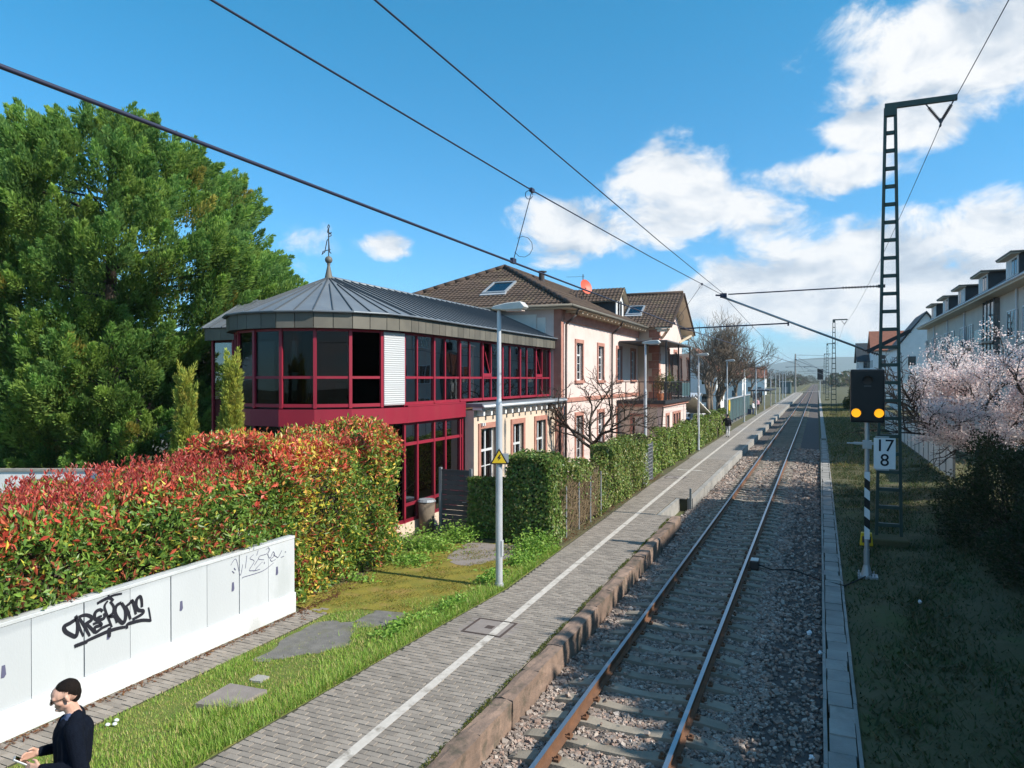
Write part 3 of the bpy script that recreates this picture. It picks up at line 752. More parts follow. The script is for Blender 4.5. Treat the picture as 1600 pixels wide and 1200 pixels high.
    o = leaves('moss_tufts', np.concatenate([q, 0.012 + rng.random((n, 1)) * 0.025], 1), rng.normal(size=(n, 3)) * (1, 1, 0.5) + (0, 0, 0.5), rng.uniform(0.02, 0.06, n), rng.uniform(0.008, 0.02, n), pal[rng.integers(0, 4, n)] * rng.uniform(0.7, 1.2, (n, 1)), MATS['leaf']); tag(o, 'small tufts of yellow moss and thin grass on the mossy ground', 'moss')
    # broad-leaved weeds by the gate, at the ivy corner and along the paving edge
    C = []
    for (u, v, sx, sy, m, hh) in ((665, 858, 0.9, 0.5, 1500, 0.38), (715, 845, 0.6, 0.4, 900, 0.42), (640, 880, 0.6, 0.5, 700, 0.26), (835, 862, 0.55, 0.7, 1500, 0.40), (815, 880, 0.35, 0.6, 700, 0.24), (748, 838, 0.5, 0.3, 600, 0.35), (770, 905, 0.25, 0.6, 500, 0.18), (560, 908, 0.5, 0.2, 160, 0.15), (700, 950, 0.25, 0.8, 500, 0.14), (620, 985, 0.25, 0.7, 400, 0.13)):
        c = G(u, v, 0); q = rng.normal(size=(m, 3)) * (sx / 2, sy / 2, 0) + np.array(c); q[:, 2] = np.abs(rng.normal(size=m)) * hh * 0.55; C.append(q)
    C = np.concatenate(C); ok = (C[:, 0] < np.interp(C[:, 1], [6, 11, 14.3, 19], [-6.87, -6.57, -6.33, -6.44])) & (C[:, 0] > -11.0); C = C[ok]; n = len(C)
    D = rng.normal(size=(n, 3)) * (1, 1, 0.35) + (0, 0, 0.25)
    pal = np.array([(0.24, 0.42, 0.06), (0.17, 0.34, 0.055), (0.33, 0.48, 0.10)])
    o = leaves('weed_leaves', C, D, rng.uniform(0.06, 0.13, n), rng.uniform(0.03, 0.06, n), pal[rng.integers(0, 3, n)] * rng.uniform(0.8, 1.15, (n, 1)), MATS['leaf'], kind='stuff'); tag(o, 'bright green broad leaved weeds at the gate and ivy corner', 'weeds')
    # moss / weed fringe along the kerb joint
    n = 5200; y = rng.uniform(4, 23.5, n); x = np.interp(y, [7.5, 24], [-4.29, -4.50]) + rng.normal(size=n) * 0.022; z = rng.random(n) * 0.03
    keep = (np.sin(y * 2.3) + np.sin(y * 5.1 + 1) + rng.normal(size=n) * 0.6) > -0.4; n = keep.sum()
    pal = np.array([(0.10, 0.13, 0.02), (0.16, 0.16, 0.03), (0.075, 0.11, 0.018)])
    o = leaves('kerb_moss', np.stack([x, y, z], -1)[keep], rng.normal(size=(n, 3)) + (0, 0, 0.6), 0.035, 0.018, pal[rng.integers(0, 3, n)], MATS['leaf']); tag(o, 'thin line of moss and weeds in the joint behind the kerb stones', 'moss')
    # dead brown leaves gathered along the wall foot and under the hedge
    n = 900; y = rng.uniform(4, 12.5, n); x = -9.44 + np.abs(rng.normal(size=n)) * 0.07; z = 0.012 + rng.random(n) * 0.02
    q = np.array([np.array(G(470 + 130 * t, 955 - 75 * t + 8 * rng.normal(), 0.02)) for t in rng.random(420)])
    yy = rng.uniform(18.9, 34, 900); q2 = np.stack([np.interp(yy, [19, 30.8, 47], [-6.50, -6.80, -7.0]) - 0.08 + rng.normal(size=900) * 0.09, yy, 0.012 + rng.random(900) * 0.02], -1)
    c = np.concatenate([np.stack([x, y, z], -1), q, q2]); n = len(c)
    pal = np.array([(0.20, 0.085, 0.04), (0.27, 0.15, 0.07), (0.15, 0.06, 0.035)])
    o = leaves('leaf_litter', c, rng.normal(size=(n, 3)) * (1, 1, 0.25), rng.uniform(0.03, 0.08, n), rng.uniform(0.015, 0.035, n), pal[rng.integers(0, 3, n)], MATS['leaf']); tag(o, 'dry brown leaf litter along the wall foot and the ivy fence', 'leaves')
    # rough ground cover of the shaded right bank
    n = 60000; p = np.stack([0.55 + rng.gamma(1.6, 2.6, n), rng.uniform(3.5, 45, n)], -1); p = p[p[:, 0] < 11]; n = len(p)
    z = ground_z(p[:, 0], p[:, 1]); h = np.exp(rng.normal(size=n) * 0.5) * 0.06
    a = rng.uniform(0, 6.28, n); sd = np.stack([np.cos(a), np.sin(a), np.zeros(n)], -1); w = rng.uniform(0.008, 0.025, n)
    base = np.concatenate([p, (z - 0.02)[:, None]], 1); tip = base + np.stack([-np.sin(a) * h * 1.6, np.cos(a) * h * 1.6, h + 0.03], -1)
    pal = np.array([(0.05, 0.085, 0.018), (0.085, 0.10, 0.03), (0.035, 0.06, 0.015), (0.16, 0.13, 0.06), (0.045, 0.08, 0.02)])  # bank's shade deepened in the blade colours themselves
    o = ngon_mesh('bank_grass', np.stack([base - sd * w[:, None], base + sd * w[:, None], tip], 1), 3, MATS['leaf'], None, pal[rng.integers(0, 5, n)] * rng.uniform(0.7, 1.2, (n, 1)), 'stuff'); tag(o, 'rough grass and ivy on the shaded bank right of the track, coloured dark for the shade', 'grass')
    n = 30000; p = np.stack([0.7 + rng.gamma(1.5, 2.2, n), rng.uniform(44, 150, n)], -1); p = p[p[:, 0] < 8]; n = len(p); z = ground_z(p[:, 0], p[:, 1]); a = rng.uniform(0, 6.28, n); sd = np.stack([np.cos(a), np.sin(a), np.zeros(n)], -1); h = np.exp(rng.normal(size=n) * 0.4) * 0.12
    base = np.concatenate([p, (z - 0.02)[:, None]], 1); tip = base + np.stack([-np.sin(a) * h, np.cos(a) * h, h], -1); pal = np.array([(0.16, 0.17, 0.05), (0.24, 0.20, 0.08), (0.12, 0.15, 0.04), (0.28, 0.22, 0.11)])
    o = ngon_mesh('dry_grass', np.stack([base - sd * 0.05, base + sd * 0.05, tip], 1), 3, MATS['leaf'], None, pal[rng.integers(0, 4, n)] * rng.uniform(0.7, 1.2, (n, 1)), 'stuff'); tag(o, 'dry yellowish grass strip right of the track beyond the mast', 'grass')
    b = MB()
    for k in range(70):
        x, y = 0.8 + rng.gamma(2, 1.6), rng.uniform(4, 22); a = rng.uniform(0, 6.28); l = rng.uniform(0.1, 0.45); z = float(ground_z(x, y)) + 0.05
        b.bar((x, y, z), (x + l * math.cos(a), y + l * math.sin(a), z + rng.uniform(0, 0.08)), 0.008, 0.006)
    o = b.build('dry_twigs', MATS['dry_stem']); tag(o, 'scattered dry pale twigs on the shaded bank', 'twigs', kind='stuff')
build_grass()
# ================================================================== white wall with graffiti
WX = -9.6
def build_wall():
    t = thing('white_wall', 'low white panelled wall with black graffiti in front of the red hedge', 'wall', (WX, 6, 0))
    y0, y1 = 0.2, 11.30
    b = MB(); b.box(WX - 0.16, WX + 0.035, y0, y1, -0.25, 0.36); bevel(b.build('plinth', MATS['wall_plinth'], t), 0.008)
    n = 15; st = (y1 - y0) / n
    for k in range(n):
        a, c = y0 + k * st, y0 + (k + 1) * st; g = 0.009 if k % 2 == 0 else 0.004
        b = MB(); b.box(WX - 0.10, WX + rng.normal() * 0.0008, a + (0.009 if k % 2 else 0.004), c - g, 0.363, 1.43)
        o = b.build('panel', MATS['wall_white'], t)
    b = MB(); b.box(WX - 0.14, WX - 0.102, y0, y1, 0.363, 1.43); b.build('backing', MATS['dark_frame'], t)
    b = MB(); b.box(WX - 0.17, WX + 0.012, y0, y1, 1.433, 1.49); bevel(b.build('coping', MATS['wall_plinth'], t), 0.008)
    for (u, v) in ((3, 1050), (168, 991), (282, 947), (363, 917), (432, 892)):
        p = PX(u, v, WX); b = MB()
        b.prism([(WX + 0.001, p.y - 0.022, p.z + 0.075), (WX + 0.001, p.y + 0.018, p.z + 0.075), (WX + 0.001, p.y + 0.03, p.z - 0.05), (WX + 0.001, p.y + 0.005, p.z - 0.085), (WX + 0.001, p.y - 0.034, p.z - 0.08)], (0.006, 0, 0))
        recalc(b.build('drain_slot', MATS['ink_faint'], t))
    # sprayed tags: strokes traced as ribbons of paint lying on the panels
    def strokes(name, S, ox, oy, sc, m, x):
        b = MB()
        for i, (w, pts) in enumerate(S):
            P = []
            # smooth the traced polyline (Catmull-Rom)
            q = [pts[0]] + pts + [pts[-1]]
            for k in range(1, len(q) - 2):
                p0, p1, p2, p3 = [np.array(v, float) for v in q[k - 1:k + 3]]
                for s in np.linspace(0, 1, 6, endpoint=False):
                    P.append(0.5 * ((2 * p1) + (-p0 + p2) * s + (2 * p0 - 5 * p1 + 4 * p2 - p3) * s ** 2 + (-p0 + 3 * p1 - 3 * p2 + p3) * s ** 3))
            P.append(np.array(pts[-1], float)); W = []
            for p in P: g = PX(ox + p[0] / sc, oy + p[1] / sc, WX); W.append(np.array([g.y, g.z]))
            W = np.array(W); T = np.gradient(W, axis=0); T /= np.maximum(np.linalg.norm(T, axis=1, keepdims=True), 1e-9)
            N = np.stack([-T[:, 1], T[:, 0]], -1); L = len(W)
            for k in range(L):
                pass
            hw = w * (0.65 + 0.35 * np.sin(np.linspace(0.35, math.pi - 0.35, L)))[:, None] / 2
            A, B = W + N * hw, W - N * hw; xx = x + i * 0.0004
            k0 = len(b.v); b.v += [(xx, a[0], a[1]) for a in A] + [(xx, c[0], c[1]) for c in B]
            b.f += [(k0 + k, k0 + k + 1, k0 + L + k + 1, k0 + L + k) for k in range(L - 1)]
        return b.build(name, m, t)
    S1 = [(0.062, [(320, 560), (330, 600), (250, 660), (165, 710), (180, 780), (260, 830), (320, 850), (345, 790), (350, 680), (330, 590)]),
          (0.04, [(340, 600), (380, 730), (430, 850)]), (0.05, [(370, 590), (440, 700), (520, 845)]),
          (0.055, [(360, 580), (450, 550), (530, 570), (540, 620), (480, 660), (450, 680)]), (0.05, [(470, 670), (540, 740), (590, 800)]),
          (0.055, [(700, 500), (660, 475), (600, 510), (585, 590), (640, 620), (720, 590), (720, 520)]), (0.04, [(620, 590), (690, 560)]),
          (0.05, [(560, 680), (640, 650), (680, 690), (590, 720), (600, 790), (690, 730), (800, 680)]),
          (0.05, [(620, 390), (700, 345), (790, 310), (850, 350)]), (0.035, [(780, 260), (790, 330)]), (0.035, [(800, 290), (880, 265), (970, 250)]),
          (0.04, [(770, 350), (725, 420), (740, 500), (780, 600), (825, 720)]), (0.045, [(800, 360), (850, 430), (840, 520), (770, 580), (860, 570), (895, 660)]),
          (0.06, [(960, 375), (890, 420), (870, 510), (910, 600), (980, 660), (1015, 590), (1010, 470), (960, 380)]),
          (0.05, [(1010, 420), (1050, 500), (1085, 610)]), (0.05, [(1020, 430), (1080, 380), (1110, 350), (1140, 440), (1160, 540)]),
          (0.055, [(1245, 440), (1240, 340), (1215, 290), (1170, 340), (1165, 430), (1200, 480), (1260, 490), (1250, 530), (1170, 580), (1110, 610)]),
          (0.028, [(1335, 440), (1350, 520), (1370, 640)]), (0.055, [(1370, 625), (1250, 620), (1120, 650), (1040, 680), (1035, 740)]),
          (0.055, [(1010, 715), (900, 735), (760, 780), (600, 850), (470, 910)]), (0.06, [(790, 720), (785, 860)])]
    for k in range(6): S1.append((0.035, [(310 + k * 30, 955 - k * 12), (322 + k * 30, 1005 - k * 12)]))
    strokes('graffiti_tag', S1, 80, 900, 8.889, MATS['ink'], WX + 0.003)
    S2 = [(0.012, [(240, 660), (340, 540), (420, 850), (470, 640)]), (0.011, [(550, 470), (520, 720)]), (0.011, [(680, 450), (610, 530), (690, 580), (600, 740), (620, 770)]),
          (0.011, [(780, 520), (690, 660)]), (0.014, [(600, 760), (700, 760), (800, 735)]), (0.010, [(850, 590), (760, 680), (680, 780)]), (0.010, [(770, 360), (735, 470)]),
          (0.011, [(910, 360), (960, 320), (985, 370), (920, 440), (800, 480), (780, 540), (880, 550)]), (0.012, [(940, 440), (990, 520), (1040, 420), (1060, 400), (1080, 470), (1000, 540), (1030, 580), (1100, 540)]),
          (0.012, [(1050, 450), (1110, 490), (1150, 500), (1220, 370)]), (0.012, [(460, 910), (480, 885), (700, 820), (880, 750), (1060, 610)]),
          (0.02, [(715, 335), (730, 350)]), (0.016, [(300, 710), (330, 750)]), (0.016, [(265, 770), (305, 810)]), (0.016, [(1280, 395), (1295, 405)]), (0.012, [(1200, 505), (1260, 480)]), (0.012, [(880, 590), (880, 630)])]
    strokes('scribble_tag', S2, 340, 830, 12.246, MATS['ink_faint'], WX + 0.003)
build_wall()

# ================================================================== hedges and ivy
def shell_points(n, x0, x1, y0, y1, z0, z1, sides='top front back left right', rad=0.25, wob=0.12):
    """points on the surface of a wobbly rounded box, with outward normals"""
    A = {'top': (x1 - x0) * (y1 - y0), 'front': (z1 - z0) * (y1 - y0), 'back': (z1 - z0) * (y1 - y0), 'left': (x1 - x0) * (z1 - z0), 'right': (x1 - x0) * (z1 - z0)}
    S = sides.split(); tot = sum(A[s] for s in S); P, N = [], []
    for s in S:
        m = int(n * A[s] / tot); a = rng.random((m, 3)); p = np.empty((m, 3)); nn = np.zeros((m, 3))
        p[:, 0] = x0 + a[:, 0] * (x1 - x0); p[:, 1] = y0 + a[:, 1] * (y1 - y0); p[:, 2] = z0 + a[:, 2] * (z1 - z0)
        if s == 'top': p[:, 2] = z1; nn[:, 2] = 1
        if s == 'front': p[:, 0] = x1; nn[:, 0] = 1
        if s == 'back': p[:, 0] = x0; nn[:, 0] = -1
        if s == 'left': p[:, 1] = y0; nn[:, 1] = -1
        if s == 'right': p[:, 1] = y1; nn[:, 1] = 1
        P.append(p); N.append(nn)
    P = np.concatenate(P); N = np.concatenate(N)
    # round the top edges
    zt = np.clip((P[:, 2] - (z1 - rad)) / rad, 0, 1)
    cx = np.clip((P[:, 0] - (x1 - rad)) / rad, 0, 1); k = np.maximum(0, np.hypot(zt, cx) - 1); P[:, 2] -= k * rad * 0.8; P[:, 0] -= k * rad * 0.8 * (cx > 0)
    w = np.sin(P[:, 1] * 1.7 + P[:, 2] * 2.3) * 0.5 + np.sin(P[:, 1] * 3.9 - P[:, 0] * 3.1 + 1.3) * 0.3 + np.sin(P[:, 2] * 5.3 + P[:, 1] * 6.1) * 0.2
    return P + N * (w * wob)[:, None], N
def build_photinia():
    t = thing('photinia_hedge', 'long red tipped photinia hedge behind the white graffiti wall', 'hedge', (-11, 9, 0))
    P1, N1 = shell_points(52000, -12.5, -9.72, 1.0, 11.6, 1.0, 2.68, 'top front', 0.5, 0.20)
    P2, N2 = shell_points(36000, -12.5, -9.85, 11.2, 15.7, 0.05, 2.95, 'top front left right', 0.6, 0.26)
    P = np.concatenate([P1, P2]); N = np.concatenate([N1, N2])
    hgt = np.interp(P[:, 1], [1, 6, 11, 13.5, 15.7], [-0.12, -0.02, 0.2, 0.36, 0.30]); hgt = hgt + 0.10 * np.sin(P[:, 1] * 1.25 + 0.6) + 0.07 * np.sin(P[:, 1] * 2.9 + P[:, 0] * 1.7); P[:, 2] += np.where(N[:, 2] > 0.5, hgt, hgt * np.clip((P[:, 2] - 1.2) / 1.5, 0, 1))
    n = len(P); G_K = 1.5; P = P - N * (rng.random(n) ** 1.5 * 0.30)[:, None] + rng.normal(size=(n, 3)) * 0.045
    inw = (P[:, 2] < 1.53) & (P[:, 1] < 11.4); P[:, 0] = np.where(inw, np.minimum(P[:, 0], -9.86), P[:, 0])
    D = N * 0.7 + rng.normal(size=(n, 3)) * 0.75 + (0, 0, 0.35)
    cl = np.sin(P[:, 1] * 4.3 + P[:, 2] * 3.0) + np.sin(P[:, 1] * 7.9 - P[:, 2] * 6.1 + P[:, 0] * 5) + rng.normal(size=n) * 0.5
    red = np.clip((P[:, 2] - 2.35) / 0.6, 0, 1) * 0.50 + 0.25 * (cl > 0.8) + 0.07
    red *= np.interp(P[:, 1], [3, 11, 12.5, 15.7], [1.15, 1.0, 0.75, 0.62])
    yel = np.clip(1 - np.abs(P[:, 1] - 12.3) / 1.1, 0, 1) * 0.42 + 0.05 + 0.12 * np.clip((P[:, 1] - 12) / 1.5, 0, 1)
    G_ = np.array([(0.13, 0.22, 0.035), (0.075, 0.14, 0.028), (0.19, 0.27, 0.05), (0.10, 0.17, 0.03)]); Rd = np.array([(0.55, 0.075, 0.045), (0.42, 0.055, 0.035), (0.30, 0.07, 0.04), (0.60, 0.15, 0.08)]); Yl = np.array([(0.55, 0.40, 0.05), (0.40, 0.36, 0.06), (0.58, 0.30, 0.08)])
    u = rng.random(n); col = G_[rng.integers(0, 4, n)].copy()
    isr = u < red; isy = (~isr) & (u < red + yel); col[isr] = Rd[rng.integers(0, 4, isr.sum())]; col[isy] = Yl[rng.integers(0, 3, isy.sum())]
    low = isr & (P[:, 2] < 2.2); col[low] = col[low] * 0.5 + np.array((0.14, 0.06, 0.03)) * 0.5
    leaves('foliage', P, D, rng.uniform(0.06, 0.18, n), rng.uniform(0.03, 0.07, n), np.clip(col * rng.uniform(0.75, 1.2, (n, 1)) * G_K, 0, 0.75), MATS['leaf_gloss'], t)
    # upright young red shoots on top
    m = 900; q = np.stack([rng.uniform(-12.5, -10.0, m), rng.uniform(1.5, 15.5, m), np.zeros(m)], -1); q[:, 2] = 2.72 + np.interp(q[:, 1], [1, 6, 11, 13.5, 15.7], [-0.12, -0.02, 0.2, 0.36, 0.30])
    C, D, CO = [], [], []
    for k in range(10):
        h = rng.uniform(-0.05, 0.30, m) * np.interp(q[:, 1], [1, 8, 15], [1.0, 0.9, 0.5]); a = rng.uniform(0, 6.28, m)
        C.append(q + np.stack([np.cos(a) * 0.03, np.sin(a) * 0.03, h], -1)); D.append(np.stack([np.cos(a) * 0.7, np.sin(a) * 0.7, np.full(m, 1.0)], -1)); CO.append(np.array([(0.46, 0.06, 0.05), (0.36, 0.045, 0.04), (0.52, 0.12, 0.08)])[rng.integers(0, 3, m)])
    leaves('red_shoots', np.concatenate(C), np.concatenate(D), 0.09, 0.03, np.concatenate(CO), MATS['leaf_gloss'], t)
    b = MB()
    for k in range(46):
        y = 1.2 + k * 0.32; x = -11.1 + rng.normal() * 0.3; p = Vector((x, y, 0))
        for j in range(3):
            q = p + Vector((rng.normal() * 0.25, rng.normal() * 0.2, 1.2)); b.tube(p, q, 0.03, 0.015, 5, False); b.tube(q, q + Vector((rng.normal() * 0.5, rng.normal() * 0.3, 0.9)), 0.014, 0.005, 4, False)
    b.build('stems', MATS['bark'], t)
    b = MB(); b.box(-12.1, -10.25, 1.0, 15.2, 0.3, 2.4); bevel(b.build('opaque_core', MATS['bark'], t), 0.3)
build_photinia()
IVY = np.array([(0.085, 0.15, 0.03), (0.12, 0.20, 0.04), (0.06, 0.11, 0.025), (0.16, 0.21, 0.05), (0.18, 0.18, 0.06)])
def ivy(t, P, N, L, dens_col=1.0, depth=0.16, pal=IVY):
    n = len(P); P = P - N * (rng.random(n) ** 1.4 * depth)[:, None] + rng.normal(size=(n, 3)) * 0.02
    D = np.cross(N, rng.normal(size=(n, 3))) + N * 0.35 + (0, 0, -0.45)
    c = pal[rng.integers(0, len(pal), n)] * rng.uniform(0.75, 1.2, (n, 1)) * dens_col * 1.3
    jit = N + rng.normal(size=(n, 3)) * 0.5
    d = unit(D); s = unit(np.cross(d, np.cross(d, jit)))
    leaves('foliage', P, D, L * rng.uniform(0.8, 1.3, n), L * rng.uniform(0.7, 1.0, n), c, MATS['leaf_gloss'], t, jit=jit)
def build_ivy():
    # cross fence beside the gate, in shade
    t = thing('ivy_fence', 'dark ivy covered fence in shade between grey gate and platform corner', 'ivy', (-8.2, 18.8, 0))
    P, N = shell_points(16000, -9.45, -7.1, 18.65, 18.95, 0.0, 1.72, 'top left right', 0.1, 0.07)
    P2, N2 = shell_points(16000, -8.1, -6.75, 18.3, 19.6, 0.0, 2.45, 'top left right front back', 0.35, 0.10)
    ivy(t, np.concatenate([P, P2]), np.concatenate([N, N2]), 0.085)
    b = MB(); b.box(-9.45, -7.0, 18.72, 18.88, 0, 1.6); b.box(-7.9, -6.95, 18.5, 19.4, 0, 2.25); bevel(b.build('opaque_core', MATS['bark'], t), 0.06)
    # along the platform: bare dry patch, then green
    t = thing('ivy_fence', 'ivy fence with a bare brown twig patch beside the platform edge', 'ivy', (-6.9, 24, 0))
    P, N = shell_points(30000, -7.15, -6.72, 19.4, 30.3, 0.05, 1.92, 'top front back left', 0.15, 0.13)
    ztop = 1.0 + 0.12 * np.sin(P[:, 1] * 1.3) + 0.10 * np.sin(P[:, 1] * 2.9 + 1); P[:, 2] *= ztop
    bare = (P[:, 1] > 18.8) & (P[:, 1] < 22.9) & (N[:, 0] > 0.5) & (P[:, 2] < 1.45 - 0.1 * np.sin(P[:, 1] * 3)); keep = ~bare | (rng.random(len(P)) < 0.05)
    P3, N3 = shell_points(9000, -7.4, -6.6, 24.2, 30.0, 1.5, 2.25, 'top front left right', 0.3, 0.15)
    ivy(t, np.concatenate([P[keep], P3]), np.concatenate([N[keep], N3]), 0.085, 1.0, 0.16, np.concatenate([IVY, [(0.18, 0.23, 0.05), (0.22, 0.22, 0.07)]]))
    b = MB(); b.box(-7.1, -6.86, 19.4, 30.2, 0, 1.55); bevel(b.build('opaque_core', MATS['bark'], t), 0.05)
    b = MB()
    for k in range(1500):
        y = rng.uniform(19.3, 23.0); z = rng.uniform(0.05, 1.45); a = rng.normal() * 0.7; l = rng.uniform(0.15, 0.5); x = -6.83 + rng.uniform(-0.05, 0.12)
        b.bar((x, y, z), (x + rng.normal() * 0.06, y + l * math.sin(a), z + l * math.cos(a)), 0.009, 0.007)
    o = b.build('bare_twigs', MATS['dry_stem'], t); o['kind'] = 'stuff'
    for y in (19.6, 20.8, 22.0, 23.2): b = MB(); b.tube((-6.72, y, 0), (-6.72, y, 1.5), 0.025); b.build('post', MATS['fence_grey'], t)
    # after the mesh gate, hedge goes on past the hotel
    t = thing('ivy_fence', 'ivy hedge behind the grey mesh gate, running past the hotel to the street', 'ivy', (-7.1, 45, 0))
    P, N = shell_points(26000, -7.75, -7.05, 32.4, 66, 0.05, 1.8, 'top front left right', 0.3, 0.16)
    P[:, 0] -= (P[:, 1] - 32) * 0.007; P[:, 2] *= 1.0 + 0.10 * np.sin(P[:, 1] * 0.9) + 0.08 * np.sin(P[:, 1] * 2.3)
    ivy(t, P, N, 0.13, 1.0, 0.2, np.concatenate([IVY, [(0.20, 0.27, 0.05), (0.25, 0.26, 0.09), (0.18, 0.25, 0.05)]]))
    b = MB(); b.box(-7.75, -7.3, 32.6, 65.8, 0, 1.6); bevel(b.build('opaque_core', MATS['bark'], t), 0.08)
build_ivy()
def build_mesh_gate():
    t = thing('mesh_gate', 'grey wire mesh gate in the ivy fence near the second lamp post', 'gate', (-6.95, 31.3, 0))
    x = -6.95
    for y in (30.35, 31.35, 32.35): b = MB(); b.box(x - 0.03, x + 0.03, y - 0.03, y + 0.03, 0, 1.75); b.build('post', MATS['fence_grey'], t)
    for (a, c) in ((30.38, 31.32), (31.38, 32.32)):
        for k in range(11):
            z = 0.1 + k * 0.155; b = MB(); b.box(x - 0.012, x + 0.012, a, c, z - 0.012, z + 0.012); b.build('mesh_bar', MATS['fence_grey'], t)
        b = MB()
        for k in range(15): y = a + (c - a) * (k + 0.5) / 15; b.box(x - 0.005, x + 0.005, y - 0.005, y + 0.005, 0.05, 1.7)
        b.build('mesh_wires', MATS['fence_grey'], t)
build_mesh_gate()
def build_gate():
    t = thing('slatted_gate', 'dark grey slatted garden gate beside the red glazed facade', 'gate', (-10.0, 18.9, 0))
    y = 18.85; x0, x1 = -10.42, -9.50
    for x in (x0 - 0.05, x1 + 0.05): b = MB(); b.box(x - 0.04, x + 0.04, y - 0.04, y + 0.04, 0, 1.95); b.build('post', MATS['fence_grey'], t)
    for k in range(12):
        z = 0.1 + k * 0.148; b = MB(); b.box(x0, x1, y - 0.012, y + 0.012, z, z + 0.138); b.build('slat', MATS['slat_grey'], t)
    b = MB(); b.box(x0 - 0.0, x1, y - 0.03, y - 0.014, 1.84, 1.9); b.box(x0, x1, y - 0.03, y - 0.014, 0.05, 0.1); b.build('rail', MATS['slat_grey'], t)
    b = MB(); b.tube((x1 - 0.09, y - 0.02, 0.95), (x1 - 0.09, y - 0.07, 0.95), 0.012); b.tube((x1 - 0.09, y - 0.07, 0.95), (x1 - 0.2, y - 0.07, 0.95), 0.012); b.build('handle', MATS['steel_grey'], t)
    # a bin standing left of it
    t = thing('rubbish_bin', 'brownish ribbed waste bin between gate and glazed facade', 'bin', (-10.75, 18.6, 0))
    b = MB(); b.tube((-10.75, 18.5, 0), (-10.75, 18.5, 0.95), 0.21, 0.26, 14); b.build('body', MATS['bark_grey'], t, True)
    b = MB(); b.tube((-10.75, 18.5, 0.955), (-10.75, 18.5, 1.02), 0.28, 0.24, 14); b.build('lid', MATS['fence_grey'], t)
build_gate()
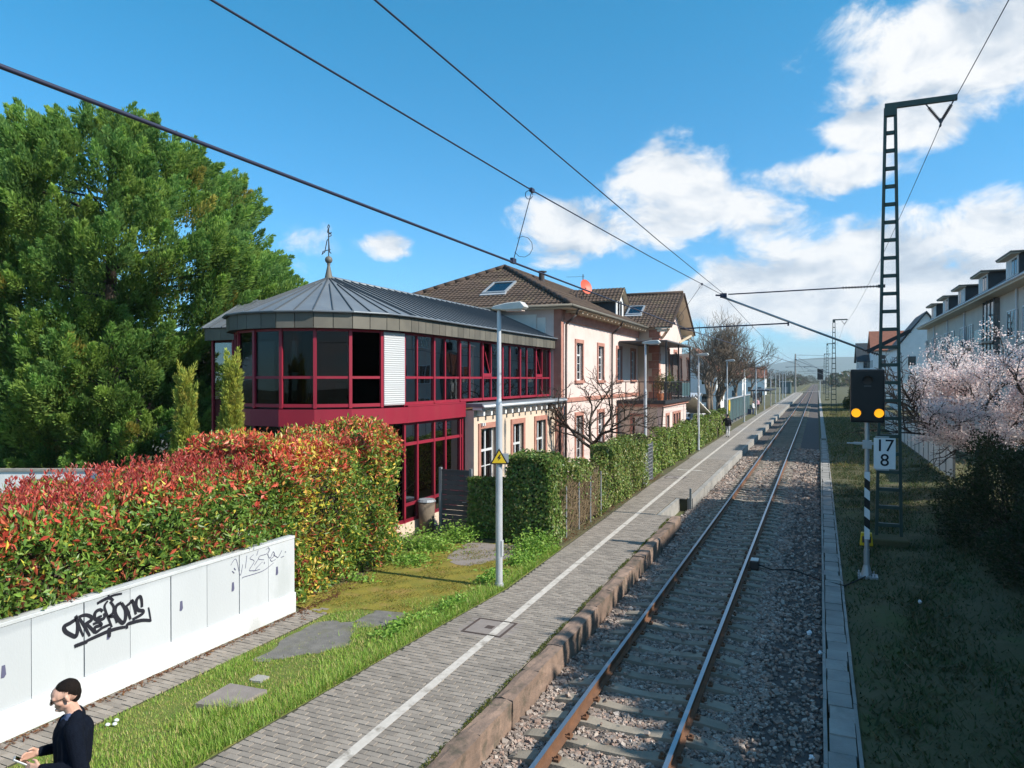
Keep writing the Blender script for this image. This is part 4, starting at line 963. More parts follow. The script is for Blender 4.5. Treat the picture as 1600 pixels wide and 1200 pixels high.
# ================================================================== red glazed pavilion
CX, CY, RG, RE = -13.75, 17.75, 2.65, 2.93
ZE0, ZE1, ZR = 5.98, 6.40, 7.72
YEND = 30.02
def azp(a, r, z=0.0): return Vector((CX + r * math.sin(R(a)), CY + r * math.cos(R(a)), z))
def build_pavilion():
    t = thing('glass_pavilion', 'two storey pavilion with red window frames, dark glass and grey metal roof', 'building', (CX, CY, 0))
    RED, GL = MATS['red_paint'], MATS['glass']
    gx = CX + RG                                   # straight glazing line
    az = [90 + 20 * k for k in range(8)]           # facet corners, from the straight wall round to the left wing
    def mull(p, z0, z1, w=0.075, dp=0.11, ang=0.0, name='mullion'):
        b = MB(); ca, sa = math.cos(ang), math.sin(ang)
        b.obox((p.x, p.y, (z0 + z1) / 2), (ca * dp / 2, sa * dp / 2, 0), (-sa * w / 2, ca * w / 2, 0), (0, 0, (z1 - z0) / 2)); return b.build(name, RED, t)
    def seg(p, q, z0, z1, name, m, th=0.05, off=0.0, inset=0.0):
        p = Vector((p.x, p.y, 0)); q = Vector((q.x, q.y, 0)); d = (q - p).normalized(); nn = Vector((d.y, -d.x, 0))
        if nn.dot(Vector((p.x - CX, p.y - CY - 3, 0)) if p.y > CY + 0.1 else Vector(((p.x + q.x) / 2 - CX, (p.y + q.y) / 2 - CY, 0))) < 0: nn = -nn
        c = (p + q) / 2 + nn * off; c.z = (z0 + z1) / 2
        b = MB(); b.obox(c, d * ((q - p).length / 2 - inset), nn * th / 2, (0, 0, (z1 - z0) / 2)); return b.build(name, m, t)
    ZS, ZT, ZH = 3.87, 4.66, 5.98                  # sill, transom, head of the upper storey
    # --- rotunda facets
    for k in range(7):
        p, q = azp(az[k], RG), azp(az[k + 1], RG); am = az[k] + 10
        ang = math.atan2(math.cos(R(az[k + 1])), math.sin(R(az[k + 1])))
        mull(q, 0.35, ZH, 0.085, 0.13, ang)
        seg(p, q, ZS - 0.02, ZS + 0.07, 'sill_rail', RED, 0.10, 0, 0.03)
        seg(p, q, ZT - 0.035, ZT + 0.035, 'transom', RED, 0.08, 0, 0.04)
        seg(p, q, ZH - 0.07, ZH - 0.001, 'head_rail', RED, 0.08, 0, 0.04)
        if k == 0:
            seg(p, q, ZS + 0.07, ZH - 0.07, 'pane', GL, 0.012, -0.02, 0.04)
            for j in range(34):
                z = ZS + 0.04 + j * 0.0605; d = (q - p).normalized(); nn = Vector((d.y, -d.x, 0)); nn = nn if nn.dot(azp(am, 1) - azp(am, 0)) > 0 else -nn
                c = (p + q) / 2 + nn * 0.085; c.z = z
                b = MB(); b.obox(c, d * 0.425, nn * 0.012 + Vector((0, 0, -0.012)), (nn * 0.4 + Vector((0, 0, 1))).normalized() * 0.027); b.build('blind_slat', MATS['blind'], t)
        else:
            seg(p, q, ZT + 0.035, ZH - 0.07, 'pane', GL, 0.012, 0, 0.04); seg(p, q, ZS + 0.07, ZT - 0.035, 'pane', GL, 0.012, 0, 0.04)
        # red spandrel band, lower storey
        P2, Q2 = azp(az[k], RG + 0.16), azp(az[k + 1], RG + 0.16)
        seg(P2, Q2, 3.34, 3.80, 'spandrel', RED, 0.06, -0.03)
        seg(p, q, 3.30, 3.86, 'spandrel_back', MATS['dark_frame'], 0.08, -0.06)
        seg(p, q, 2.66, 2.73, 'transom', RED, 0.08, 0, 0.04); seg(p, q, 0.40, 0.50, 'sill_rail', RED, 0.1, 0, 0.03)
        seg(p, q, 0.5, 2.66, 'pane', GL, 0.012, 0, 0.04); seg(p, q, 2.73, 3.32, 'pane', GL, 0.012, 0, 0.04)
        seg(p, q, 0.0, 0.40, 'plinth', MATS['beige_render'], 0.2, -0.03)
    mull(azp(90, RG), 0.35, ZH, 0.085, 0.13, 0)
    # --- straight wing, upper storey
    nb = 7; st = (YEND - CY) / nb
    for k in range(nb):
        y0, y1 = CY + k * st, CY + (k + 1) * st; ym = y0 + st * 0.42
        mull(Vector((gx, y1 - (0.05 if k == nb - 1 else 0), 0)), ZS, ZH, 0.085, 0.13); mull(Vector((gx + 0.0, ym, 0)), ZS, ZH, 0.06, 0.09)
        a, c, e = Vector((gx, y0, 0)), Vector((gx, ym, 0)), Vector((gx, y1, 0))
        seg(a, e, ZS - 0.02, ZS + 0.07, 'sill_rail', RED, 0.10, 0, 0.042); seg(a, e, ZT - 0.035, ZT + 0.035, 'transom', RED, 0.075, 0, 0.042); seg(a, e, ZH - 0.07, ZH - 0.001, 'head_rail', RED, 0.075, 0, 0.042)
        for (p, q) in ((a, c), (c, e)):
            seg(p, q, ZS + 0.07, ZT - 0.035, 'pane', GL, 0.012, 0, 0.035)
            tilt = (k == 3 and p is a) or (k == 6 and p is a)
            if not tilt: seg(p, q, ZT + 0.035, ZH - 0.07, 'pane', GL, 0.012, 0, 0.035)
            else:
                b = MB(); L = q.y - p.y - 0.08; yc = (p.y + q.y) / 2; z0, z1 = ZT + 0.09, ZH - 0.10; dx = -0.28
                for (ya, za, yb, zb) in ((yc - L / 2, z0, yc - L / 2, z1), (yc + L / 2, z0, yc + L / 2, z1), (yc - L / 2, z0, yc + L / 2, z0), (yc - L / 2, z1, yc + L / 2, z1)):
                    xa = gx + dx * (za - z0) / (z1 - z0); xb = gx + dx * (zb - z0) / (z1 - z0); b.bar((xa, ya, za), (xb, yb, zb), 0.055, 0.055, (1, 0, 0))
                o = b.build('tilted_sash', RED, t)
                b = MB(); b.add([(gx, yc - L / 2, z0), (gx, yc + L / 2, z0), (gx + dx, yc + L / 2, z1), (gx + dx, yc - L / 2, z1)], [(0, 1, 2, 3)]); b.build('sash_pane', GL, o)
                seg(p, q, ZT + 0.035, ZT + 0.16, 'sash_rail', RED, 0.09, 0.02, 0.04)
    # --- straight wing, lower storey up to the beige wall
    ys = [CY, CY + st * 0.42, CY + st, CY + st * 1.42, CY + 2 * st, 21.42]
    for y0, y1 in zip(ys[:-1], ys[1:]):
        a, c = Vector((gx, y0, 0)), Vector((gx, y1, 0)); mull(c, 0.35, 3.34, 0.075, 0.12)
        for z in (0.45, 0.92, 2.70, 3.30): seg(a, c, z - 0.045, z + 0.045, 'transom', RED, 0.09, 0, 0.035)
        for (z0, z1) in ((0.495, 0.875), (0.965, 2.655), (2.745, 3.255)): seg(a, c, z0, z1, 'pane', GL, 0.012, 0, 0.035)
    a, c = Vector((gx, CY, 0)), Vector((gx, 21.45, 0))
    seg(a, c, 0.0, 0.40, 'plinth', MATS['beige_render'], 0.2, -0.03); seg(a, c, 3.34, 3.80, 'spandrel', RED, 0.06, 0.13); seg(a, c, 3.35, 3.86, 'spandrel_back', MATS['dark_frame'], 0.08, -0.06)
    b = MB(); b.box(gx - 0.1, gx + 0.17, CY, 21.45, 3.805, 3.845); b.build('sill_flashing', RED, t)
    b = MB(); b.add([azp(a_, r_, 3.803) for r_ in (RG - 0.1,) for a_ in az] + [azp(a_, RG + 0.17, 3.825) for a_ in az], [(i, i + 1, 9 + i, 8 + i) for i in range(7)]); b.build('sill_flashing', RED, t)
    # --- interior: floors, back wall, columns, curtains, a lamp
    b = MB(); b.box(CX - 2.2, gx - 0.25, CY, YEND, 3.45, 3.6); b.tube((CX, CY, 3.45), (CX, CY, 3.6), RG - 0.2, RG - 0.2, 18); b.build('upper_floor', MATS['wood_floor'], t)
    b = MB(); b.box(CX - 2.2, gx - 0.25, CY, YEND, 0.02, 0.1); b.tube((CX, CY, 0.02), (CX, CY, 0.1), RG - 0.2, RG - 0.2, 18); b.build('lower_floor', MATS['wood_floor'], t)
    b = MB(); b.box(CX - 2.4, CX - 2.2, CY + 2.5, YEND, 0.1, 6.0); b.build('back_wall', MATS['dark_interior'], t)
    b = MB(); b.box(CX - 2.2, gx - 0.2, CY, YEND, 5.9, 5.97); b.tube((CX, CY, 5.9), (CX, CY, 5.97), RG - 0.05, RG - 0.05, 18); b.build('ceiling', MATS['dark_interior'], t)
    for y in (20.2, 23.6, 27.0): b = MB(); b.tube((gx - 0.55, y, 3.6), (gx - 0.55, y, 5.9), 0.09); b.build('column', MATS['white_paint'], t, True)
    def drape(p, q, z0, z1, name='curtain'):
        b = MB(); n = 26
        for z in (z0, z1):
            for i in range(n): f = i / (n - 1); x = Vector(p).lerp(Vector(q), f); b.v.append((x.x + 0.05 * math.sin(i * 1.9), x.y + 0.05 * math.cos(i * 1.9), z))
        b.f += [(i, i + 1, n + i + 1, n + i) for i in range(n - 1)]; b.build(name, MATS['curtain'], t, True)
    drape(azp(149, 2.5), azp(158, 2.45), 3.6, 5.85); drape(azp(166, 2.5), azp(171, 2.5), 3.6, 5.85)
    drape((gx - 0.3, 20.1, 0), (gx - 0.35, 20.7, 0), 0.2, 3.3); drape((gx - 0.3, 18.2, 0), (gx - 0.3, 18.5, 0), 0.2, 3.3)
    for k, y in enumerate((21.9, 23.7, 24.9, 26.5, 28.2, 29.3)): b = MB(); b.box(gx - 0.14, gx - 0.12, y, y + 0.5, ZS + 0.05, ZS + 0.52); b.build('window_card', MATS['cloth_white'], t)
    L = azp(166, 2.2, 0); b = MB(); b.tube((L.x, L.y, 5.15), (L.x, L.y, 5.9), 0.01); b.tube((L.x, L.y, 4.8), (L.x, L.y, 5.15), 0.13, 0.10, 10); b.build('pendant_lamp', MATS['canvas_white'], t)
    for k in range(4):
        c = azp(128 + 6 * (k % 2), 1.6 + 0.4 * (k // 2), 0)
        b = MB(); b.box(c.x - 0.2, c.x + 0.2, c.y - 0.2, c.y + 0.2, 4.03, 4.07); b.box(c.x - 0.2, c.x + 0.2, c.y + 0.17, c.y + 0.2, 4.07, 4.5); [b.box(c.x + i * 0.17 - 0.015, c.x + i * 0.17 + 0.015, c.y + j * 0.17 - 0.015, c.y + j * 0.17 + 0.015, 3.6, 4.03) for i in (-1, 1) for j in (-1, 1)]
        b.build('dining_chair', MATS['steel_grey'], t)
    # --- fascia panels
    ex = CX + RE
    y = CY; pn = 0
    while y < 30.0:
        y1 = min(y + 0.415, 30.02); b = MB(); b.box(ex - 0.03, ex, y + 0.009, y1 - 0.009, ZE0, ZE1); b.build('fascia_panel', MATS['zinc_brown'], t); y = y1
        if 30.02 - y < 0.05: break
    for k in range(8):
        a0 = 90 + 20 * k
        if a0 > 230: break
        p, q = azp(a0, RE), azp(a0 + 20, RE)
        for j in range(2):
            s, e = p.lerp(q, j / 2), p.lerp(q, (j + 1) / 2); d = (e - s).normalized(); nn = Vector((math.sin(R(a0 + 10)), math.cos(R(a0 + 10)), 0)); c = (s + e) / 2 - nn * 0.015; c.z = (ZE0 + ZE1) / 2
            b = MB(); b.obox(c, d * ((e - s).length / 2 - 0.010), nn * 0.015, (0, 0, (ZE1 - ZE0) / 2)); b.build('fascia_panel', MATS['zinc_brown'], t)
    b = MB(); b.box(ex - 0.06, ex - 0.034, CY, YEND, ZE0 + 0.035, ZE1); b.add([azp(a, RE - 0.05, z) for z in (ZE0 + 0.035, ZE1) for a in range(90, 251, 20)], [(i, i + 1, 10 + i, 9 + i) for i in range(8)]); b.build('fascia_backing', MATS['dark_frame'], t)
    b = MB(); b.box(gx - 0.3, ex - 0.032, CY, YEND, ZE0 + 0.002, ZE0 + 0.03); b.add([azp(a, RG - 0.3, ZE0 + 0.01) for a in range(90, 251, 20)] + [azp(a, RE - 0.035, ZE0 + 0.01) for a in range(90, 251, 20)], [(i, i + 1, 10 + i, 9 + i) for i in range(8)]); b.build('soffit', MATS['dark_frame'], t)
    # --- roof: conical rotunda, straight slope, standing seams
    RO = RE + 0.06; ap = Vector((CX, CY, ZR))
    for k in range(8):
        a0, a1 = 90 + 20 * k, 110 + 20 * k
        b = MB(); p, q = azp(a0, RO, ZE1 + 0.03), azp(a1, RO, ZE1 + 0.03); b.add([p, q, ap, p - Vector((0, 0, 0.05)), q - Vector((0, 0, 0.05))], [(0, 1, 2), (0, 3, 4, 1)]); b.build('roof_segment', MATS['zinc'], t)
        for f in (0.0, 0.5):
            e = p.lerp(q, f); d = (ap - e)
            b = MB(); b.bar(e + Vector((0, 0, 0.012)), e + d * (0.97 if f == 0 else 0.78) + Vector((0, 0, 0.012)), 0.022, 0.045); b.build('standing_seam', MATS['zinc_seam'], t)
    exo = CX + RO; yw = 30.08
    b = MB(); b.add([(exo, CY, ZE1 + 0.03), (exo, yw, ZE1 + 0.03), (CX, yw, ZR), (CX, CY, ZR), (exo, CY, ZE1 - 0.02), (exo, yw, ZE1 - 0.02)], [(0, 1, 2, 3), (0, 4, 5, 1)]); b.build('roof_slope', MATS['zinc'], t)
    b = MB(); b.add([(CX, CY, ZR), (CX, yw, ZR), (CX - 3.6, yw, ZE1 - 0.1), (CX - 3.6, CY, ZE1 - 0.1)], [(0, 1, 2, 3)]); b.build('roof_slope', MATS['zinc'], t)
    y = CY + 0.21
    while y < yw - 0.1:
        b = MB(); b.bar((exo, y, ZE1 + 0.042), (CX + 0.05, y, ZR + 0.005), 0.022, 0.045); b.build('standing_seam', MATS['zinc_seam'], t); y += 0.42
    b = MB(); b.tube((CX, CY, ZR - 0.01), (CX, yw, ZR - 0.01), 0.07, 0.07, 8); b.build('ridge_cap', MATS['zinc'], t, True)
    b = MB(); b.box(CX - 1.6, CX - 0.05, yw - 3.2, yw - 2.6, ZR - 0.6, ZR + 0.06); b.build('roof_vent', MATS['zinc_brown'], t)
    b = MB(); b.path([azp(a, RO + 0.03, ZE1 + 0.02) for a in range(90, 251, 20)], 0.03); b.tube((exo + 0.03, CY, ZE1 + 0.02), (exo + 0.03, yw, ZE1 + 0.02), 0.03); b.build('gutter_edge', MATS['zinc'], t)
    # finial: cone, ball, weathervane
    b = MB(); b.tube((CX, CY, ZR - 0.05), (CX, CY, ZR + 0.40), 0.13, 0.035, 14); b.tube((CX, CY, ZR + 0.38), (CX, CY, ZR + 0.44), 0.05, 0.05, 12); o = b.build('finial_cone', MATS['zinc_brown'], t); autosmooth(o)
    b = MB(); b.ball((CX, CY, ZR + 0.54), 0.115, n=16, m=12); b.build('finial_ball', MATS['zinc_brown'], t, True)
    w = MB(); w.tube((CX, CY, ZR + 0.62), (CX, CY, ZR + 1.52), 0.016)
    rt = Vector((C_, S_, 0)); z0 = ZR + 0.72
    def wv(pts, r=0.014):
        r *= 0.75; w.path([Vector((CX, CY, 0)) + rt * a + Vector((0, 0, z0 + c)) for a, c in pts], r, 5)
    wv([(-0.20, 0.0), (-0.12, 0.06), (-0.05, 0.42), (0.0, 0.46), (0.03, 0.06), (0.08, 0.02)], 0.02); wv([(-0.17, 0.08), (0.06, 0.14)], 0.016); wv([(-0.21, -0.03), (-0.17, 0.10)], 0.016)
    wv([(-0.02, 0.52), (0.08, 0.56), (0.06, 0.64), (-0.04, 0.66), (-0.02, 0.76), (0.03, 0.84), (0.0, 0.9), (-0.04, 0.80)], 0.018); wv([(0.0, 0.60), (0.09, 0.66)], 0.02)
    w.build('weathervane', MATS['dark_frame'], t)
    # --- short left wing behind the rotunda
    y0, x0 = 18.9, -20.0
    b = MB(); b.box(x0 + 0.1, CX - 2.0, y0 + 0.25, 24.6, 0, 6.0); b.build('wing_wall', MATS['dark_red_wall'], t)
    for k in range(4):
        xa = x0 + 0.1 + k * 0.95; b = MB(); b.box(xa, xa + 0.08, y0 + 0.15, y0 + 0.24, 0.3, 6.0); b.build('mullion', RED, t)
        b = MB(); b.box(xa + 0.09, xa + 0.94, y0 + 0.2, y0 + 0.23, 3.9, 5.9); b.build('pane', MATS['glass_far'], t)
    for k in range(5): xa = x0 + k * 0.72; b = MB(); b.box(xa + 0.004, xa + 0.716, y0 - 0.03, y0, ZE0, ZE1); b.build('fascia_panel', MATS['zinc_brown'], t)
    b = MB(); b.box(x0 - 0.03, x0, y0 - 0.03, 24.8, ZE0, ZE1); b.build('fascia_panel', MATS['zinc_brown'], t)
    rz = ZR - 0.02; re = (-20.75, 21.6, rz)
    b = MB(); b.add([(x0 - 0.08, y0 - 0.1, ZE1 + 0.02), (CX, y0 - 0.1, ZE1 + 0.02), (CX, 21.6, rz), re, (x0 - 0.9, 24.9, ZE1 + 0.02), (CX, 24.9, ZE1 + 0.02)], [(0, 1, 2, 3), (3, 2, 5, 4)]); b.add([(x0 - 0.08, y0 - 0.1, ZE1 + 0.01), re, (x0 - 0.9, 24.9, ZE1 + 0.02)], [(0, 1, 2)]); b.build('wing_roof', MATS['zinc'], t)
    for k in range(10):
        x = x0 + 0.3 + k * 0.55; b = MB(); b.bar((x, y0 - 0.1, ZE1 + 0.035), (x - 0.35, 21.5, rz + 0.01), 0.022, 0.04); b.build('standing_seam', MATS['zinc_seam'], t)
    b = MB(); b.bar((x0 - 0.08, y0 - 0.1, ZE1 + 0.03), re, 0.06, 0.05); b.build('hip_cap', MATS['zinc'], t)
build_pavilion()
# ================================================================== old station building (hotel)
def tile_face(name, o, du, ds, spans, slen, t, m, h=0.30, w=0.24, lift=0.032, amp=0.026):
    """pantile courses on a roof plane: o eave origin, du along the eave, ds up the slope, spans(s)->(u0,u1)"""
    o = np.array(o, float); du = np.array(du, float); ds = np.array(ds, float); nr = np.cross(du, ds); nr /= np.linalg.norm(nr)
    if nr[2] < 0: nr = -nr
    V, Fc = [], []; k = 0; s = 0.0
    while s < slen - 0.02:
        s1 = min(s + h + 0.05, slen); u0, u1 = spans(min(s + h / 2, slen)); 
        if u1 - u0 > 0.1:
            n = max(3, int((u1 - u0) / w * 5)); uu = np.linspace(u0, u1, n); ph = uu / w * 2 * math.pi; wv = amp * np.maximum(np.cos(ph), -0.35) + rng.normal() * 0.004
            lo = o + uu[:, None] * du + s * ds + nr * (lift + wv)[:, None]; hi = o + uu[:, None] * du + s1 * ds + nr * (0.002 + wv)[:, None]; lip = o + uu[:, None] * du + (s + 0.004) * ds + nr * (-0.01 + 0 * wv)[:, None]
            b = len(V); V += lo.tolist() + hi.tolist() + lip.tolist()
            for i in range(n - 1): Fc += [(b + i, b + i + 1, b + n + i + 1, b + n + i), (b + 2 * n + i, b + 2 * n + i + 1, b + i + 1, b + i)]
        s += h; k += 1
    mb = MB(); mb.v = [tuple(v) for v in V]; mb.f = Fc
    ob = mb.build(name, m, t); ob['kind'] = 'stuff'; return ob
def window(t, X, yc, z0, z1, w, style='tall', sur=0.16, face=1):
    """sandstone surround, white frame with glazing bars and panes in a wall facing +X"""
    y0, y1 = yc - w / 2, yc + w / 2
    b = MB(); b.box(X - 0.03, X + 0.045, y0 - sur, y0, z0, z1); b.box(X - 0.03, X + 0.045, y1, y1 + sur, z0, z1); b.box(X - 0.03, X + 0.05, y0 - sur, y1 + sur, z1, z1 + sur * 1.1)
    s = b.build('surround', MATS['sandstone'], t)
    b = MB(); b.box(X - 0.03, X + 0.10, y0 - sur - 0.04, y1 + sur + 0.04, z0 - 0.14, z0); b.build('sill', MATS['sandstone'], t)
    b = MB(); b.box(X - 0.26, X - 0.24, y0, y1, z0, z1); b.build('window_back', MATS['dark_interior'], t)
    xf = X - 0.16
    b = MB(); f = 0.06
    b.box(xf, xf + 0.05, y0, y0 + f, z0, z1); b.box(xf, xf + 0.05, y1 - f, y1, z0, z1); b.box(xf, xf + 0.05, y0 + f, y1 - f, z0, z0 + f); b.box(xf, xf + 0.05, y0 + f, y1 - f, z1 - f, z1)
    b.box(xf, xf + 0.055, yc - 0.04, yc + 0.04, z0 + f, z1 - f); zt = z0 + (z1 - z0) * 0.68; b.box(xf + 0.002, xf + 0.06, y0 + f, y1 - f, zt - 0.04, zt + 0.04)
    for k in (1, 2): zz = z0 + (zt - z0) * k / 3; b.box(xf + 0.01, xf + 0.04, y0 + f, y1 - f, zz - 0.015, zz + 0.015)
    wf = b.build('window_frame', MATS['white_gloss'], t)
    b = MB(); b.box(xf + 0.018, xf + 0.026, y0 + 0.02, y1 - 0.02, z0 + 0.02, z1 - 0.02); b.build('pane', MATS['glass_far'], wf)
    b = MB(); b.box(X - 0.22, X - 0.21, y0, y0 + w * 0.28, z0, z1); b.box(X - 0.22, X - 0.21, y1 - w * 0.28, y1, z0, z1); b.build('net_curtain', MATS['cloth_white'], wf)
def wall_with_holes(t, name, X, y0, y1, z0, z1, holes, m, th=0.3):
    """wall facing +X at x = X, cut by rectangular openings (yc, w, za, zb)"""
    b = MB(); ys = sorted(set([y0, y1] + [h[0] - h[1] / 2 for h in holes] + [h[0] + h[1] / 2 for h in holes])); zs = sorted(set([z0, z1] + [h[2] for h in holes] + [h[3] for h in holes]))
    for a, c in zip(ys[:-1], ys[1:]):
        run = None
        for e, f in zip(zs[:-1], zs[1:]):
            my, mz = (a + c) / 2, (e + f) / 2
            solid = not any(h[0] - h[1] / 2 < my < h[0] + h[1] / 2 and h[2] < mz < h[3] for h in holes)
            if solid:
                if run is None: run = e
            elif run is not None: b.box(X - th, X, a, c, run, e); run = None
        if run is not None: b.box(X - th, X, a, c, run, zs[-1])
    return b.build(name, m, t)
HX, HY0 = -10.60, 30.1
def build_hotel():
    t = thing('hotel_building', 'pale pink two storey old station building with brown tiled hip roof', 'building', (-14, 40, 0))
    PINK, ST = MATS['pink_render'], MATS['sandstone']
    ZW = 7.75
    yw = [32.8, 36.5, 40.3, 43.7]
    holes = [(y, 1.0, 4.55, 6.35) for y in yw] + [(y, 1.05, 0.75, 2.85) for y in yw[:3]]
    wall_with_holes(t, 'front_wall', HX, HY0, 45.0, -0.2, ZW, holes, PINK)
    for (y, w, a, c) in holes: window(t, HX, y, a, c, w)
    b = MB(); b.box(-20.6, HX - 0.302, HY0, 30.4, -0.2, ZW); b.build('side_wall', PINK, t)
    b = MB(); b.box(-20.6, -20.3, 30.4, 60, -0.2, ZW); b.build('rear_wall', PINK, t)
    b = MB(); b.box(-20.3, HX - 0.35, 59.7, 60, -0.2, ZW); b.build('end_wall', PINK, t)
    b = MB(); b.box(-14.2, -11.75, 30.06, 30.098, 6.35, 7.55); b.box(-11.7, -11.3, 30.06, 30.098, 6.7, 7.4); b.build('sign_board', MATS['canvas_white'], t)
    # sandstone corner, string course, cornice
    b = MB(); b.box(HX - 0.30, HX + 0.05, HY0 - 0.04, HY0 + 0.28, -0.2, ZW - 0.005); b.build('corner_pilaster', ST, t)
    b = MB(); b.box(HX - 0.1, HX + 0.06, HY0 + 0.3, 45.0, 3.55, 3.75); b.build('string_course', ST, t)
    b = MB(); b.box(HX - 0.1, HX + 0.09, HY0 + 0.3, 45.0, 7.25, ZW - 0.01); b.build('cornice', ST, t)
    # --- gable wing
    WXF, WY0, WY1 = -9.26, 45.0, 53.3
    wh = [(47.9, 0.95, 4.75, 6.5), (50.7, 0.95, 4.75, 6.5)]
    wall_with_holes(t, 'wing_front', WXF, WY0, WY1, -0.2, ZW, wh, PINK)
    for (y, w, a, c) in wh: window(t, WXF, y, a, c, w)
    b = MB(); b.prism([(WXF - 0.3, WY0, ZW), (WXF - 0.3, WY1, ZW), (WXF - 0.3, (WY0 + WY1) / 2, 10.25)], (0.3, 0, 0)); recalc(b.build('gable', PINK, t))
    b = MB(); b.box(-12, WXF - 0.302, WY0, WY0 + 0.3, -0.2, ZW + 0.2); b.build('wing_side_wall', MATS['beige_render'], t)
    b = MB(); b.box(-12, WXF - 0.302, WY1 - 0.3, WY1, -0.2, ZW + 0.2); b.build('wing_side_wall', PINK, t)
    for k in range(16):
        z = -0.1 + k * 0.49; l = 0.62 if k % 2 else 0.42
        b = MB(); b.box(WXF - l, WXF + 0.03, WY0 - 0.035, WY0 + (0.42 if k % 2 else 0.62), z, z + 0.47); b.build('quoin', ST, t)
    # --- roofs
    E, RZ = 7.86, 10.65; ex, ey, w = -9.90, 29.5, 5.65; T = MATS['roof_tile']
    sl = math.hypot(w, RZ - E); ds = np.array([0, w, RZ - E]) / sl
    tile_face('hip_tiles', (ex - 2 * w, ey, E), (1, 0, 0), ds, lambda s: (s / sl * w, 2 * w - s / sl * w), sl, t, T)
    ds = np.array([-w, 0, RZ - E]) / sl
    tile_face('front_tiles', (ex, ey, E), (0, 1, 0), ds, lambda s: (s / sl * w, 45.3 - ey + s / sl * 3.0), sl, t, T)
    tile_face('front_tiles', (ex, 53.8, E), (0, 1, 0), ds, lambda s: (-s / sl * 3.0, 7.0 - s / sl * 5), sl, t, T)
    b = MB(); zz = E - 0.03
    b.add([(ex, ey, zz), (ex - 2 * w, ey, zz), (ex - w, ey + w, RZ - 0.03), (ex, 60.5, zz), (ex - w, 56, RZ - 0.03), (ex - 2 * w, 60.5, zz)], [(0, 1, 2), (0, 2, 4, 3), (1, 5, 4, 2), (3, 4, 5)]); b.build('roof_deck', MATS['ridge_tile'], t)
    b = MB(); b.box(ex - 2 * w, ex, ey, HY0 + 0.3, E - 0.12, E - 0.075); b.box(HX - 0.2, ex, HY0 + 0.3, 44.45, E - 0.12, E - 0.075); b.build('eaves_soffit', MATS['cream_wood'], t)
    for k in range(20): y = HY0 + 0.5 + k * 0.72; b = MB(); b.box(HX, ex - 0.05, y, y + 0.12, E - 0.24, E - 0.121); b.build('rafter_tail', MATS['cream_wood'], t)
    b = MB(); b.path([Vector((ex, ey, E + 0.06)).lerp(Vector((ex - w, ey + w, RZ + 0.05)), k / 14) for k in range(15)], 0.12, 8); b.path([Vector((ex - 2 * w, ey, E + 0.06)).lerp(Vector((ex - w, ey + w, RZ + 0.05)), k / 14) for k in range(15)], 0.12, 8); b.path([Vector((ex - w, ey + w, RZ + 0.04)), Vector((ex - w, 56, RZ + 0.04))], 0.12, 8); b.build('ridge_tiles', MATS['ridge_tile'], t, True)
    b = MB(); b.tube((ex + 0.06, ey - 0.05, E - 0.02), (ex + 0.06, 44.4, E - 0.02), 0.075, n=8); b.tube((ex - 2 * w, ey - 0.06, E - 0.02), (ex + 0.06, ey - 0.06, E - 0.02), 0.07, n=8); b.build('gutter', MATS['zinc_brown'], t, True)
    # wing roof: ridge square to the track, wide overhang with pale soffit
    ry, rz, gx0 = 49.15, 10.48, -8.45; e0, e1 = 44.45, 53.85; run = ry - e0; s2 = math.hypot(run, rz - E)
    tile_face('wing_tiles', (gx0, e0, E), (-1, 0, 0), np.array([0, run, rz - E]) / s2, lambda s: (0, 1.45 + s / s2 * 5.2), s2, t, T)
    tile_face('wing_tiles', (gx0, e1, E), (-1, 0, 0), np.array([0, -run, rz - E]) / s2, lambda s: (0, 1.45 + s / s2 * 5.2), s2, t, T)
    for (ya, s) in ((e0, 1), (e1, -1)):
        b = MB(); b.add([(gx0, ya, E - 0.10), (WXF - 0.1, ya, E - 0.10), (WXF - 0.1, ry, rz - 0.10), (gx0, ry, rz - 0.10), (gx0, ya, E - 0.03), (WXF - 0.1, ya, E - 0.03), (WXF - 0.1, ry, rz - 0.03), (gx0, ry, rz - 0.03)], [(0, 1, 2, 3), (4, 5, 6, 7), (0, 3, 7, 4), (0, 4, 5, 1)]); b.build('gable_soffit', MATS['cream_wood'], t)
        b = MB(); b.bar((gx0 + 0.02, ya, E - 0.03), (gx0 + 0.02, ry, rz - 0.03), 0.05, 0.2, (1, 0, 0)); b.build('barge_board', MATS['ridge_tile'], t)
        b = MB(); b.bar((gx0 - 0.2, ya + 0.1 * s, E - 0.2), (WXF, ya + 0.1 * s, E - 0.2), 0.12, 0.16); b.bar((gx0 - 0.15, ya + 0.45 * s, E - 0.05), (WXF, ya + 1.6 * s, E - 0.6), 0.12, 0.14); b.build('bracket', MATS['cream_wood'], t)
    b = MB(); b.tube((gx0, ry, rz + 0.04), (-15.3, ry, rz + 0.04), 0.12, n=8); b.build('ridge_tiles', MATS['ridge_tile'], t, True)
    # --- dormer on the front slope
    dy0, dy1, df, dz = 41.6, 43.6, -11.15, 10.2; dm = (dy0 + dy1) / 2
    b = MB(); b.prism([(df, dy0 + 0.12, 8.45), (df, dy0 + 0.12, 9.35), (-14.0, dy0 + 0.12, 9.35)], (0, 0.06, 0)); b.prism([(df, dy1 - 0.18, 8.45), (df, dy1 - 0.18, 9.35), (-14.0, dy1 - 0.18, 9.35)], (0, 0.06, 0)); recalc(b.build('dormer_cheek', MATS['slate_roof'], t))
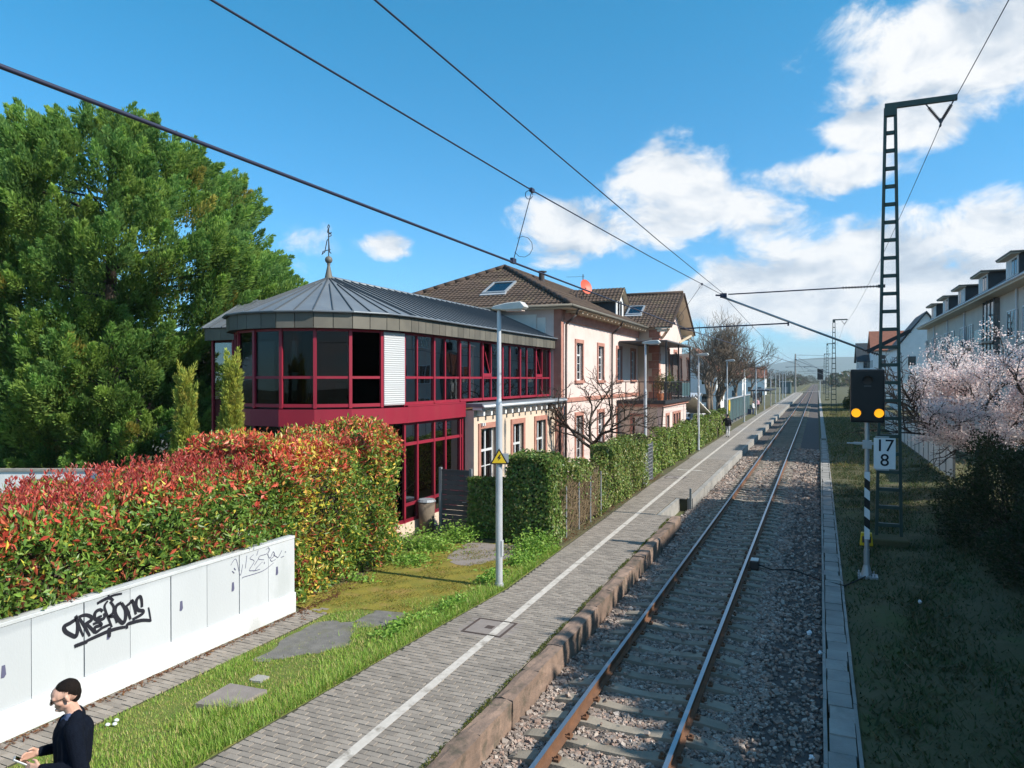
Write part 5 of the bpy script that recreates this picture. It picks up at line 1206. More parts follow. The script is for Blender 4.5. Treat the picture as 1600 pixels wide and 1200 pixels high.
    b = MB(); b.box(df - 0.05, df, dy0 + 0.1, dy0 + 0.45, 8.35, 9.4); b.box(df - 0.05, df, dy1 - 0.45, dy1 - 0.1, 8.35, 9.4); b.prism([(df - 0.05, dy0 + 0.1, 9.4), (df - 0.05, dy1 - 0.1, 9.4), (df - 0.05, dm, 10.05)], (0.05, 0, 0)); recalc(b.build('dormer_front', MATS['white_paint'], t))
    b = MB(); b.box(df - 0.04, df - 0.03, dy0 + 0.45, dy1 - 0.45, 8.45, 9.4); b.build('dormer_pane', MATS['glass_far'], t)
    b = MB(); b.box(df - 0.03, df + 0.0, dm - 0.04, dm + 0.04, 8.45, 9.38); b.build('dormer_mullion', MATS['white_gloss'], t)
    s3 = math.hypot(dm - dy0 + 0.15, dz - 9.3)
    for (ya, s) in ((dy0 - 0.15, 1), (dy1 + 0.15, -1)): tile_face('dormer_tiles', (df + 0.3, ya, 9.3), (-1, 0, 0), np.array([0, s * (dm - dy0 + 0.15), dz - 9.3]) / s3, lambda q: (0, 2.6 + q / s3 * 1.8), s3, t, T)
    b = MB(); b.add([(df + 0.3, dy0 - 0.15, 9.26), (-14, dy0 - 0.15, 9.26), (-15.2, dm, dz - 0.04), (df + 0.3, dm, dz - 0.04), (df + 0.3, dy1 + 0.15, 9.26), (-14, dy1 + 0.15, 9.26)], [(0, 1, 2, 3), (3, 2, 5, 4)]); b.build('dormer_deck', MATS['cream_wood'], t)
    # --- skylights
    def skylight(c, a, bb, nn, wa, wb):
        c, a, bb, nn = Vector(c), Vector(a).normalized(), Vector(bb).normalized(), Vector(nn).normalized(); b = MB()
        for (s, ax) in ((-1, 0), (1, 0)): b.obox(c + a * s * wa + nn * 0.07, a * 0.05, bb * (wb + 0.05), nn * 0.06)
        for s in (-1, 1): b.obox(c + bb * s * wb + nn * 0.07, a * (wa - 0.05), bb * 0.05, nn * 0.06)
        o = b.build('skylight', MATS['steel_grey'], t)
        b = MB(); b.obox(c + nn * 0.08, a * (wa - 0.05), bb * (wb - 0.05), nn * 0.01); b.build('skylight_pane', MATS['glass_far'], o)
        b = MB(); b.obox(c + nn * 0.05, a * (wa - 0.05), bb * (wb - 0.05), nn * 0.005); b.build('skylight_back', MATS['dark_interior'], o)
        b = MB(); b.obox(c - bb * (wb + 0.14) + nn * 0.05, a * (wa + 0.1), bb * 0.1, nn * 0.02); b.build('skylight_flashing', MATS['galv'], o)
    nn = np.cross((1, 0, 0), (0, w, RZ - E)); ys = 31.9; skylight((-14.4, ys, E + (ys - ey) * (RZ - E) / w), (1, 0, 0), (0, w, RZ - E), nn, 0.58, 0.72)
    nn = np.cross((1, 0, 0), (0, run, rz - E)); ys = 46.7; skylight((-11.15, ys, E + (ys - e0) * (rz - E) / run), (1, 0, 0), (0, run, rz - E), nn, 0.48, 0.62)
    # --- chimney flue, dish, antenna mast
    b = MB(); b.tube((-14.9, 39.0, 9.9), (-14.9, 39.0, 10.85), 0.17, n=12); b.tube((-14.9, 39.0, 10.88), (-14.9, 39.0, 10.93), 0.30, 0.30, 12); [b.tube((-14.9 + 0.12 * i, 39 + 0.12 * j, 10.8), (-14.9 + 0.12 * i, 39 + 0.12 * j, 10.9), 0.015, n=4) for i in (-1, 1) for j in (-1, 1)]; b.build('flue', MATS['dark_pipe'], t)
    for y in (38.0, 37.0): b = MB(); b.tube((-12.6, y + 1.5, 9.1), (-12.6, y + 1.5, 9.45), 0.06, n=8); b.build('roof_vent', MATS['dark_pipe'], t)
    D = PY(916, 448, 40.6); n_ = 18; b = MB(); ax = Vector((0.85, -0.45, 0.28)).normalized(); e1 = ax.orthogonal().normalized(); e2 = ax.cross(e1)
    for (r, h) in ((0.0, -0.10), (0.2, -0.08), (0.36, -0.035), (0.46, 0.0)):
        for i in range(n_): a = 2 * math.pi * i / n_; b.v.append(D + ax * h + (e1 * math.cos(a) + e2 * math.sin(a)) * max(r, 0.01))
    b.f += [(j * n_ + i, j * n_ + (i + 1) % n_, (j + 1) * n_ + (i + 1) % n_, (j + 1) * n_ + i) for j in range(3) for i in range(n_)]
    o = b.build('satellite_dish', MATS['dish_red'], t, True)
    b = MB(); q = D + Vector((-0.22, 0.05, 0)); b.tube((q.x, q.y, 9.2), (q.x, q.y, D.z + 0.75), 0.03, n=6); b.bar(D - Vector((0, 0, 0.1)), q, 0.04); b.bar((q.x - 1.0, q.y - 0.2, D.z + 0.62), (q.x + 0.1, q.y, D.z + 0.62), 0.015); b.build('dish_mast', MATS['dark_pipe'], t)
    # --- downpipes with swan necks
    for y in (30.55, 38.4):
        b = MB(); b.path([(ex + 0.02, y, E - 0.05), (ex - 0.1, y, E - 0.35), (HX + 0.12, y, E - 0.75), (HX + 0.1, y, 0.0)], 0.055, 8); b.build('downpipe', MATS['dark_pipe'], t, True)
build_hotel()

def build_lower_wing():
    t = thing('annex_building', 'single storey cream annex with red sandstone window surrounds below the glass pavilion', 'building', (-10.9, 26, 0))
    X = -10.66; holes = [(22.6, 1.25, 0.45, 2.90), (25.3, 1.05, 0.45, 2.90), (27.75, 1.1, 0.45, 2.90)]
    wall_with_holes(t, 'front_wall', X, 21.5, 30.05, -0.2, 3.55, holes, MATS['beige_render'], 0.25)
    for (y, w, a, c) in holes: window(t, X, y, a, c, w, sur=0.17)
    b = MB(); b.box(-11.0, X - 0.252, 21.5, 21.7, -0.2, 3.55); b.build('side_wall', MATS['beige_render'], t)
    b = MB(); b.box(X - 0.05, X + 0.05, 29.55, 30.05, -0.2, 3.54); b.build('corner_pilaster', MATS['sandstone'], t)
    b = MB(); b.box(X - 0.05, X + 0.04, 21.48, 21.8, 0.9, 1.3); b.box(X - 0.05, X + 0.04, 21.48, 21.8, -0.2, 0.3); b.build('quoin', MATS['sandstone'], t)
    b = MB(); b.box(-11.05, X + 0.34, 21.46, 30.04, 3.66, 3.78); b.build('ledge_roof', MATS['zinc'], t)
    b = MB(); b.box(X - 0.05, X + 0.30, 21.5, 30.03, 3.56, 3.655); b.build('ledge_board', MATS['white_paint'], t)
    b = MB(); b.tube((X + 0.38, 21.46, 3.68), (X + 0.38, 30.0, 3.68), 0.06, n=8); b.build('gutter', MATS['galv'], t, True)
    for k in range(14):
        y = 21.75 + k * 0.61; b = MB(); b.box(X + 0.001, X + 0.24, y, y + 0.13, 3.36, 3.555); b.build('corbel', MATS['white_paint'], t)
    b = MB(); b.path([(X + 0.36, 29.9, 3.64), (X + 0.12, 29.95, 3.3), (X + 0.1, 29.95, 0.0)], 0.05, 8); b.build('downpipe', MATS['dark_pipe'], t, True)
    for k, y in enumerate((21.95, 22.1)): b = MB(); b.box(X, X + 0.12, y, y + 0.08, 3.0, 3.1); b.build('wall_lamp', MATS['white_gloss'], t)
build_lower_wing()

def build_terrace():
    t = thing('terrace_annex', 'flat roofed pink annex with balcony, railing and dark canopy in front of the hotel', 'building', (-9.3, 44, 0))
    x1, y0, y1, z = -8.05, 40.0, 48.0, 3.4; B = MATS['beige_render']
    holes = [(41.6, 0.8, 0.9, 2.5), (43.6, 0.55, 0.9, 2.5), (44.5, 0.55, 0.9, 2.5), (45.4, 0.55, 0.9, 2.5)]
    wall_with_holes(t, 'front_wall', x1, y0, y1, -0.2, z - 0.2, holes, MATS['pink_render'], 0.25)
    for h in holes: window(t, x1, h[0], h[2], h[3], h[1], sur=0.12)
    b = MB(); b.box(-10.55, x1 - 0.252, y0, y0 + 0.25, -0.2, z - 0.2); b.build('side_wall', B, t)
    b = MB(); b.box(-9.7, -9.1, y0 - 0.03, y0 - 0.001, 0.9, 2.4); b.build('side_window', MATS['glass_far'], t)
    b = MB(); b.box(-9.85, -9.7, y0 - 0.05, y0, 0.8, 2.5); b.box(-9.1, -8.95, y0 - 0.05, y0, 0.8, 2.5); b.box(-9.85, -8.95, y0 - 0.055, y0, 2.5, 2.65); b.build('side_window_surround', MATS['sandstone'], t)
    b = MB(); b.box(-10.58, x1 + 0.25, y0 - 0.25, y1 + 0.6, z - 0.2, z); b.build('balcony_slab', MATS['dark_frame'], t)
    b = MB(); b.box(-10.55, x1 + 0.12, y0 - 0.12, y1 + 0.3, z - 0.36, z - 0.202); b.build('cornice', MATS['sandstone'], t)
    zr = z + 1.05; X = x1 + 0.18; Y = y0 - 0.18
    b = MB(); b.bar((-10.5, Y, zr), (X, Y, zr), 0.05); b.bar((X, Y, zr), (X, y1 + 0.5, zr), 0.05); b.build('handrail', MATS['dark_frame'], t)
    for k in range(9): y = Y + k * (y1 + 0.5 - Y) / 8; b = MB(); b.box(X - 0.02, X + 0.02, y - 0.02, y + 0.02, z, zr); b.build('railing_post', MATS['dark_frame'], t)
    for k in range(4): x = X - 0.8 * (k + 1) + 0.2; b = MB(); b.box(x - 0.02, x + 0.02, Y - 0.02, Y + 0.02, z, zr); b.build('railing_post', MATS['dark_frame'], t)
    for (a, c) in ((45.5, 46.9), (47.0, 48.45)): b = MB(); b.box(X - 0.005, X + 0.005, a, c, z + 0.12, zr - 0.08); b.build('glass_screen', MATS['teal_panel'], t)
    b = MB(); b.box(X - 1.4, X, y1 + 0.49, y1 + 0.5, z + 0.12, z + 2.9); b.build('glass_screen', MATS['glass_far'], t)
    for k in range(36): pass
    b = MB()
    for k in range(44): y = Y + 0.1 + k * 0.12; b.box(X - 0.008, X + 0.008, y, y + 0.016, z + 0.05, zr)
    b.build('balusters', MATS['dark_frame'], t)
    # flat canopy on posts over the balcony
    zc = 6.72
    b = MB(); b.box(-10.55, X + 0.1, y0 + 0.1, y1 + 0.55, zc, zc + 0.10); bevel(b.build('canopy', MATS['slat_grey'], t), 0.02)
    for (x, y) in ((X, y0 + 0.3), (X, 44.2), (X, y1 + 0.4)): b = MB(); b.box(x - 0.04, x + 0.04, y - 0.04, y + 0.04, z, zc); b.build('canopy_post', MATS['dark_frame'], t)
    b = MB(); b.box(-10.5, -8.3, 40.4, 40.42, 4.6, 6.7); 
    b.build('canopy_side_blind', MATS['canvas_white'], t) if False else None
    b = MB(); b.path([(x1 + 0.08, y0 + 0.05, z - 0.35), (x1 + 0.08, y0 - 0.1, z - 0.5), (x1 - 0.1, y0 - 0.08, 0)], 0.05); b.build('downpipe', MATS['dark_pipe'], t)
    # things kept on the balcony
    for k, (x, y, l) in enumerate(((-8.25, 40.6, 'potted plant with bare twigs at the near corner of the balcony'), (-8.3, 42.2, 'leafy green potted plant in the middle of the balcony'), (-8.3, 43.4, 'small green potted plant near the balcony chairs'))):
        p = thing('potted_plant', l, 'plant', (x, y, z), 'plants on the hotel balcony'); b = MB(); b.tube((x, y, z), (x, y, z + 0.38), 0.15, 0.2, 12); b.build('pot', MATS['terracotta'], p)
        n = 500; q = rng.normal(size=(n, 3)) * (0.22, 0.22, 0.28) + (x, y, z + 0.95); leaves('leaves', q, rng.normal(size=(n, 3)) + (0, 0, 0.6), 0.12, 0.05, (IVY if k else np.array([(0.2, 0.15, 0.08), (0.14, 0.11, 0.05)]))[rng.integers(0, 2, n)], MATS['leaf'], p)
        b = MB(); [b.tube((x, y, z + 0.3), (x + rng.normal() * 0.15, y + rng.normal() * 0.15, z + 1.1), 0.012, 0.005, 4) for _ in range(7)]; b.build('stems', MATS['bark'], p)
    for k, (x, y, l) in enumerate(((-8.6, 44.6, 'white garden chair nearer the potted plants on the hotel balcony'), (-8.6, 45.7, 'white garden chair further along the hotel balcony'))):
        c = thing('garden_chair', l, 'chair', (x, y, z), 'chairs on the hotel balcony')
        b = MB(); b.box(x - 0.24, x + 0.24, y - 0.24, y + 0.24, z + 0.42, z + 0.46); b.build('seat', MATS['white_gloss'], c); b = MB(); b.box(x - 0.24, x - 0.2, y - 0.24, y + 0.24, z + 0.5, z + 0.95); b.build('backrest', MATS['white_gloss'], c)
        for i in (-1, 1):
            for j in (-1, 1): b = MB(); b.tube((x + i * 0.2, y + j * 0.2, z), (x + i * 0.2, y + j * 0.2, z + 0.42), 0.018, n=6); b.build('leg', MATS['white_gloss'], c)
build_terrace()
# ================================================================== lamp posts
def lamp_post(k, x, y, label, sign=False, h=6.15):
    t = thing('lamp_post', label, 'lamp post', (x, y, 0), 'lamp posts along the platform')
    b = MB(); b.tube((x, y, -0.02), (x, y, h * 0.66), 0.078, 0.074, 16); b.tube((x, y, h * 0.66), (x, y, h * 0.68), 0.074, 0.05, 16); b.tube((x, y, h * 0.68), (x, y, h), 0.05, 0.046, 16); autosmooth(b.build('pole', MATS['galv'], t))
    b = MB(); b.tube((x, y, 0.0), (x, y, 0.10), 0.11, 0.095, 16); b.build('base_collar', MATS['steel_grey'], t)
    b = MB(); b.box(x + 0.07, x + 0.085, y - 0.05, y + 0.05, 0.7, 1.05); b.build('service_door', MATS['galv'], t)
    # flat luminaire reaching over the platform
    pts = [(-0.14, 0.0), (-0.10, 0.07), (0.22, 0.13), (0.56, 0.15), (0.66, 0.04), (0.60, -0.02), (0.2, -0.03)]
    b = MB(); b.prism([(x + a, y - 0.13, h + c) for a, c in pts], (0, 0.26, 0)); o = recalc(b.build('luminaire', MATS['lamp_head'], t)); bevel(o, 0.015)
    b = MB(); b.box(x + 0.2, x + 0.58, y - 0.10, y + 0.10, h - 0.05, h - 0.022); b.build('diffuser', MATS['lamp_glass'], o)
    if sign:
        zc = 2.86; s = 0.36; yy = y - 0.095
        b = MB(); P = [(-s / 2, -s * 0.29), (s / 2, -s * 0.29), (0, s * 0.58)]
        cam_n = Vector((-x, -y, 0)).normalized(); rt = Vector((-cam_n.y, cam_n.x, 0)); c0 = Vector((x, y, zc)) + cam_n * 0.10
        def tri(sc, off, m, nm, par, th=0.008):
            bb = MB(); bb.prism([c0 + rt * a * sc + Vector((0, 0, c * sc)) + cam_n * off for a, c in P], cam_n * th); return recalc(bb.build(nm, m, par))
        sg = thing('warning_sign', 'yellow triangular high voltage warning sign on the nearest lamp post', 'sign', tuple(c0))
        tri(1.12, 0.0, MATS['ink'], 'border', sg); tri(0.86, 0.009, MATS['yellow_paint'], 'face', sg, 0.003)
        bb = MB(); q = [(0.02, 0.12), (-0.05, 0.02), (-0.005, 0.02), (-0.03, -0.045), (0.055, 0.045), (0.012, 0.045), (0.045, 0.12)]
        bb.prism([c0 + rt * a * 0.9 + Vector((0, 0, c * 0.9 - 0.005)) + cam_n * 0.0125 for a, c in q], cam_n * 0.002); recalc(bb.build('lightning_symbol', MATS['ink'], sg))
        bb = MB(); bb.obox(c0 + rt * 0.09 + Vector((0, 0, 0.02)) - cam_n * 0.012, rt * 0.12, cam_n * 0.006, (0, 0, 0.1)); bb.build('backing_plate', MATS['steel_grey'], sg)
        bb = MB(); bb.obox(c0 - cam_n * 0.02, rt * 0.09, cam_n * 0.015, (0, 0, 0.02)); bb.build('bracket', MATS['steel_grey'], sg)
LP = ['tall grey lamp post nearest the camera, carrying the triangular warning sign', 'second grey lamp post, beside the grey mesh gate in front of the hotel', 'third lamp post, at the end of the hotel balcony', 'fourth lamp post, behind the walking person in black', 'fifth lamp post, at the end of the ivy hedge by the two waiting people', 'sixth lamp post, just past the two waiting people', 'seventh lamp post, before the dark waiting shelter', 'eighth lamp post, at the dark waiting shelter', 'ninth lamp post, after the dark waiting shelter', 'tenth lamp post along the platform from the camera', 'eleventh lamp post along the platform from the camera', 'twelfth lamp post, farthest before the level crossing']
for k, l in enumerate(LP): y = 14.3 + 16.4 * k; lamp_post(k, float(np.interp(y, [14.3, 30.8, 47, 80, 210], [-6.47, -6.9, -7.1, -7.24, -7.6])), y, l, k == 0)

# ================================================================== catenary masts and wires
def lattice(t, x, y, z0, z1, w0, w1, d0, d1, nb, m, L=0.075):
    def at(z): f = (z - z0) / (z1 - z0); return (w0 + (w1 - w0) * f) / 2, (d0 + (d1 - d0) * f) / 2
    for sx in (-1, 1):
        a, c = at(z0), at(z1)
        b = MB(); p0 = (x + sx * a[0], y, z0); p1 = (x + sx * c[0], y, z1); b.bar(p0, p1, L, d0 * 0.55, (0, 1, 0)); b.build('chord', m, t)
    for k in range(nb):
        z = z0 + (z1 - z0) * (k + 0.6) / nb; a = at(z)[0]
        b = MB(); b.box(x - a + L * 0.3, x + a - L * 0.3, y - 0.055, y + 0.055, z - 0.05, z + 0.05); b.build('batten', m, t)
def insul(b, p, q, r=0.05, n=9):
    p, q = Vector(p), Vector(q); b.tube(p, q, r * 0.4, n=8)
    for k in range(n): a = p.lerp(q, (k + 0.2) / n); c = p.lerp(q, (k + 0.6) / n); b.tube(a, c, r, r * 0.75, 10)
MAST_Y = 24.1
CWX, CWZ, MSX, MSZ = -3.75, 6.18, -2.84, 7.35
def catenary_mast(x, y, label, det=True):
    t = thing('catenary_mast', label, 'mast', (x, y, -0.35), 'catenary masts right of the track'); m = MATS['mast_green']
    lattice(t, x, y, -0.1, 12.75, 0.66, 0.26, 0.20, 0.14, 24 if det else 18, m, 0.085)
    b = MB(); b.box(x - 0.5, x + 0.5, y - 0.45, y + 0.45, -0.6, -0.14); bevel(b.build('foundation', MATS['soil'], t), 0.03)
    b = MB(); b.box(x - 0.15, x + 1.72, y - 0.06, y + 0.06, 12.72, 12.88); b.box(x - 0.16, x + 0.16, y - 0.09, y + 0.09, 12.5, 12.72); b.build('top_arm', m, t)
    fx, fz = x + 1.30, 12.05
    b = MB(); b.bar((x + 0.92, y, 12.72), (x + 1.02, y, 12.58), 0.03); insul(b, (x + 1.0, y, 12.6), (fx - 0.05, y, fz + 0.18), 0.055); b.bar((x + 1.62, y, 12.72), (x + 1.56, y, 12.58), 0.03); insul(b, (x + 1.57, y, 12.6), (fx + 0.06, y, fz + 0.18), 0.055); b.prism([(fx - 0.09, y - 0.01, fz + 0.2), (fx + 0.09, y - 0.01, fz + 0.2), (fx, y - 0.01, fz + 0.02)], (0, 0.02, 0)); b.bar((fx, y - 0.05, fz), (fx, y + 0.12, fz), 0.05); b.build('v_insulator', MATS['insulator'], t)
    # cantilever: top tie with insulator, diagonal tube, registration arm
    zt = 7.42; mx = x - 0.22
    b = MB(); b.bar((mx + 0.1, y, zt), (mx - 0.1, y, zt), 0.09); insul(b, (mx - 0.1, y, zt), (mx - 1.1, y, zt + 0.0), 0.045, 12); b.build('tie_insulator', MATS['insulator'], t)
    b = MB(); b.tube((mx - 1.1, y, zt), (MSX + 0.15, y, MSZ + 0.03), 0.02, n=8); b.build('top_tie', MATS['wire'], t)
    dz0 = 4.9
    b = MB(); b.tube((x - 0.72, y, 5.53), (MSX - 0.1, y, MSZ - 0.02), 0.034, n=10); b.build('bracket_tube', MATS['tube_alu'], t, True)
    b = MB(); b.bar((x - 0.25, y, 5.28), (x - 0.12, y, 5.28), 0.12); insul(b, (x - 0.25, y, 5.34), (x - 0.74, y, 5.52), 0.055, 8); b.build('foot_insulator', MATS['insulator'], t)
    if det:
        b = MB(); b.bar((x - 0.6, y + 0.02, 5.45), (x + 0.55, y + 0.02, 6.05), 0.11, 0.14, (0, 1, 0)); b.build('side_strut', MATS['dark_frame'], t)
    b = MB(); b.tube((-0.86, y, 6.38), (CWX - 0.5, y, CWZ + 0.12), 0.022, n=8); b.bar((-0.86, y, 6.30), (-0.86, y, 6.45), 0.05); b.tube((CWX - 0.5, y, CWZ + 0.12), (CWX - 0.02, y, CWZ + 0.02), 0.012, n=6); b.build('registration_arm', MATS['wire'], t)
    b = MB(); b.obox((MSX, y, MSZ), (0.10, 0, 0), (0, 0.06, 0), (0, 0, 0.07)); b.bar((MSX - 0.25, y, MSZ + 0.02), (MSX, y, MSZ), 0.05); b.build('saddle_clamp', MATS['wire'], t)
    if det:
        b = MB(); b.box(x - 0.62, x - 0.20, y - 0.28, y - 0.22, 1.0, 1.6) ; 
    return t
catenary_mast(1.98, MAST_Y, 'tall dark green lattice catenary mast nearest the camera, behind the signal')
for yy, l in ((108, 'second catenary mast, seen small above the signal head'), (181, 'third catenary mast, far down the line'), (254, 'farthest catenary mast by the level crossing')): catenary_mast(2.05, yy, l, False)
def wire(name, pts, r, label):
    cu = bpy.data.curves.new(name, 'CURVE'); cu.dimensions = '3D'; cu.bevel_depth = r; cu.bevel_resolution = 1
    s = cu.splines.new('POLY'); s.points.add(len(pts) - 1)
    for p, q in zip(s.points, pts): p.co = (*q, 1)
    o = bpy.data.objects.new('tmp', cu); COL.objects.link(o)
    dg = bpy.context.evaluated_depsgraph_get(); me = bpy.data.meshes.new_from_object(o.evaluated_get(dg)); bpy.data.objects.remove(o); me.materials.clear()
    return tag(link_mesh(name, me, MATS['wire']), label, 'wire', 'overhead railway wires')
def sag(a, b, s, n=24): a, b = Vector(a), Vector(b); return [a.lerp(b, k / n) - Vector((0, 0, 4 * s * (k / n) * (1 - k / n))) for k in range(n + 1)]
P0 = -46.0
cw = [(CWX, P0, CWZ + 0.02)] + [(CWX, y, CWZ) for y in (0, MAST_Y)] + [(-1.4, 60, 5.75), (-2.0, 108, 6.1), (-2.9, 181, 6.1), (-2.0, 254, 6.1), (-2.4, 600, 6.1)]
wire('contact_wire', cw, 0.014, 'lowest overhead wire, thick, crossing from the left edge of the picture')
ms = [(MSX, y, MSZ) for y in (MAST_Y, 108, 181, 254)]
w2 = [(-3.85, P0, 7.3), (-3.8, -20, 7.12), (-3.7, 0, 7.06), (-3.62, 3.5, 7.08), (-3.5, 8.8, 7.13), (-3.25, 15, 7.2), (-3.0, 20.5, 7.29), (MSX, MAST_Y, MSZ)]
for a, c in zip(ms[:-1], ms[1:]): w2 += sag(a, c, 0.55)[1:]
wire('catenary_wire', w2, 0.009, 'middle overhead wire running to the tip of the mast bracket')
wire('carrier_wire', [(-2.84, P0, 7.5), (-2.84, -10, 7.24), (-2.84, 4.2, 7.26), (-2.84, 14, 7.3), (MSX, MAST_Y - 0.02, MSZ + 0.06)], 0.008, 'upper overhead wire descending steeply to the bracket tip')
fd = []
for a, c in zip((-46, 24.1, 108, 181), (24.1, 108, 181, 254)): fd += sag((3.28, a, 12.05), (3.33 if c > 30 else 3.28, c, 12.05), 0.75)[(0 if a < 0 else 1):]
wire('feeder_wire', fd, 0.011, 'feeder wire hanging from the top arm of the lattice mast')
def dropper(a, b_, label):
    t = thing('dropper', label, 'wire', b_, 'overhead railway wires'); a, b_ = Vector(a), Vector(b_)
    b = MB(); b.tube(a, b_, 0.006, n=5); b.build('dropper_wire', MATS['wire'], t)
    b = MB(); b.obox(a, (0.02, 0, 0), (0, 0.05, 0), (0, 0, 0.025)); b.build('upper_clamp', MATS['wire'], t); b = MB(); b.obox(b_, (0.02, 0, 0), (0, 0.06, 0), (0, 0, 0.035)); b.build('lower_clamp', MATS['wire'], t)
    b = MB(); c = b_ + Vector((0, 0, 0.05)); rt = Vector((C_, S_, 0)); b.path([c + rt * (0.13 + 0.13 * math.cos(t_)) + Vector((0, 0, 0.14 + 0.14 * math.sin(t_))) for t_ in np.linspace(-2.6, 2.2, 9)], 0.004, 4); c = a - Vector((0, 0, 0.02)); b.path([c + rt * (-0.04 + 0.05 * math.cos(t_)) + Vector((0, 0, -0.04 + 0.06 * math.sin(t_))) for t_ in np.linspace(0, 6, 8)], 0.005, 4); b.build('loop', MATS['wire'], t)
dropper((-3.5, 8.8, 7.13), (CWX, 8.75, CWZ + 0.02), 'thin dropper wire with loop joining two overhead wires above the hotel roof')
dropper((-3.0, 20.5, 7.29), (CWX, 20.4, CWZ + 0.02), 'short dropper wire close to the bracket tip of the lattice mast')

# ================================================================== signal
def text_mesh(name, s, size, m, parent, origin, right, up, nrm):
    cu = bpy.data.curves.new(name, 'FONT'); cu.body = s; cu.size = size; cu.align_x = 'CENTER'; cu.align_y = 'CENTER'; cu.extrude = 0.002; cu.offset = size * 0.004
    o = bpy.data.objects.new('tmp', cu); COL.objects.link(o); dg = bpy.context.evaluated_depsgraph_get(); me = bpy.data.meshes.new_from_object(o.evaluated_get(dg)); bpy.data.objects.remove(o); me.materials.clear()
    M = Matrix((right, up, nrm)).transposed().to_4x4(); M.translation = Vector(origin) - ORIG[parent.name]; me.transform(M); return link_mesh(name, me, m, parent)
def build_signal():
    x, y, zb = 1.14, 19.8, -0.34
    t = thing('railway_signal', 'black distant signal with two lit yellow lamps on a striped grey post', 'signal', (x, y, zb))
    b = MB(); b.tube((x, y, 0.35), (x, y, 3.6), 0.055, n=14); autosmooth(b.build('post', MATS['steel_grey'], t))
    b = MB(); b.tube((x, y, zb + 0.12), (x, y, 0.36), 0.07, n=14); b.tube((x, y, zb + 0.02), (x, y, zb + 0.3), 0.15, 0.075, 12); b.box(x - 0.2, x + 0.25, y - 0.18, y + 0.18, zb - 0.05, zb + 0.05); [b.tube((x + i * 0.17, y + j * 0.14, zb), (x + i * 0.17, y + j * 0.14, zb + 0.12), 0.018, n=6) for i in (-1, 1) for j in (-1, 1)]; b.build('foot', MATS['steel_grey'], t)
    # black and white oblique stripes on a narrow plate
    n = 7; z0, z1 = 0.62, 2.30; sh = 0.10; w = 0.062; yy = y - 0.075
    for k in range(n):
        a, c = z0 + (z1 - z0) * k / n, z0 + (z1 - z0) * (k + 1) / n
        b = MB(); b.prism([(x - w, yy, a + (sh if k else 0) * 1), (x + w, yy, a), (x + w, yy, c), (x - w, yy, c + (sh if k < n - 1 else 0))], (0, 0.012, 0)); recalc(b.build('stripe', MATS['sign_white'] if k % 2 == 0 else MATS['signal_black'], t))
    b = MB(); b.box(x - 0.06, x + 0.06, yy + 0.014, yy + 0.03, z0, z1); b.build('stripe_plate', MATS['steel_grey'], t)
    # head: back board, visors, two lit lamps, dark lamps
    hz0, hz1, hw = 3.53, 4.86, 0.385
    b = MB(); b.box(x - hw, x + hw, y - 0.10, y + 0.10, hz0, hz1); bevel(b.build('signal_head', MATS['signal_black'], t), 0.05, 2)
    def lens(dx, z, r, m, nm, lit):
        b = MB(); b.tube((x + dx, y - 0.115, z), (x + dx, y - 0.10, z), r, r, 20); b.build(nm, m, t)
        b = MB(); n_ = 14
        for i in range(n_ + 1):
            a = math.pi * (-0.08 + 1.16 * i / n_); 
            for (yy_, rr) in ((y - 0.10, r * 1.12), (y - 0.28, r * 1.10)): b.v.append((x + dx + math.cos(a) * rr, yy_, z + math.sin(a) * rr))
        b.f += [(2 * i, 2 * i + 1, 2 * i + 3, 2 * i + 2) for i in range(n_)]; b.build('visor', MATS['signal_black'], t)
    for dx in (-0.255, 0.255): lens(dx, 3.77, 0.108, MATS['lamp_yellow'], 'lit_lamp', True)
    for dx in (0.0,): lens(dx, 4.58, 0.105, MATS['dark_pipe'], 'dark_lamp', False)
    b = MB(); b.box(x - 0.08, x + 0.08, y - 0.13, y - 0.105, 4.42, 4.46); b.build('label_plate', MATS['slat_grey'], t)
    b = MB(); b.box(x - 0.05, x + 0.05, y + 0.10, y + 0.16, 3.3, 4.4); b.build('bracket', MATS['steel_grey'], t)
    # cross bar carrying the kilometre board
    b = MB(); b.box(x - 0.30, x + 0.22, y - 0.06, y + 0.06, 2.98, 3.03); b.box(x - 0.10, x + 0.10, y - 0.08, y + 0.08, 2.88, 3.08); b.box(x - 0.46, x - 0.28, y - 0.03, y + 0.03, 2.99, 3.02); b.build('cross_bar', MATS['steel_grey'], t)
    s = thing('kilometre_board', 'white board with black figures 17 over 8 beside the signal post', 'sign', (x + 0.42, y - 0.12, 2.45))
    sx = x + 0.38; b = MB(); b.box(sx - 0.24, sx + 0.24, y - 0.13, y - 0.115, 2.40, 3.16); bevel(b.build('board', MATS['sign_white'], s), 0.005)
    b = MB(); b.box(sx - 0.2, sx + 0.1, y - 0.112, y - 0.08, 3.17, 3.20); b.box(sx - 0.2, sx + 0.1, y - 0.112, y - 0.08, 2.36, 2.395); b.build('clip', MATS['steel_grey'], s)
    text_mesh('number_17', '17', 0.42, MATS['ink'], s, (sx, y - 0.134, 2.965), (1, 0, 0), (0, 0, 1), (0, -1, 0)); text_mesh('number_8', '8', 0.42, MATS['ink'], s, (sx, y - 0.134, 2.605), (1, 0, 0), (0, 0, 1), (0, -1, 0))
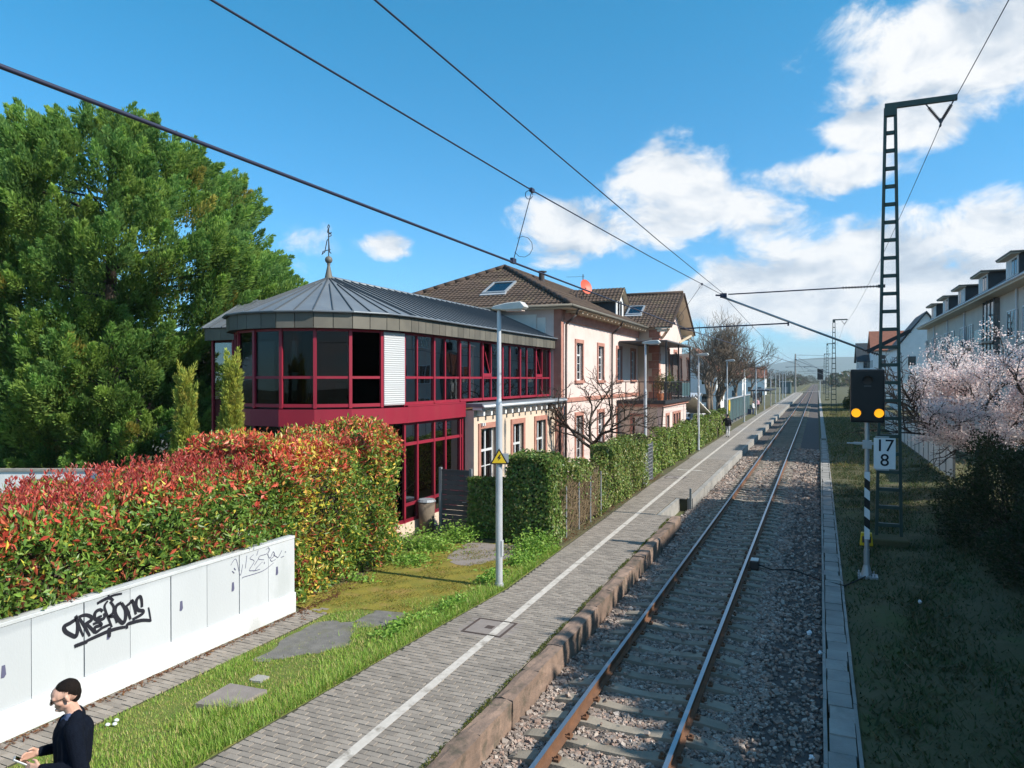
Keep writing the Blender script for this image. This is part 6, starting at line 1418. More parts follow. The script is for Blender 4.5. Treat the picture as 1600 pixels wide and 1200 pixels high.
    q = thing('point_box', 'yellow box fixed behind the foot of the signal post', 'box', (x, y + 0.2, 0.4)); b = MB(); b.prism([(x - 0.15, y + 0.09, 0.42), (x + 0.15, y + 0.09, 0.42), (x + 0.12, y + 0.09, 0.74), (x - 0.12, y + 0.09, 0.74)], (0, 0.16, 0)); bevel(recalc(b.build('housing', MATS['yellow_paint'], q)), 0.01); b = MB(); b.box(x - 0.1, x + 0.1, y + 0.072, y + 0.088, 0.5, 0.66); b.build('cover', MATS['dark_pipe'], q)
    # track magnet with cable
    m = G(1180, 884, -0.25); t = thing('track_magnet', 'grey track magnet box fixed outside the right rail with black cable', 'track magnet', (m.x, m.y, -0.3))
    b = MB(); b.box(m.x - 0.11, m.x + 0.11, m.y - 0.2, m.y + 0.2, -0.32, -0.10); bevel(b.build('housing', MATS['dark_pipe'], t), 0.02); b = MB(); b.box(m.x - 0.095, m.x + 0.095, m.y - 0.16, m.y + 0.16, -0.099, -0.085); b.build('top_plate', MATS['canvas_white'], t)  # top plate coloured near white to stand in for sunlight on it
    b = MB(); b.path([(m.x + 0.1, m.y - 0.1, -0.2), (m.x + 0.45, m.y - 0.2, -0.27), (m.x + 0.9, m.y + 0.15, -0.30), (m.x + 1.3, m.y - 0.05, -0.36), (0.1, m.y - 0.5, -0.33), (0.6, m.y - 0.9, -0.3), (1.15, 19.75, -0.3)], 0.018, 6); b.build('cable', MATS['rubber'], t, True)
build_signal()
for k, (u, v, s) in enumerate(((1266, 993, 0.05), (1283, 1024, 0.035), (1439, 944, 0.045), (1270, 1190, 0.03))):
    p = G(u, v, -0.42 if u < 1300 else -0.33); b = MB(); b.ball((p.x, p.y, p.z + 0.04), s, s * 1.4, s * 0.8, 8, 6); b.v = [(a + rng.normal() * 0.008, c + rng.normal() * 0.008, e + rng.normal() * 0.008) for a, c, e in b.v]; o = b.build('litter', MATS['rubbish']); tag(o, ['crumpled white litter on the ballast left of the cable trough', 'smaller white litter scrap just below the first one on the ballast', 'white litter scrap in the dark grass right of the trough', 'tiny white scrap at the bottom edge beside the trough'][k], 'litter', 'scraps of litter')
# small daisies / paper near the person
for k, (u, v) in enumerate(((166, 1134), (177, 1133), (180, 1127))): p = G(u, v, 0.03); b = MB(); b.ball((p.x, p.y, p.z), 0.035, 0.03, 0.02, 8, 5); o = b.build('litter', MATS['rubbish']); tag(o, ['left scrap of white paper on the grass behind the man', 'middle scrap of white paper on the grass behind the man', 'topmost scrap of white paper on the grass behind the man'][k], 'litter', 'scraps of litter')
# ================================================================== trees and shrubs
def tufts(P, A, l, r, m, leafL, leafW, pal, tcol):
    """feathery conifer sprays: base P, axis A, m leaflets each"""
    n = len(P); A = unit(A); l = np.broadcast_to(l, (n,)); r = np.broadcast_to(r, (n,))
    tt = rng.random((n, m)) ** 0.85; rad = unit(rng.normal(size=(n, m, 3))); rad = rad - (rad * A[:, None]).sum(-1, keepdims=True) * A[:, None]; rad = unit(rad)
    rr = (1 - tt) ** 0.8 * r[:, None] * np.sqrt(rng.random((n, m))) + 0.02
    C = P[:, None] + A[:, None] * (tt * l[:, None])[..., None] + rad * rr[..., None]
    D = A[:, None] * 1.0 + rad * 0.6 + rng.normal(size=(n, m, 3)) * 0.25 + (0, 0, 0.12)
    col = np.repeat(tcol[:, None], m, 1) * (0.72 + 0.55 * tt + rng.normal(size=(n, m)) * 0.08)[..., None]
    return C.reshape(-1, 3), D.reshape(-1, 3), np.clip(col.reshape(-1, 3), 0.005, 1)
def conifer(name, label, cat, x, y, prof, n, m, pal, leaf=(0.24, 0.075), tl=(0.9, 1.7), up=0.75, trunk=0.45, yellow=0.06, group=None, lump=0.13, facing=None, fat=0.27):
    t = thing(name, label, cat, (x, y, 0), group)
    prof = sorted(prof); zs = np.array([p[0] for p in prof]); rs = np.array([p[1] for p in prof]); z0, z1 = zs.min(), zs.max()
    zz = rng.uniform(z0, z1, n * 4); R_ = np.interp(zz, zs, rs); keep = rng.random(n * 4) < R_ / rs.max() + 0.04; zz = zz[keep][:n]; R_ = R_[keep][:n]; n = len(zz)
    a = rng.uniform(0, 2 * math.pi, n)
    if facing is not None:
        # most sprays stand on the side that can be seen, the far side is thinner
        a = np.where(rng.random(n) < 0.72, facing + rng.uniform(-1.75, 1.75, n), a)
    R_ = R_ * (1 + lump * np.sin(3 * a + zz * 0.9) + lump * 0.8 * np.sin(5 * a - zz * 1.7 + 1) ) * (1 - 0.30 * rng.random(n) ** 2.2)
    rad = np.stack([np.cos(a), np.sin(a), np.zeros(n)], -1)
    L = rng.uniform(*tl, n); A = rad * rng.uniform(0.45, 0.95, n)[:, None] + np.array((0, 0, up)) + rng.normal(size=(n, 3)) * 0.18
    P = np.array((x, y, 0)) + rad * np.maximum(R_ - 0.6 * L * 0.6, 0.05)[:, None]; P[:, 2] = zz - 0.35 * L
    pal = np.array(pal); tc = pal[rng.integers(0, len(pal), n)] * rng.uniform(0.8, 1.2, (n, 1)); ye = rng.random(n) < yellow; tc[ye] = np.array((0.34, 0.31, 0.07)) * rng.uniform(0.8, 1.2, (ye.sum(), 1))
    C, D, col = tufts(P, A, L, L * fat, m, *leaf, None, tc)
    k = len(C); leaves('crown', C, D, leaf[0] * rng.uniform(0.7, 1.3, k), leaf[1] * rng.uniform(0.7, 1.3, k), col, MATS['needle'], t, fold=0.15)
    b = MB(); b.tube((x, y, -0.1), (x, y, z1 * 0.55), trunk, trunk * 0.5, 10); b.tube((x, y, z1 * 0.55), (x, y, z1 * 0.95), trunk * 0.5, 0.05, 8); b.build('trunk', MATS['bark'], t, True)
    b = MB()
    for _ in range(60 if trunk > 0.2 else 0):
        z = rng.uniform(max(z0, 1.5), z1 * 0.9); a_ = rng.uniform(0, 6.28); r_ = float(np.interp(z, zs, rs)) * 0.8; b.tube((x, y, z), (x + r_ * math.cos(a_), y + r_ * math.sin(a_), z + r_ * 0.25), 0.08, 0.02, 5, False)
    if b.v: b.build('limbs', MATS['bark'], t)
    return t
CON = [(0.18, 0.31, 0.07), (0.22, 0.34, 0.07), (0.14, 0.25, 0.06), (0.26, 0.37, 0.08), (0.17, 0.29, 0.08)]
k_ = 30 / 28
PR = [(15.7, 0.5), (15.0, 1.6), (14.2, 3.1), (13.0, 4.9), (11.2, 6.0), (9.6, 6.9), (8.6, 7.1), (7.0, 6.3), (5.0, 5.8), (3.0, 5.7), (1.0, 5.2)]
conifer('conifer_tree', 'huge dense green conifer left of the pavilion, taller than its roof', 'tree', -27.6, 21.0, PR, 1700, 270, CON, (0.20, 0.06), (1.0, 1.9), 0.6, facing=math.atan2(-21, 27), fat=0.40, lump=0.11, yellow=0.02)
conifer('conifer_tree', 'second large conifer at the left edge behind the huge one', 'tree', -37.0, 21.5, [(14.9, 0.4), (14, 2.2), (12.5, 4.0), (9.5, 5.6), (6.5, 6.0), (1.0, 5.4)], 700, 200, CON, (0.22, 0.065), (1.0, 1.9), 0.6, facing=math.atan2(-21, 37), fat=0.40)
CYP = [(0.34, 0.38, 0.07), (0.42, 0.42, 0.08), (0.27, 0.33, 0.07)]
for (u, v, d, l) in ((290, 556, 17.0, 'slim yellow green cypress, the left of the pair before the pavilion'), (362, 541, 17.0, 'slim yellow green cypress, the right and taller of the pair before the pavilion')):
    r = (u - U0) / F; x, y = d * (-S_ + r * C_), d * (C_ + r * S_); zt = CAMZ + d * (VH - v) / F
    conifer('cypress_tree', l, 'tree', x, y, [(zt - 0.3, 0.0), (zt * 0.88, 0.10), (zt * 0.75, 0.24), (zt * 0.55, 0.36), (zt * 0.35, 0.42), (0.1, 0.4)], 650, 60, CYP, (0.12, 0.028), (0.3, 0.6), 2.4, 0.07, 0.12, 'slim cypresses before the pavilion', 0.06)

def branch_tree(t, base, h, spread, levels=5, r0=0.12, first=5, seed=1, up=0.5, trunk_h=0.3, mat_='bark_grey', twig=0.006, kids=(2, 4), bend=0.25, lenf=0.72):
    rs = random.Random(seed); tr, br = MB(), MB(); tips = []
    base = Vector(base); top = base + Vector((rs.uniform(-0.1, 0.1), rs.uniform(-0.1, 0.1), h * trunk_h)); tr.tube(base - Vector((0, 0, 0.1)), top, r0 * 1.25, r0, 9)
    def grow(p, d, L, r, lv):
        n = 3; q = p
        for k in range(n):
            d2 = (d + Vector((rs.gauss(0, bend), rs.gauss(0, bend), rs.gauss(0, bend * 0.7) + 0.08 * up))).normalized(); e = q + d2 * (L / n); ra, rb = r * (1 - 0.3 * k / n), r * (1 - 0.3 * (k + 1) / n)
            (tr if lv >= levels - 1 else br).tube(q, e, ra, rb, 6 if lv >= levels - 1 else (4 if lv > 1 else 3), False); q = e; d = d2
            if lv > 0 and k < n - 1 and rs.random() < 0.7:
                s = (d + Vector((rs.gauss(0, 0.6), rs.gauss(0, 0.6), rs.gauss(0, 0.4) + 0.1))).normalized(); grow(q, s, L * lenf * 0.8, max(r * 0.5, twig), lv - 1)
        tips.append((q, d))
        if lv > 0:
            for _ in range(rs.randint(*kids)):
                s = (d + Vector((rs.gauss(0, 0.45), rs.gauss(0, 0.45), rs.gauss(0, 0.35) + 0.25 * up))).normalized(); grow(q, s, L * lenf * rs.uniform(0.75, 1.15), max(r * 0.62, twig), lv - 1)
    for k in range(first):
        a = 2 * math.pi * (k + rs.random() * 0.5) / first; d = Vector((math.cos(a) * spread, math.sin(a) * spread, up + 0.35)).normalized(); grow(top - Vector((0, 0, 0.15 * h * trunk_h * rs.random())), d, h * 0.26, r0 * 0.6, levels - 1)
    tr.build('trunk', MATS[mat_], t, True); o = br.build('crown', MATS[mat_], t); o['kind'] = 'stuff'; return tips
t = thing('pollarded_tree', 'leafless pollarded tree with knotty fan of branches before the hotel wall', 'tree', (-8.8, 29.4, 0))
branch_tree(t, (-8.8, 29.4, 0), 5.2, 0.85, 5, 0.13, 6, 4, 0.45, 0.36, 'bark', 0.007, (2, 3), 0.34, 0.70)
for k, (x, y, h, sp, sd, l, lv) in enumerate(((-9.3, 75, 11.5, 0.55, 8, 'tall bare tree with dark trunk behind the ivy hedge past the hotel', 6), (-11.5, 83, 12.0, 0.5, 15, 'second bare tree just behind the tall dark trunked one', 5), (-14, 105, 11.5, 0.6, 21, 'bare brown tree further along behind the platform shelter', 5), (-13, 128, 11, 0.6, 33, 'bare brown tree far along the platform', 5), (-15, 155, 11, 0.6, 41, 'bare tree next to last along the platform', 5), (-15, 185, 11, 0.6, 43, 'last bare tree along the far end of the platform', 5), (-18, 62, 9.5, 0.6, 51, 'bare tree rising beside the white gabled house left of the line', 5))):
    t = thing('bare_tree', l, 'tree', (x, y, 0), 'bare trees along the platform'); branch_tree(t, (x, y, 0), h, sp, lv, 0.22, 5, sd, 0.9, 0.2, 'bark_grey', 0.016 if lv == 5 else 0.012, (2, 3), 0.22, 0.74)
# cherry in blossom
def cherry():
    x, y = 6.0, 33.0; t = thing('cherry_tree', 'cherry tree in full pale pink blossom before the dormer building', 'tree', (x, y, -0.1))
    tips = branch_tree(t, (x, y, -0.1), 7.6, 1.1, 5, 0.17, 8, 3, 0.33, 0.25, 'bark', 0.010, (2, 3), 0.25, 0.74)
    T = np.array([p for p, d in tips]); T = T[(T[:, 2] > 1.9) & (T[:, 0] > 3.7)]
    n = 62000; i = rng.integers(0, len(T), n); C = T[i] + rng.normal(size=(n, 3)) * (0.17, 0.17, 0.10)
    pal = np.array([(0.90, 0.80, 0.77), (0.88, 0.74, 0.72), (0.92, 0.86, 0.84), (0.82, 0.64, 0.62)])
    leaves('blossom', C, rng.normal(size=(n, 3)), rng.uniform(0.05, 0.09, n), rng.uniform(0.04, 0.075, n), pal[rng.integers(0, 4, n)] * rng.uniform(0.85, 1.15, (n, 1)), MATS['petal'], t)
cherry()
def bush(name, label, c, rad, n, L, pal, twigs=True, cat='bush', group=None, top=1.0):
    c = np.array(c, float); t = thing(name, label, cat, tuple(c), group); d = unit(rng.normal(size=(n, 3))); d[:, 2] = np.abs(d[:, 2]) * top
    k = 1 + 0.16 * np.sin(d[:, 0] * 7 + d[:, 2] * 5) + 0.12 * np.sin(d[:, 1] * 11 - d[:, 2] * 9); P = c + d * np.array(rad) * (k * (1 - 0.35 * rng.random(n) ** 2))[:, None]
    pal = np.array(pal); leaves('foliage', P, d + rng.normal(size=(n, 3)) * 0.7, L * rng.uniform(0.7, 1.3, n), L * 0.5 * rng.uniform(0.7, 1.3, n), pal[rng.integers(0, len(pal), n)] * rng.uniform(0.75, 1.2, (n, 1)), MATS['leaf'], t)
    b = MB()
    for _ in range(26): q = c + unit(rng.normal(size=3)) * np.array(rad) * 0.9; q[2] = max(q[2], c[2] + 0.2); b.tube(tuple(c + (0, 0, 0)), tuple(q), 0.03, 0.008, 5, False)
    b.build('stems', MATS['bark'], t); return t
DK = [(0.03, 0.05, 0.016), (0.042, 0.065, 0.02), (0.055, 0.07, 0.028), (0.07, 0.065, 0.035)]
bush('dark_bush', 'big dark evergreen bush at the right edge below the cherry', (5.4, 25.0, -0.2), (1.9, 2.4, 2.9), 15000, 0.10, DK, group='dark bushes on the right bank')
bush('dark_bush', 'dark bush just behind the big one, under the blossom', (6.3, 30.0, -0.2), (2.0, 2.2, 2.5), 9000, 0.10, DK, group='dark bushes on the right bank')
bush('dark_bush', 'dark low bush at the right edge of the frame, nearest the camera', (5.4, 20.6, -0.2), (1.5, 2.0, 2.0), 9000, 0.10, DK, group='dark bushes on the right bank')
bush('far_bush', 'round green bush beside the track left of the signal head', G(1337, 640, -0.3), (1.6, 2.0, 3.3), 7000, 0.22, [(0.06, 0.09, 0.02), (0.085, 0.11, 0.02), (0.045, 0.07, 0.02), (0.13, 0.13, 0.025)])
for k, (u, v, rx, rz, l, pal) in enumerate(((1325, 604, 9, 6.0, 'pale green shrubbery far right of the line before the crossing', [(0.12, 0.13, 0.05), (0.15, 0.15, 0.06), (0.10, 0.11, 0.045)]), (1345, 602, 10, 9.0, 'brownish pink far shrubbery behind the green one right of the line', [(0.16, 0.10, 0.085), (0.13, 0.085, 0.07), (0.18, 0.12, 0.10)]), (1258, 599, 12, 8.0, 'far green trees left of the vanishing track', [(0.07, 0.085, 0.035), (0.09, 0.10, 0.04), (0.11, 0.085, 0.06)]), (1232, 601, 14, 8.5, 'far brown green trees at the end of the platform', [(0.085, 0.075, 0.045), (0.07, 0.08, 0.035), (0.11, 0.08, 0.06)]), (1298, 600, 8, 6.0, 'far brownish bushes right of the vanishing track', [(0.12, 0.09, 0.06), (0.09, 0.085, 0.04), (0.14, 0.10, 0.07)]), (1215, 602, 16, 10, 'far brown trees behind the row of lamp posts', [(0.10, 0.075, 0.055), (0.085, 0.065, 0.05), (0.075, 0.075, 0.04)]))):
    c = G(u, v, -0.2); bush('far_trees', l, c, (rx, rx * 1.3, rz), 5000, 0.7, pal, cat='trees', group='trees at the far end of the line')
# dry shrub behind the hedge at far left
t = thing('dry_shrub', 'leafless pale dry shrub behind the hedge at the left edge', 'shrub', (-18.6, 11.8, 0)); branch_tree(t, (-18.6, 11.8, 0), 3.3, 0.7, 4, 0.05, 7, 9, 0.9, 0.12, 'dry_stem', 0.008, (2, 3), 0.22, 0.7)
# tall trees right of the camera, outside the picture: they shade the near track and bank
for k, (x, y, h, r, l) in enumerate(((8.0, 12.4, 9.2, 2.3, 'first'), (8.6, 15.7, 9.5, 2.5, 'second'), (9.2, 19.2, 10.3, 2.7, 'third'), (7.4, 8.6, 6.3, 2.4, 'fourth'), (7.6, 4.6, 6.2, 2.6, 'fifth'), (8, 0.5, 6.2, 2.8, 'sixth'))):
    GC = conifer('garden_conifer', f'dark garden conifer right of the camera, {l} of the row that shades the track', 'tree', x, y, [(h - 0.6, 0.5), (h * 0.87, r * 0.65), (h * 0.75, r * 0.9), (h * 0.45, r), (h * 0.2, r), (0.3, r * 0.9)], 340, 60, [(0.035, 0.06, 0.018), (0.05, 0.08, 0.022)], (0.34, 0.12), (0.8, 1.4), 0.7, 0.2, 0.0, 'garden conifers right of the camera')
    b = MB(); b.tube((x, y, 0.2), (x, y, h * 0.5), r * 0.85, r * 0.8, 12); b.tube((x, y, h * 0.5), (x, y, h * 0.8), r * 0.85, r * 0.6, 12); b.tube((x, y, h * 0.8), (x, y, h * 0.95), r * 0.6, 0.2, 12); b.build('opaque_core', MATS['bark'], GC)  # solid core added inside each crown so no sun leaks through its shadow
# ================================================================== right apartment building with dormers
def apartment():
    t = thing('apartment_building', 'long grey rendered apartment block with dark roof and a row of dormers', 'building', (14, 70, 0))
    fx, y0, y1, ez = 12.3, 46.0, 100.0, 10.9; W = MATS['grey_render']; SL = MATS['slate_roof']
    b = MB(); b.box(fx, 26, y0, y1, -0.2, ez); b.build('wall', W, t)
    # roof: eave, slope to the ridge, thick edge
    exx, rx, rz = 11.3, 19.2, 16.4
    b = MB(); b.add([(exx, y0 - 0.5, ez + 0.05), (exx, y1 + 0.5, ez + 0.05), (rx, y1 + 0.5, rz), (rx, y0 - 0.5, rz), (27, y1 + 0.5, ez + 0.05), (27, y0 - 0.5, ez + 0.05)], [(0, 1, 2, 3), (3, 2, 4, 5)]); b.build('roof', SL, t)
    b = MB(); b.box(exx - 0.02, fx, y0 - 0.5, y1 + 0.5, ez - 0.22, ez + 0.03); b.build('eaves', MATS['cream_wood'], t)
    b = MB(); b.tube((exx - 0.08, y0 - 0.5, ez), (exx - 0.08, y1 + 0.5, ez), 0.09, n=8); b.build('gutter', MATS['galv'], t, True)
    for yy, s in ((y0 + 0.01, 0), (y1 - 0.31, 0)): b = MB(); b.prism([(fx, yy, ez), (26, yy, ez), (rx, yy, rz - 0.1)], (0, 0.3, 0)); recalc(b.build('gable', W, t))
    def dorm(yc):
        d = thing('x', None, None) if False else None
        hw = 1.75; z0, z1 = ez + 0.65, 13.15; xf = 12.45
        b = MB(); b.box(xf + 0.06, 16.6, yc - hw, yc + hw, z0 - 0.2, z1); o = b.build('dormer', SL, t)
        b = MB(); b.box(xf - 0.55, 17.0, yc - hw - 0.45, yc + hw + 0.45, z1, z1 + 0.14); bevel(b.build('dormer_roof', MATS['zinc_brown'], o), 0.03)
        b = MB(); b.box(xf - 0.50, xf + 0.05, yc - hw - 0.40, yc + hw + 0.40, z1 - 0.07, z1 - 0.003); b.build('dormer_soffit', MATS['cream_wood'], o)
        b = MB(); b.box(xf, xf + 0.055, yc - hw + 0.1, yc + hw - 0.1, z0, z1 - 0.1); b.build('dormer_face', MATS['white_paint'], o)
        for k in range(2):
            a = yc - hw + 0.3 + k * 1.5; b = MB(); b.box(xf - 0.02, xf - 0.003, a, a + 1.3, z0 + 0.25, z1 - 0.25); b.build('dormer_window', MATS['glass_far'] if (k + int(yc)) % 2 else MATS['blind'], o)
            b = MB(); b.box(xf - 0.04, xf - 0.021, a + 0.62, a + 0.68, z0 + 0.25, z1 - 0.25); b.build('dormer_mullion', MATS['white_gloss'], o)
    for yc in (50, 59.5, 69, 78.5, 87.6, 96): dorm(yc)
    # storeys: window bands, recessed balconies
    for st, z in enumerate((1.0, 4.2, 7.6)):
        for k in range(6):
            y = 48.0 + k * 9.0
            for (a, w) in ((0.0, 2.8), (6.0, 1.6)):
                b = MB(); b.box(fx - 0.05, fx - 0.003, y + a, y + a + w, z, z + 1.7); o = b.build('window', MATS['glass_far'], t)
                b = MB(); f = 0.08; b.box(fx - 0.08, fx - 0.051, y + a - f, y + a, z - f, z + 1.7 + f); b.box(fx - 0.08, fx - 0.051, y + a + w, y + a + w + f, z - f, z + 1.7 + f); b.box(fx - 0.08, fx - 0.051, y + a, y + a + w, z - f, z); b.box(fx - 0.08, fx - 0.051, y + a, y + a + w, z + 1.7, z + 1.7 + f)
                nm = int(w / 0.8); [b.box(fx - 0.078, fx - 0.051, y + a + w * j / nm - 0.03, y + a + w * j / nm + 0.03, z, z + 1.7) for j in range(1, nm)]; b.build('window_frame', MATS['white_gloss'], o)
    for k in range(5):
        y = 54.0 + k * 9.2
        if k in (1, 2, 3):
            b = MB(); b.box(fx - 1.0, fx - 0.002, y - 0.2, y + 2.4, 7.3, 7.45); o = b.build('balcony', W, t); b = MB(); b.box(fx - 1.0, fx - 0.97, y - 0.2, y + 2.4, 7.452, 8.4); b.build('balcony_glass', MATS['glass_far'], o)
        b = MB(); b.tube((fx - 0.1, y + 3.0, 0), (fx - 0.1, y + 3.0, ez), 0.06, n=8); b.build('downpipe', MATS['galv'], t)
    # near dark glazed stair front
    b = MB(); b.box(fx - 0.35, fx - 0.002, 62.2, 66.0, 2.5, ez - 0.3); b.build('stair_glazing', MATS['glass_far'], t)
    b = MB(); [b.box(fx - 0.40, fx - 0.36, 62.2 + j * 1.24, 62.28 + j * 1.24, 2.5, ez - 0.3) for j in range(4)]; b.build('stair_frame', MATS['dark_frame'], t)
apartment()
# neighbour house right of the camera, out of the picture: its shadow lies over the track near the mast
def neighbour():
    t = thing('neighbour_house', 'pitched roof house right of the mast, outside the frame, shading the track', 'building', (15, 25, 0))
    b = MB(); b.box(11, 20, 20.5, 30.0, -0.1, 8.6); b.build('wall', MATS['grey_render'], t)
    b = MB(); b.prism([(10.4, 20.2, 8.5), (20.6, 20.2, 8.5), (15.5, 20.2, 15.2)], (0, 10.1, 0)); recalc(b.build('roof', MATS['clay_roof'], t))
    for k in range(3): b = MB(); b.box(10.95, 10.997, 21.5 + k * 3, 22.9 + k * 3, 4.6, 6.2); b.build('window', MATS['glass_far'], t)
neighbour()
def house(name, label, x0, x1, y0, y1, ze, zr, wall, roof, ridge='y', group=None, wins=True):
    t = thing(name, label, 'house', ((x0 + x1) / 2, (y0 + y1) / 2, 0), group); b = MB(); b.box(x0, x1, y0, y1, -0.3, ze); b.build('wall', MATS[wall], t); o = 0.4
    if ridge == 'y':
        xm = (x0 + x1) / 2; P = [(x0 - o, ze - 0.25), (xm, zr), (x1 + o, ze - 0.25), (x1 + o, ze - 0.05), (xm, zr + 0.25), (x0 - o, ze - 0.05)]
        b = MB(); b.prism([(a, y0 - o, c) for a, c in P], (0, y1 - y0 + 2 * o, 0)); recalc(b.build('roof', MATS[roof], t))
        b = MB(); b.prism([(x0, y0, ze), (x1, y0, ze), (xm, y0, zr - 0.1)], (0, y1 - y0, 0)); recalc(b.build('gable', MATS[wall], t))
    else:
        ym = (y0 + y1) / 2; P = [(y0 - o, ze - 0.25), (ym, zr), (y1 + o, ze - 0.25), (y1 + o, ze - 0.05), (ym, zr + 0.25), (y0 - o, ze - 0.05)]
        b = MB(); b.prism([(x0 - o, a, c) for a, c in P], (x1 - x0 + 2 * o, 0, 0)); recalc(b.build('roof', MATS[roof], t))
        b = MB(); b.prism([(x0, y0, ze), (x0, y1, ze), (x0, ym, zr - 0.1)], (x1 - x0, 0, 0)); recalc(b.build('gable', MATS[wall], t))
    if wins:
        n = max(2, int((x1 - x0) / 2.6))
        for k in range(n):
            xa = x0 + (x1 - x0) * (k + 0.5) / n
            for z in np.arange(1.0, ze - 1.2, 2.8): b = MB(); b.box(xa - 0.5, xa + 0.5, y0 - 0.03, y0 - 0.002, z, z + 1.3); b.build('window', MATS['glass_far'], t)
        for k in range(max(2, int((y1 - y0) / 3))):
            ya = y0 + 1.5 + k * 3
            for z in np.arange(1.0, ze - 1.2, 2.8):
                for xx in (x0 - 0.03, x1 + 0.002): b = MB(); b.box(xx, xx + 0.028, ya - 0.5, ya + 0.5, z, z + 1.3); b.build('window', MATS['glass_far'], t)
    return t
house('gabled_house', 'white gabled house with dark roof just beyond the dormer building', 10.8, 18.0, 118, 130, 9.3, 14.2, 'white_paint', 'slate_roof', 'y', 'houses beyond the dormer building')
house('red_roof_house', 'pale house with red tiled roof behind the mast, beyond the gabled one', 8.8, 15, 138, 147, 9.6, 12.9, 'white_paint', 'clay_roof', 'x', 'houses beyond the dormer building')
house('grey_house', 'smaller pale house with grey roof left of the red roofed one', 7.0, 12, 146, 156, 8.0, 11.2, 'white_paint', 'slate_roof', 'x', 'houses beyond the dormer building', True)
house('white_house', 'white gabled house left of the line behind the bare tree', -21.0, -14.2, 112, 122, 5.6, 9.2, 'white_paint', 'clay_roof', 'y', 'houses left of the line')
house('white_house', 'small white house behind the platform shelter', -20, -14, 150, 158, 5.0, 8.0, 'white_paint', 'clay_roof', 'x', 'houses left of the line')
house('white_house', 'pale low house far left of the line near the crossing', -22, -14, 215, 224, 5.0, 8.0, 'white_paint', 'clay_roof', 'x', 'houses left of the line')
house('dark_red_house', 'dark red house in shade under the huge conifer', -52, -30, 36, 44, 4.6, 8.0, 'dark_red_wall', 'ridge_tile', 'x', None)
# garden wall with pillar at far left
p = G(30, 742, 1.5); q = G(150, 742, 1.5)
t = thing('garden_wall', 'low white garden wall with a pillar behind the hedge at the left', 'wall', (-25, 16, 0)); a, c = Vector((-26.6, 15.2, 0)), Vector((-21.5, 17.4, 0)); d = (c - a).normalized(); n_ = Vector((-d.y, d.x, 0))
b = MB(); b.obox((a + c) / 2 + Vector((0, 0, 0.72)), d * (c - a).length / 2, n_ * 0.1, (0, 0, 0.72)); b.build('wall', MATS['white_paint'], t)
b = MB(); b.obox((a + c) / 2 + Vector((0, 0, 1.48)), d * (c - a).length / 2, n_ * 0.15, (0, 0, 0.04)); b.build('coping', MATS['concrete'], t)
b = MB(); b.obox(a - d * 0.2 + Vector((0, 0, 0.82)), d * 0.22, n_ * 0.22, (0, 0, 0.82)); b.build('pillar', MATS['white_paint'], t); b = MB(); b.obox(a - d * 0.2 + Vector((0, 0, 1.69)), d * 0.27, n_ * 0.27, (0, 0, 0.05)); b.build('pillar_cap', MATS['concrete'], t)
# pale fence on the right bank
t = thing('panel_fence', 'pale grey panel fence behind the cherry trunk on the right', 'fence', (5.8, 50, 0))
for k in range(18):
    y = 38 + k * 2.0; b = MB(); b.box(5.75, 5.79, y + 0.04, y + 1.96, 0.0, 1.7); b.build('panel', MATS['canvas_white'], t); b = MB(); b.box(5.72, 5.82, y - 0.04, y + 0.04, -0.2, 1.8); b.build('post', MATS['concrete'], t)
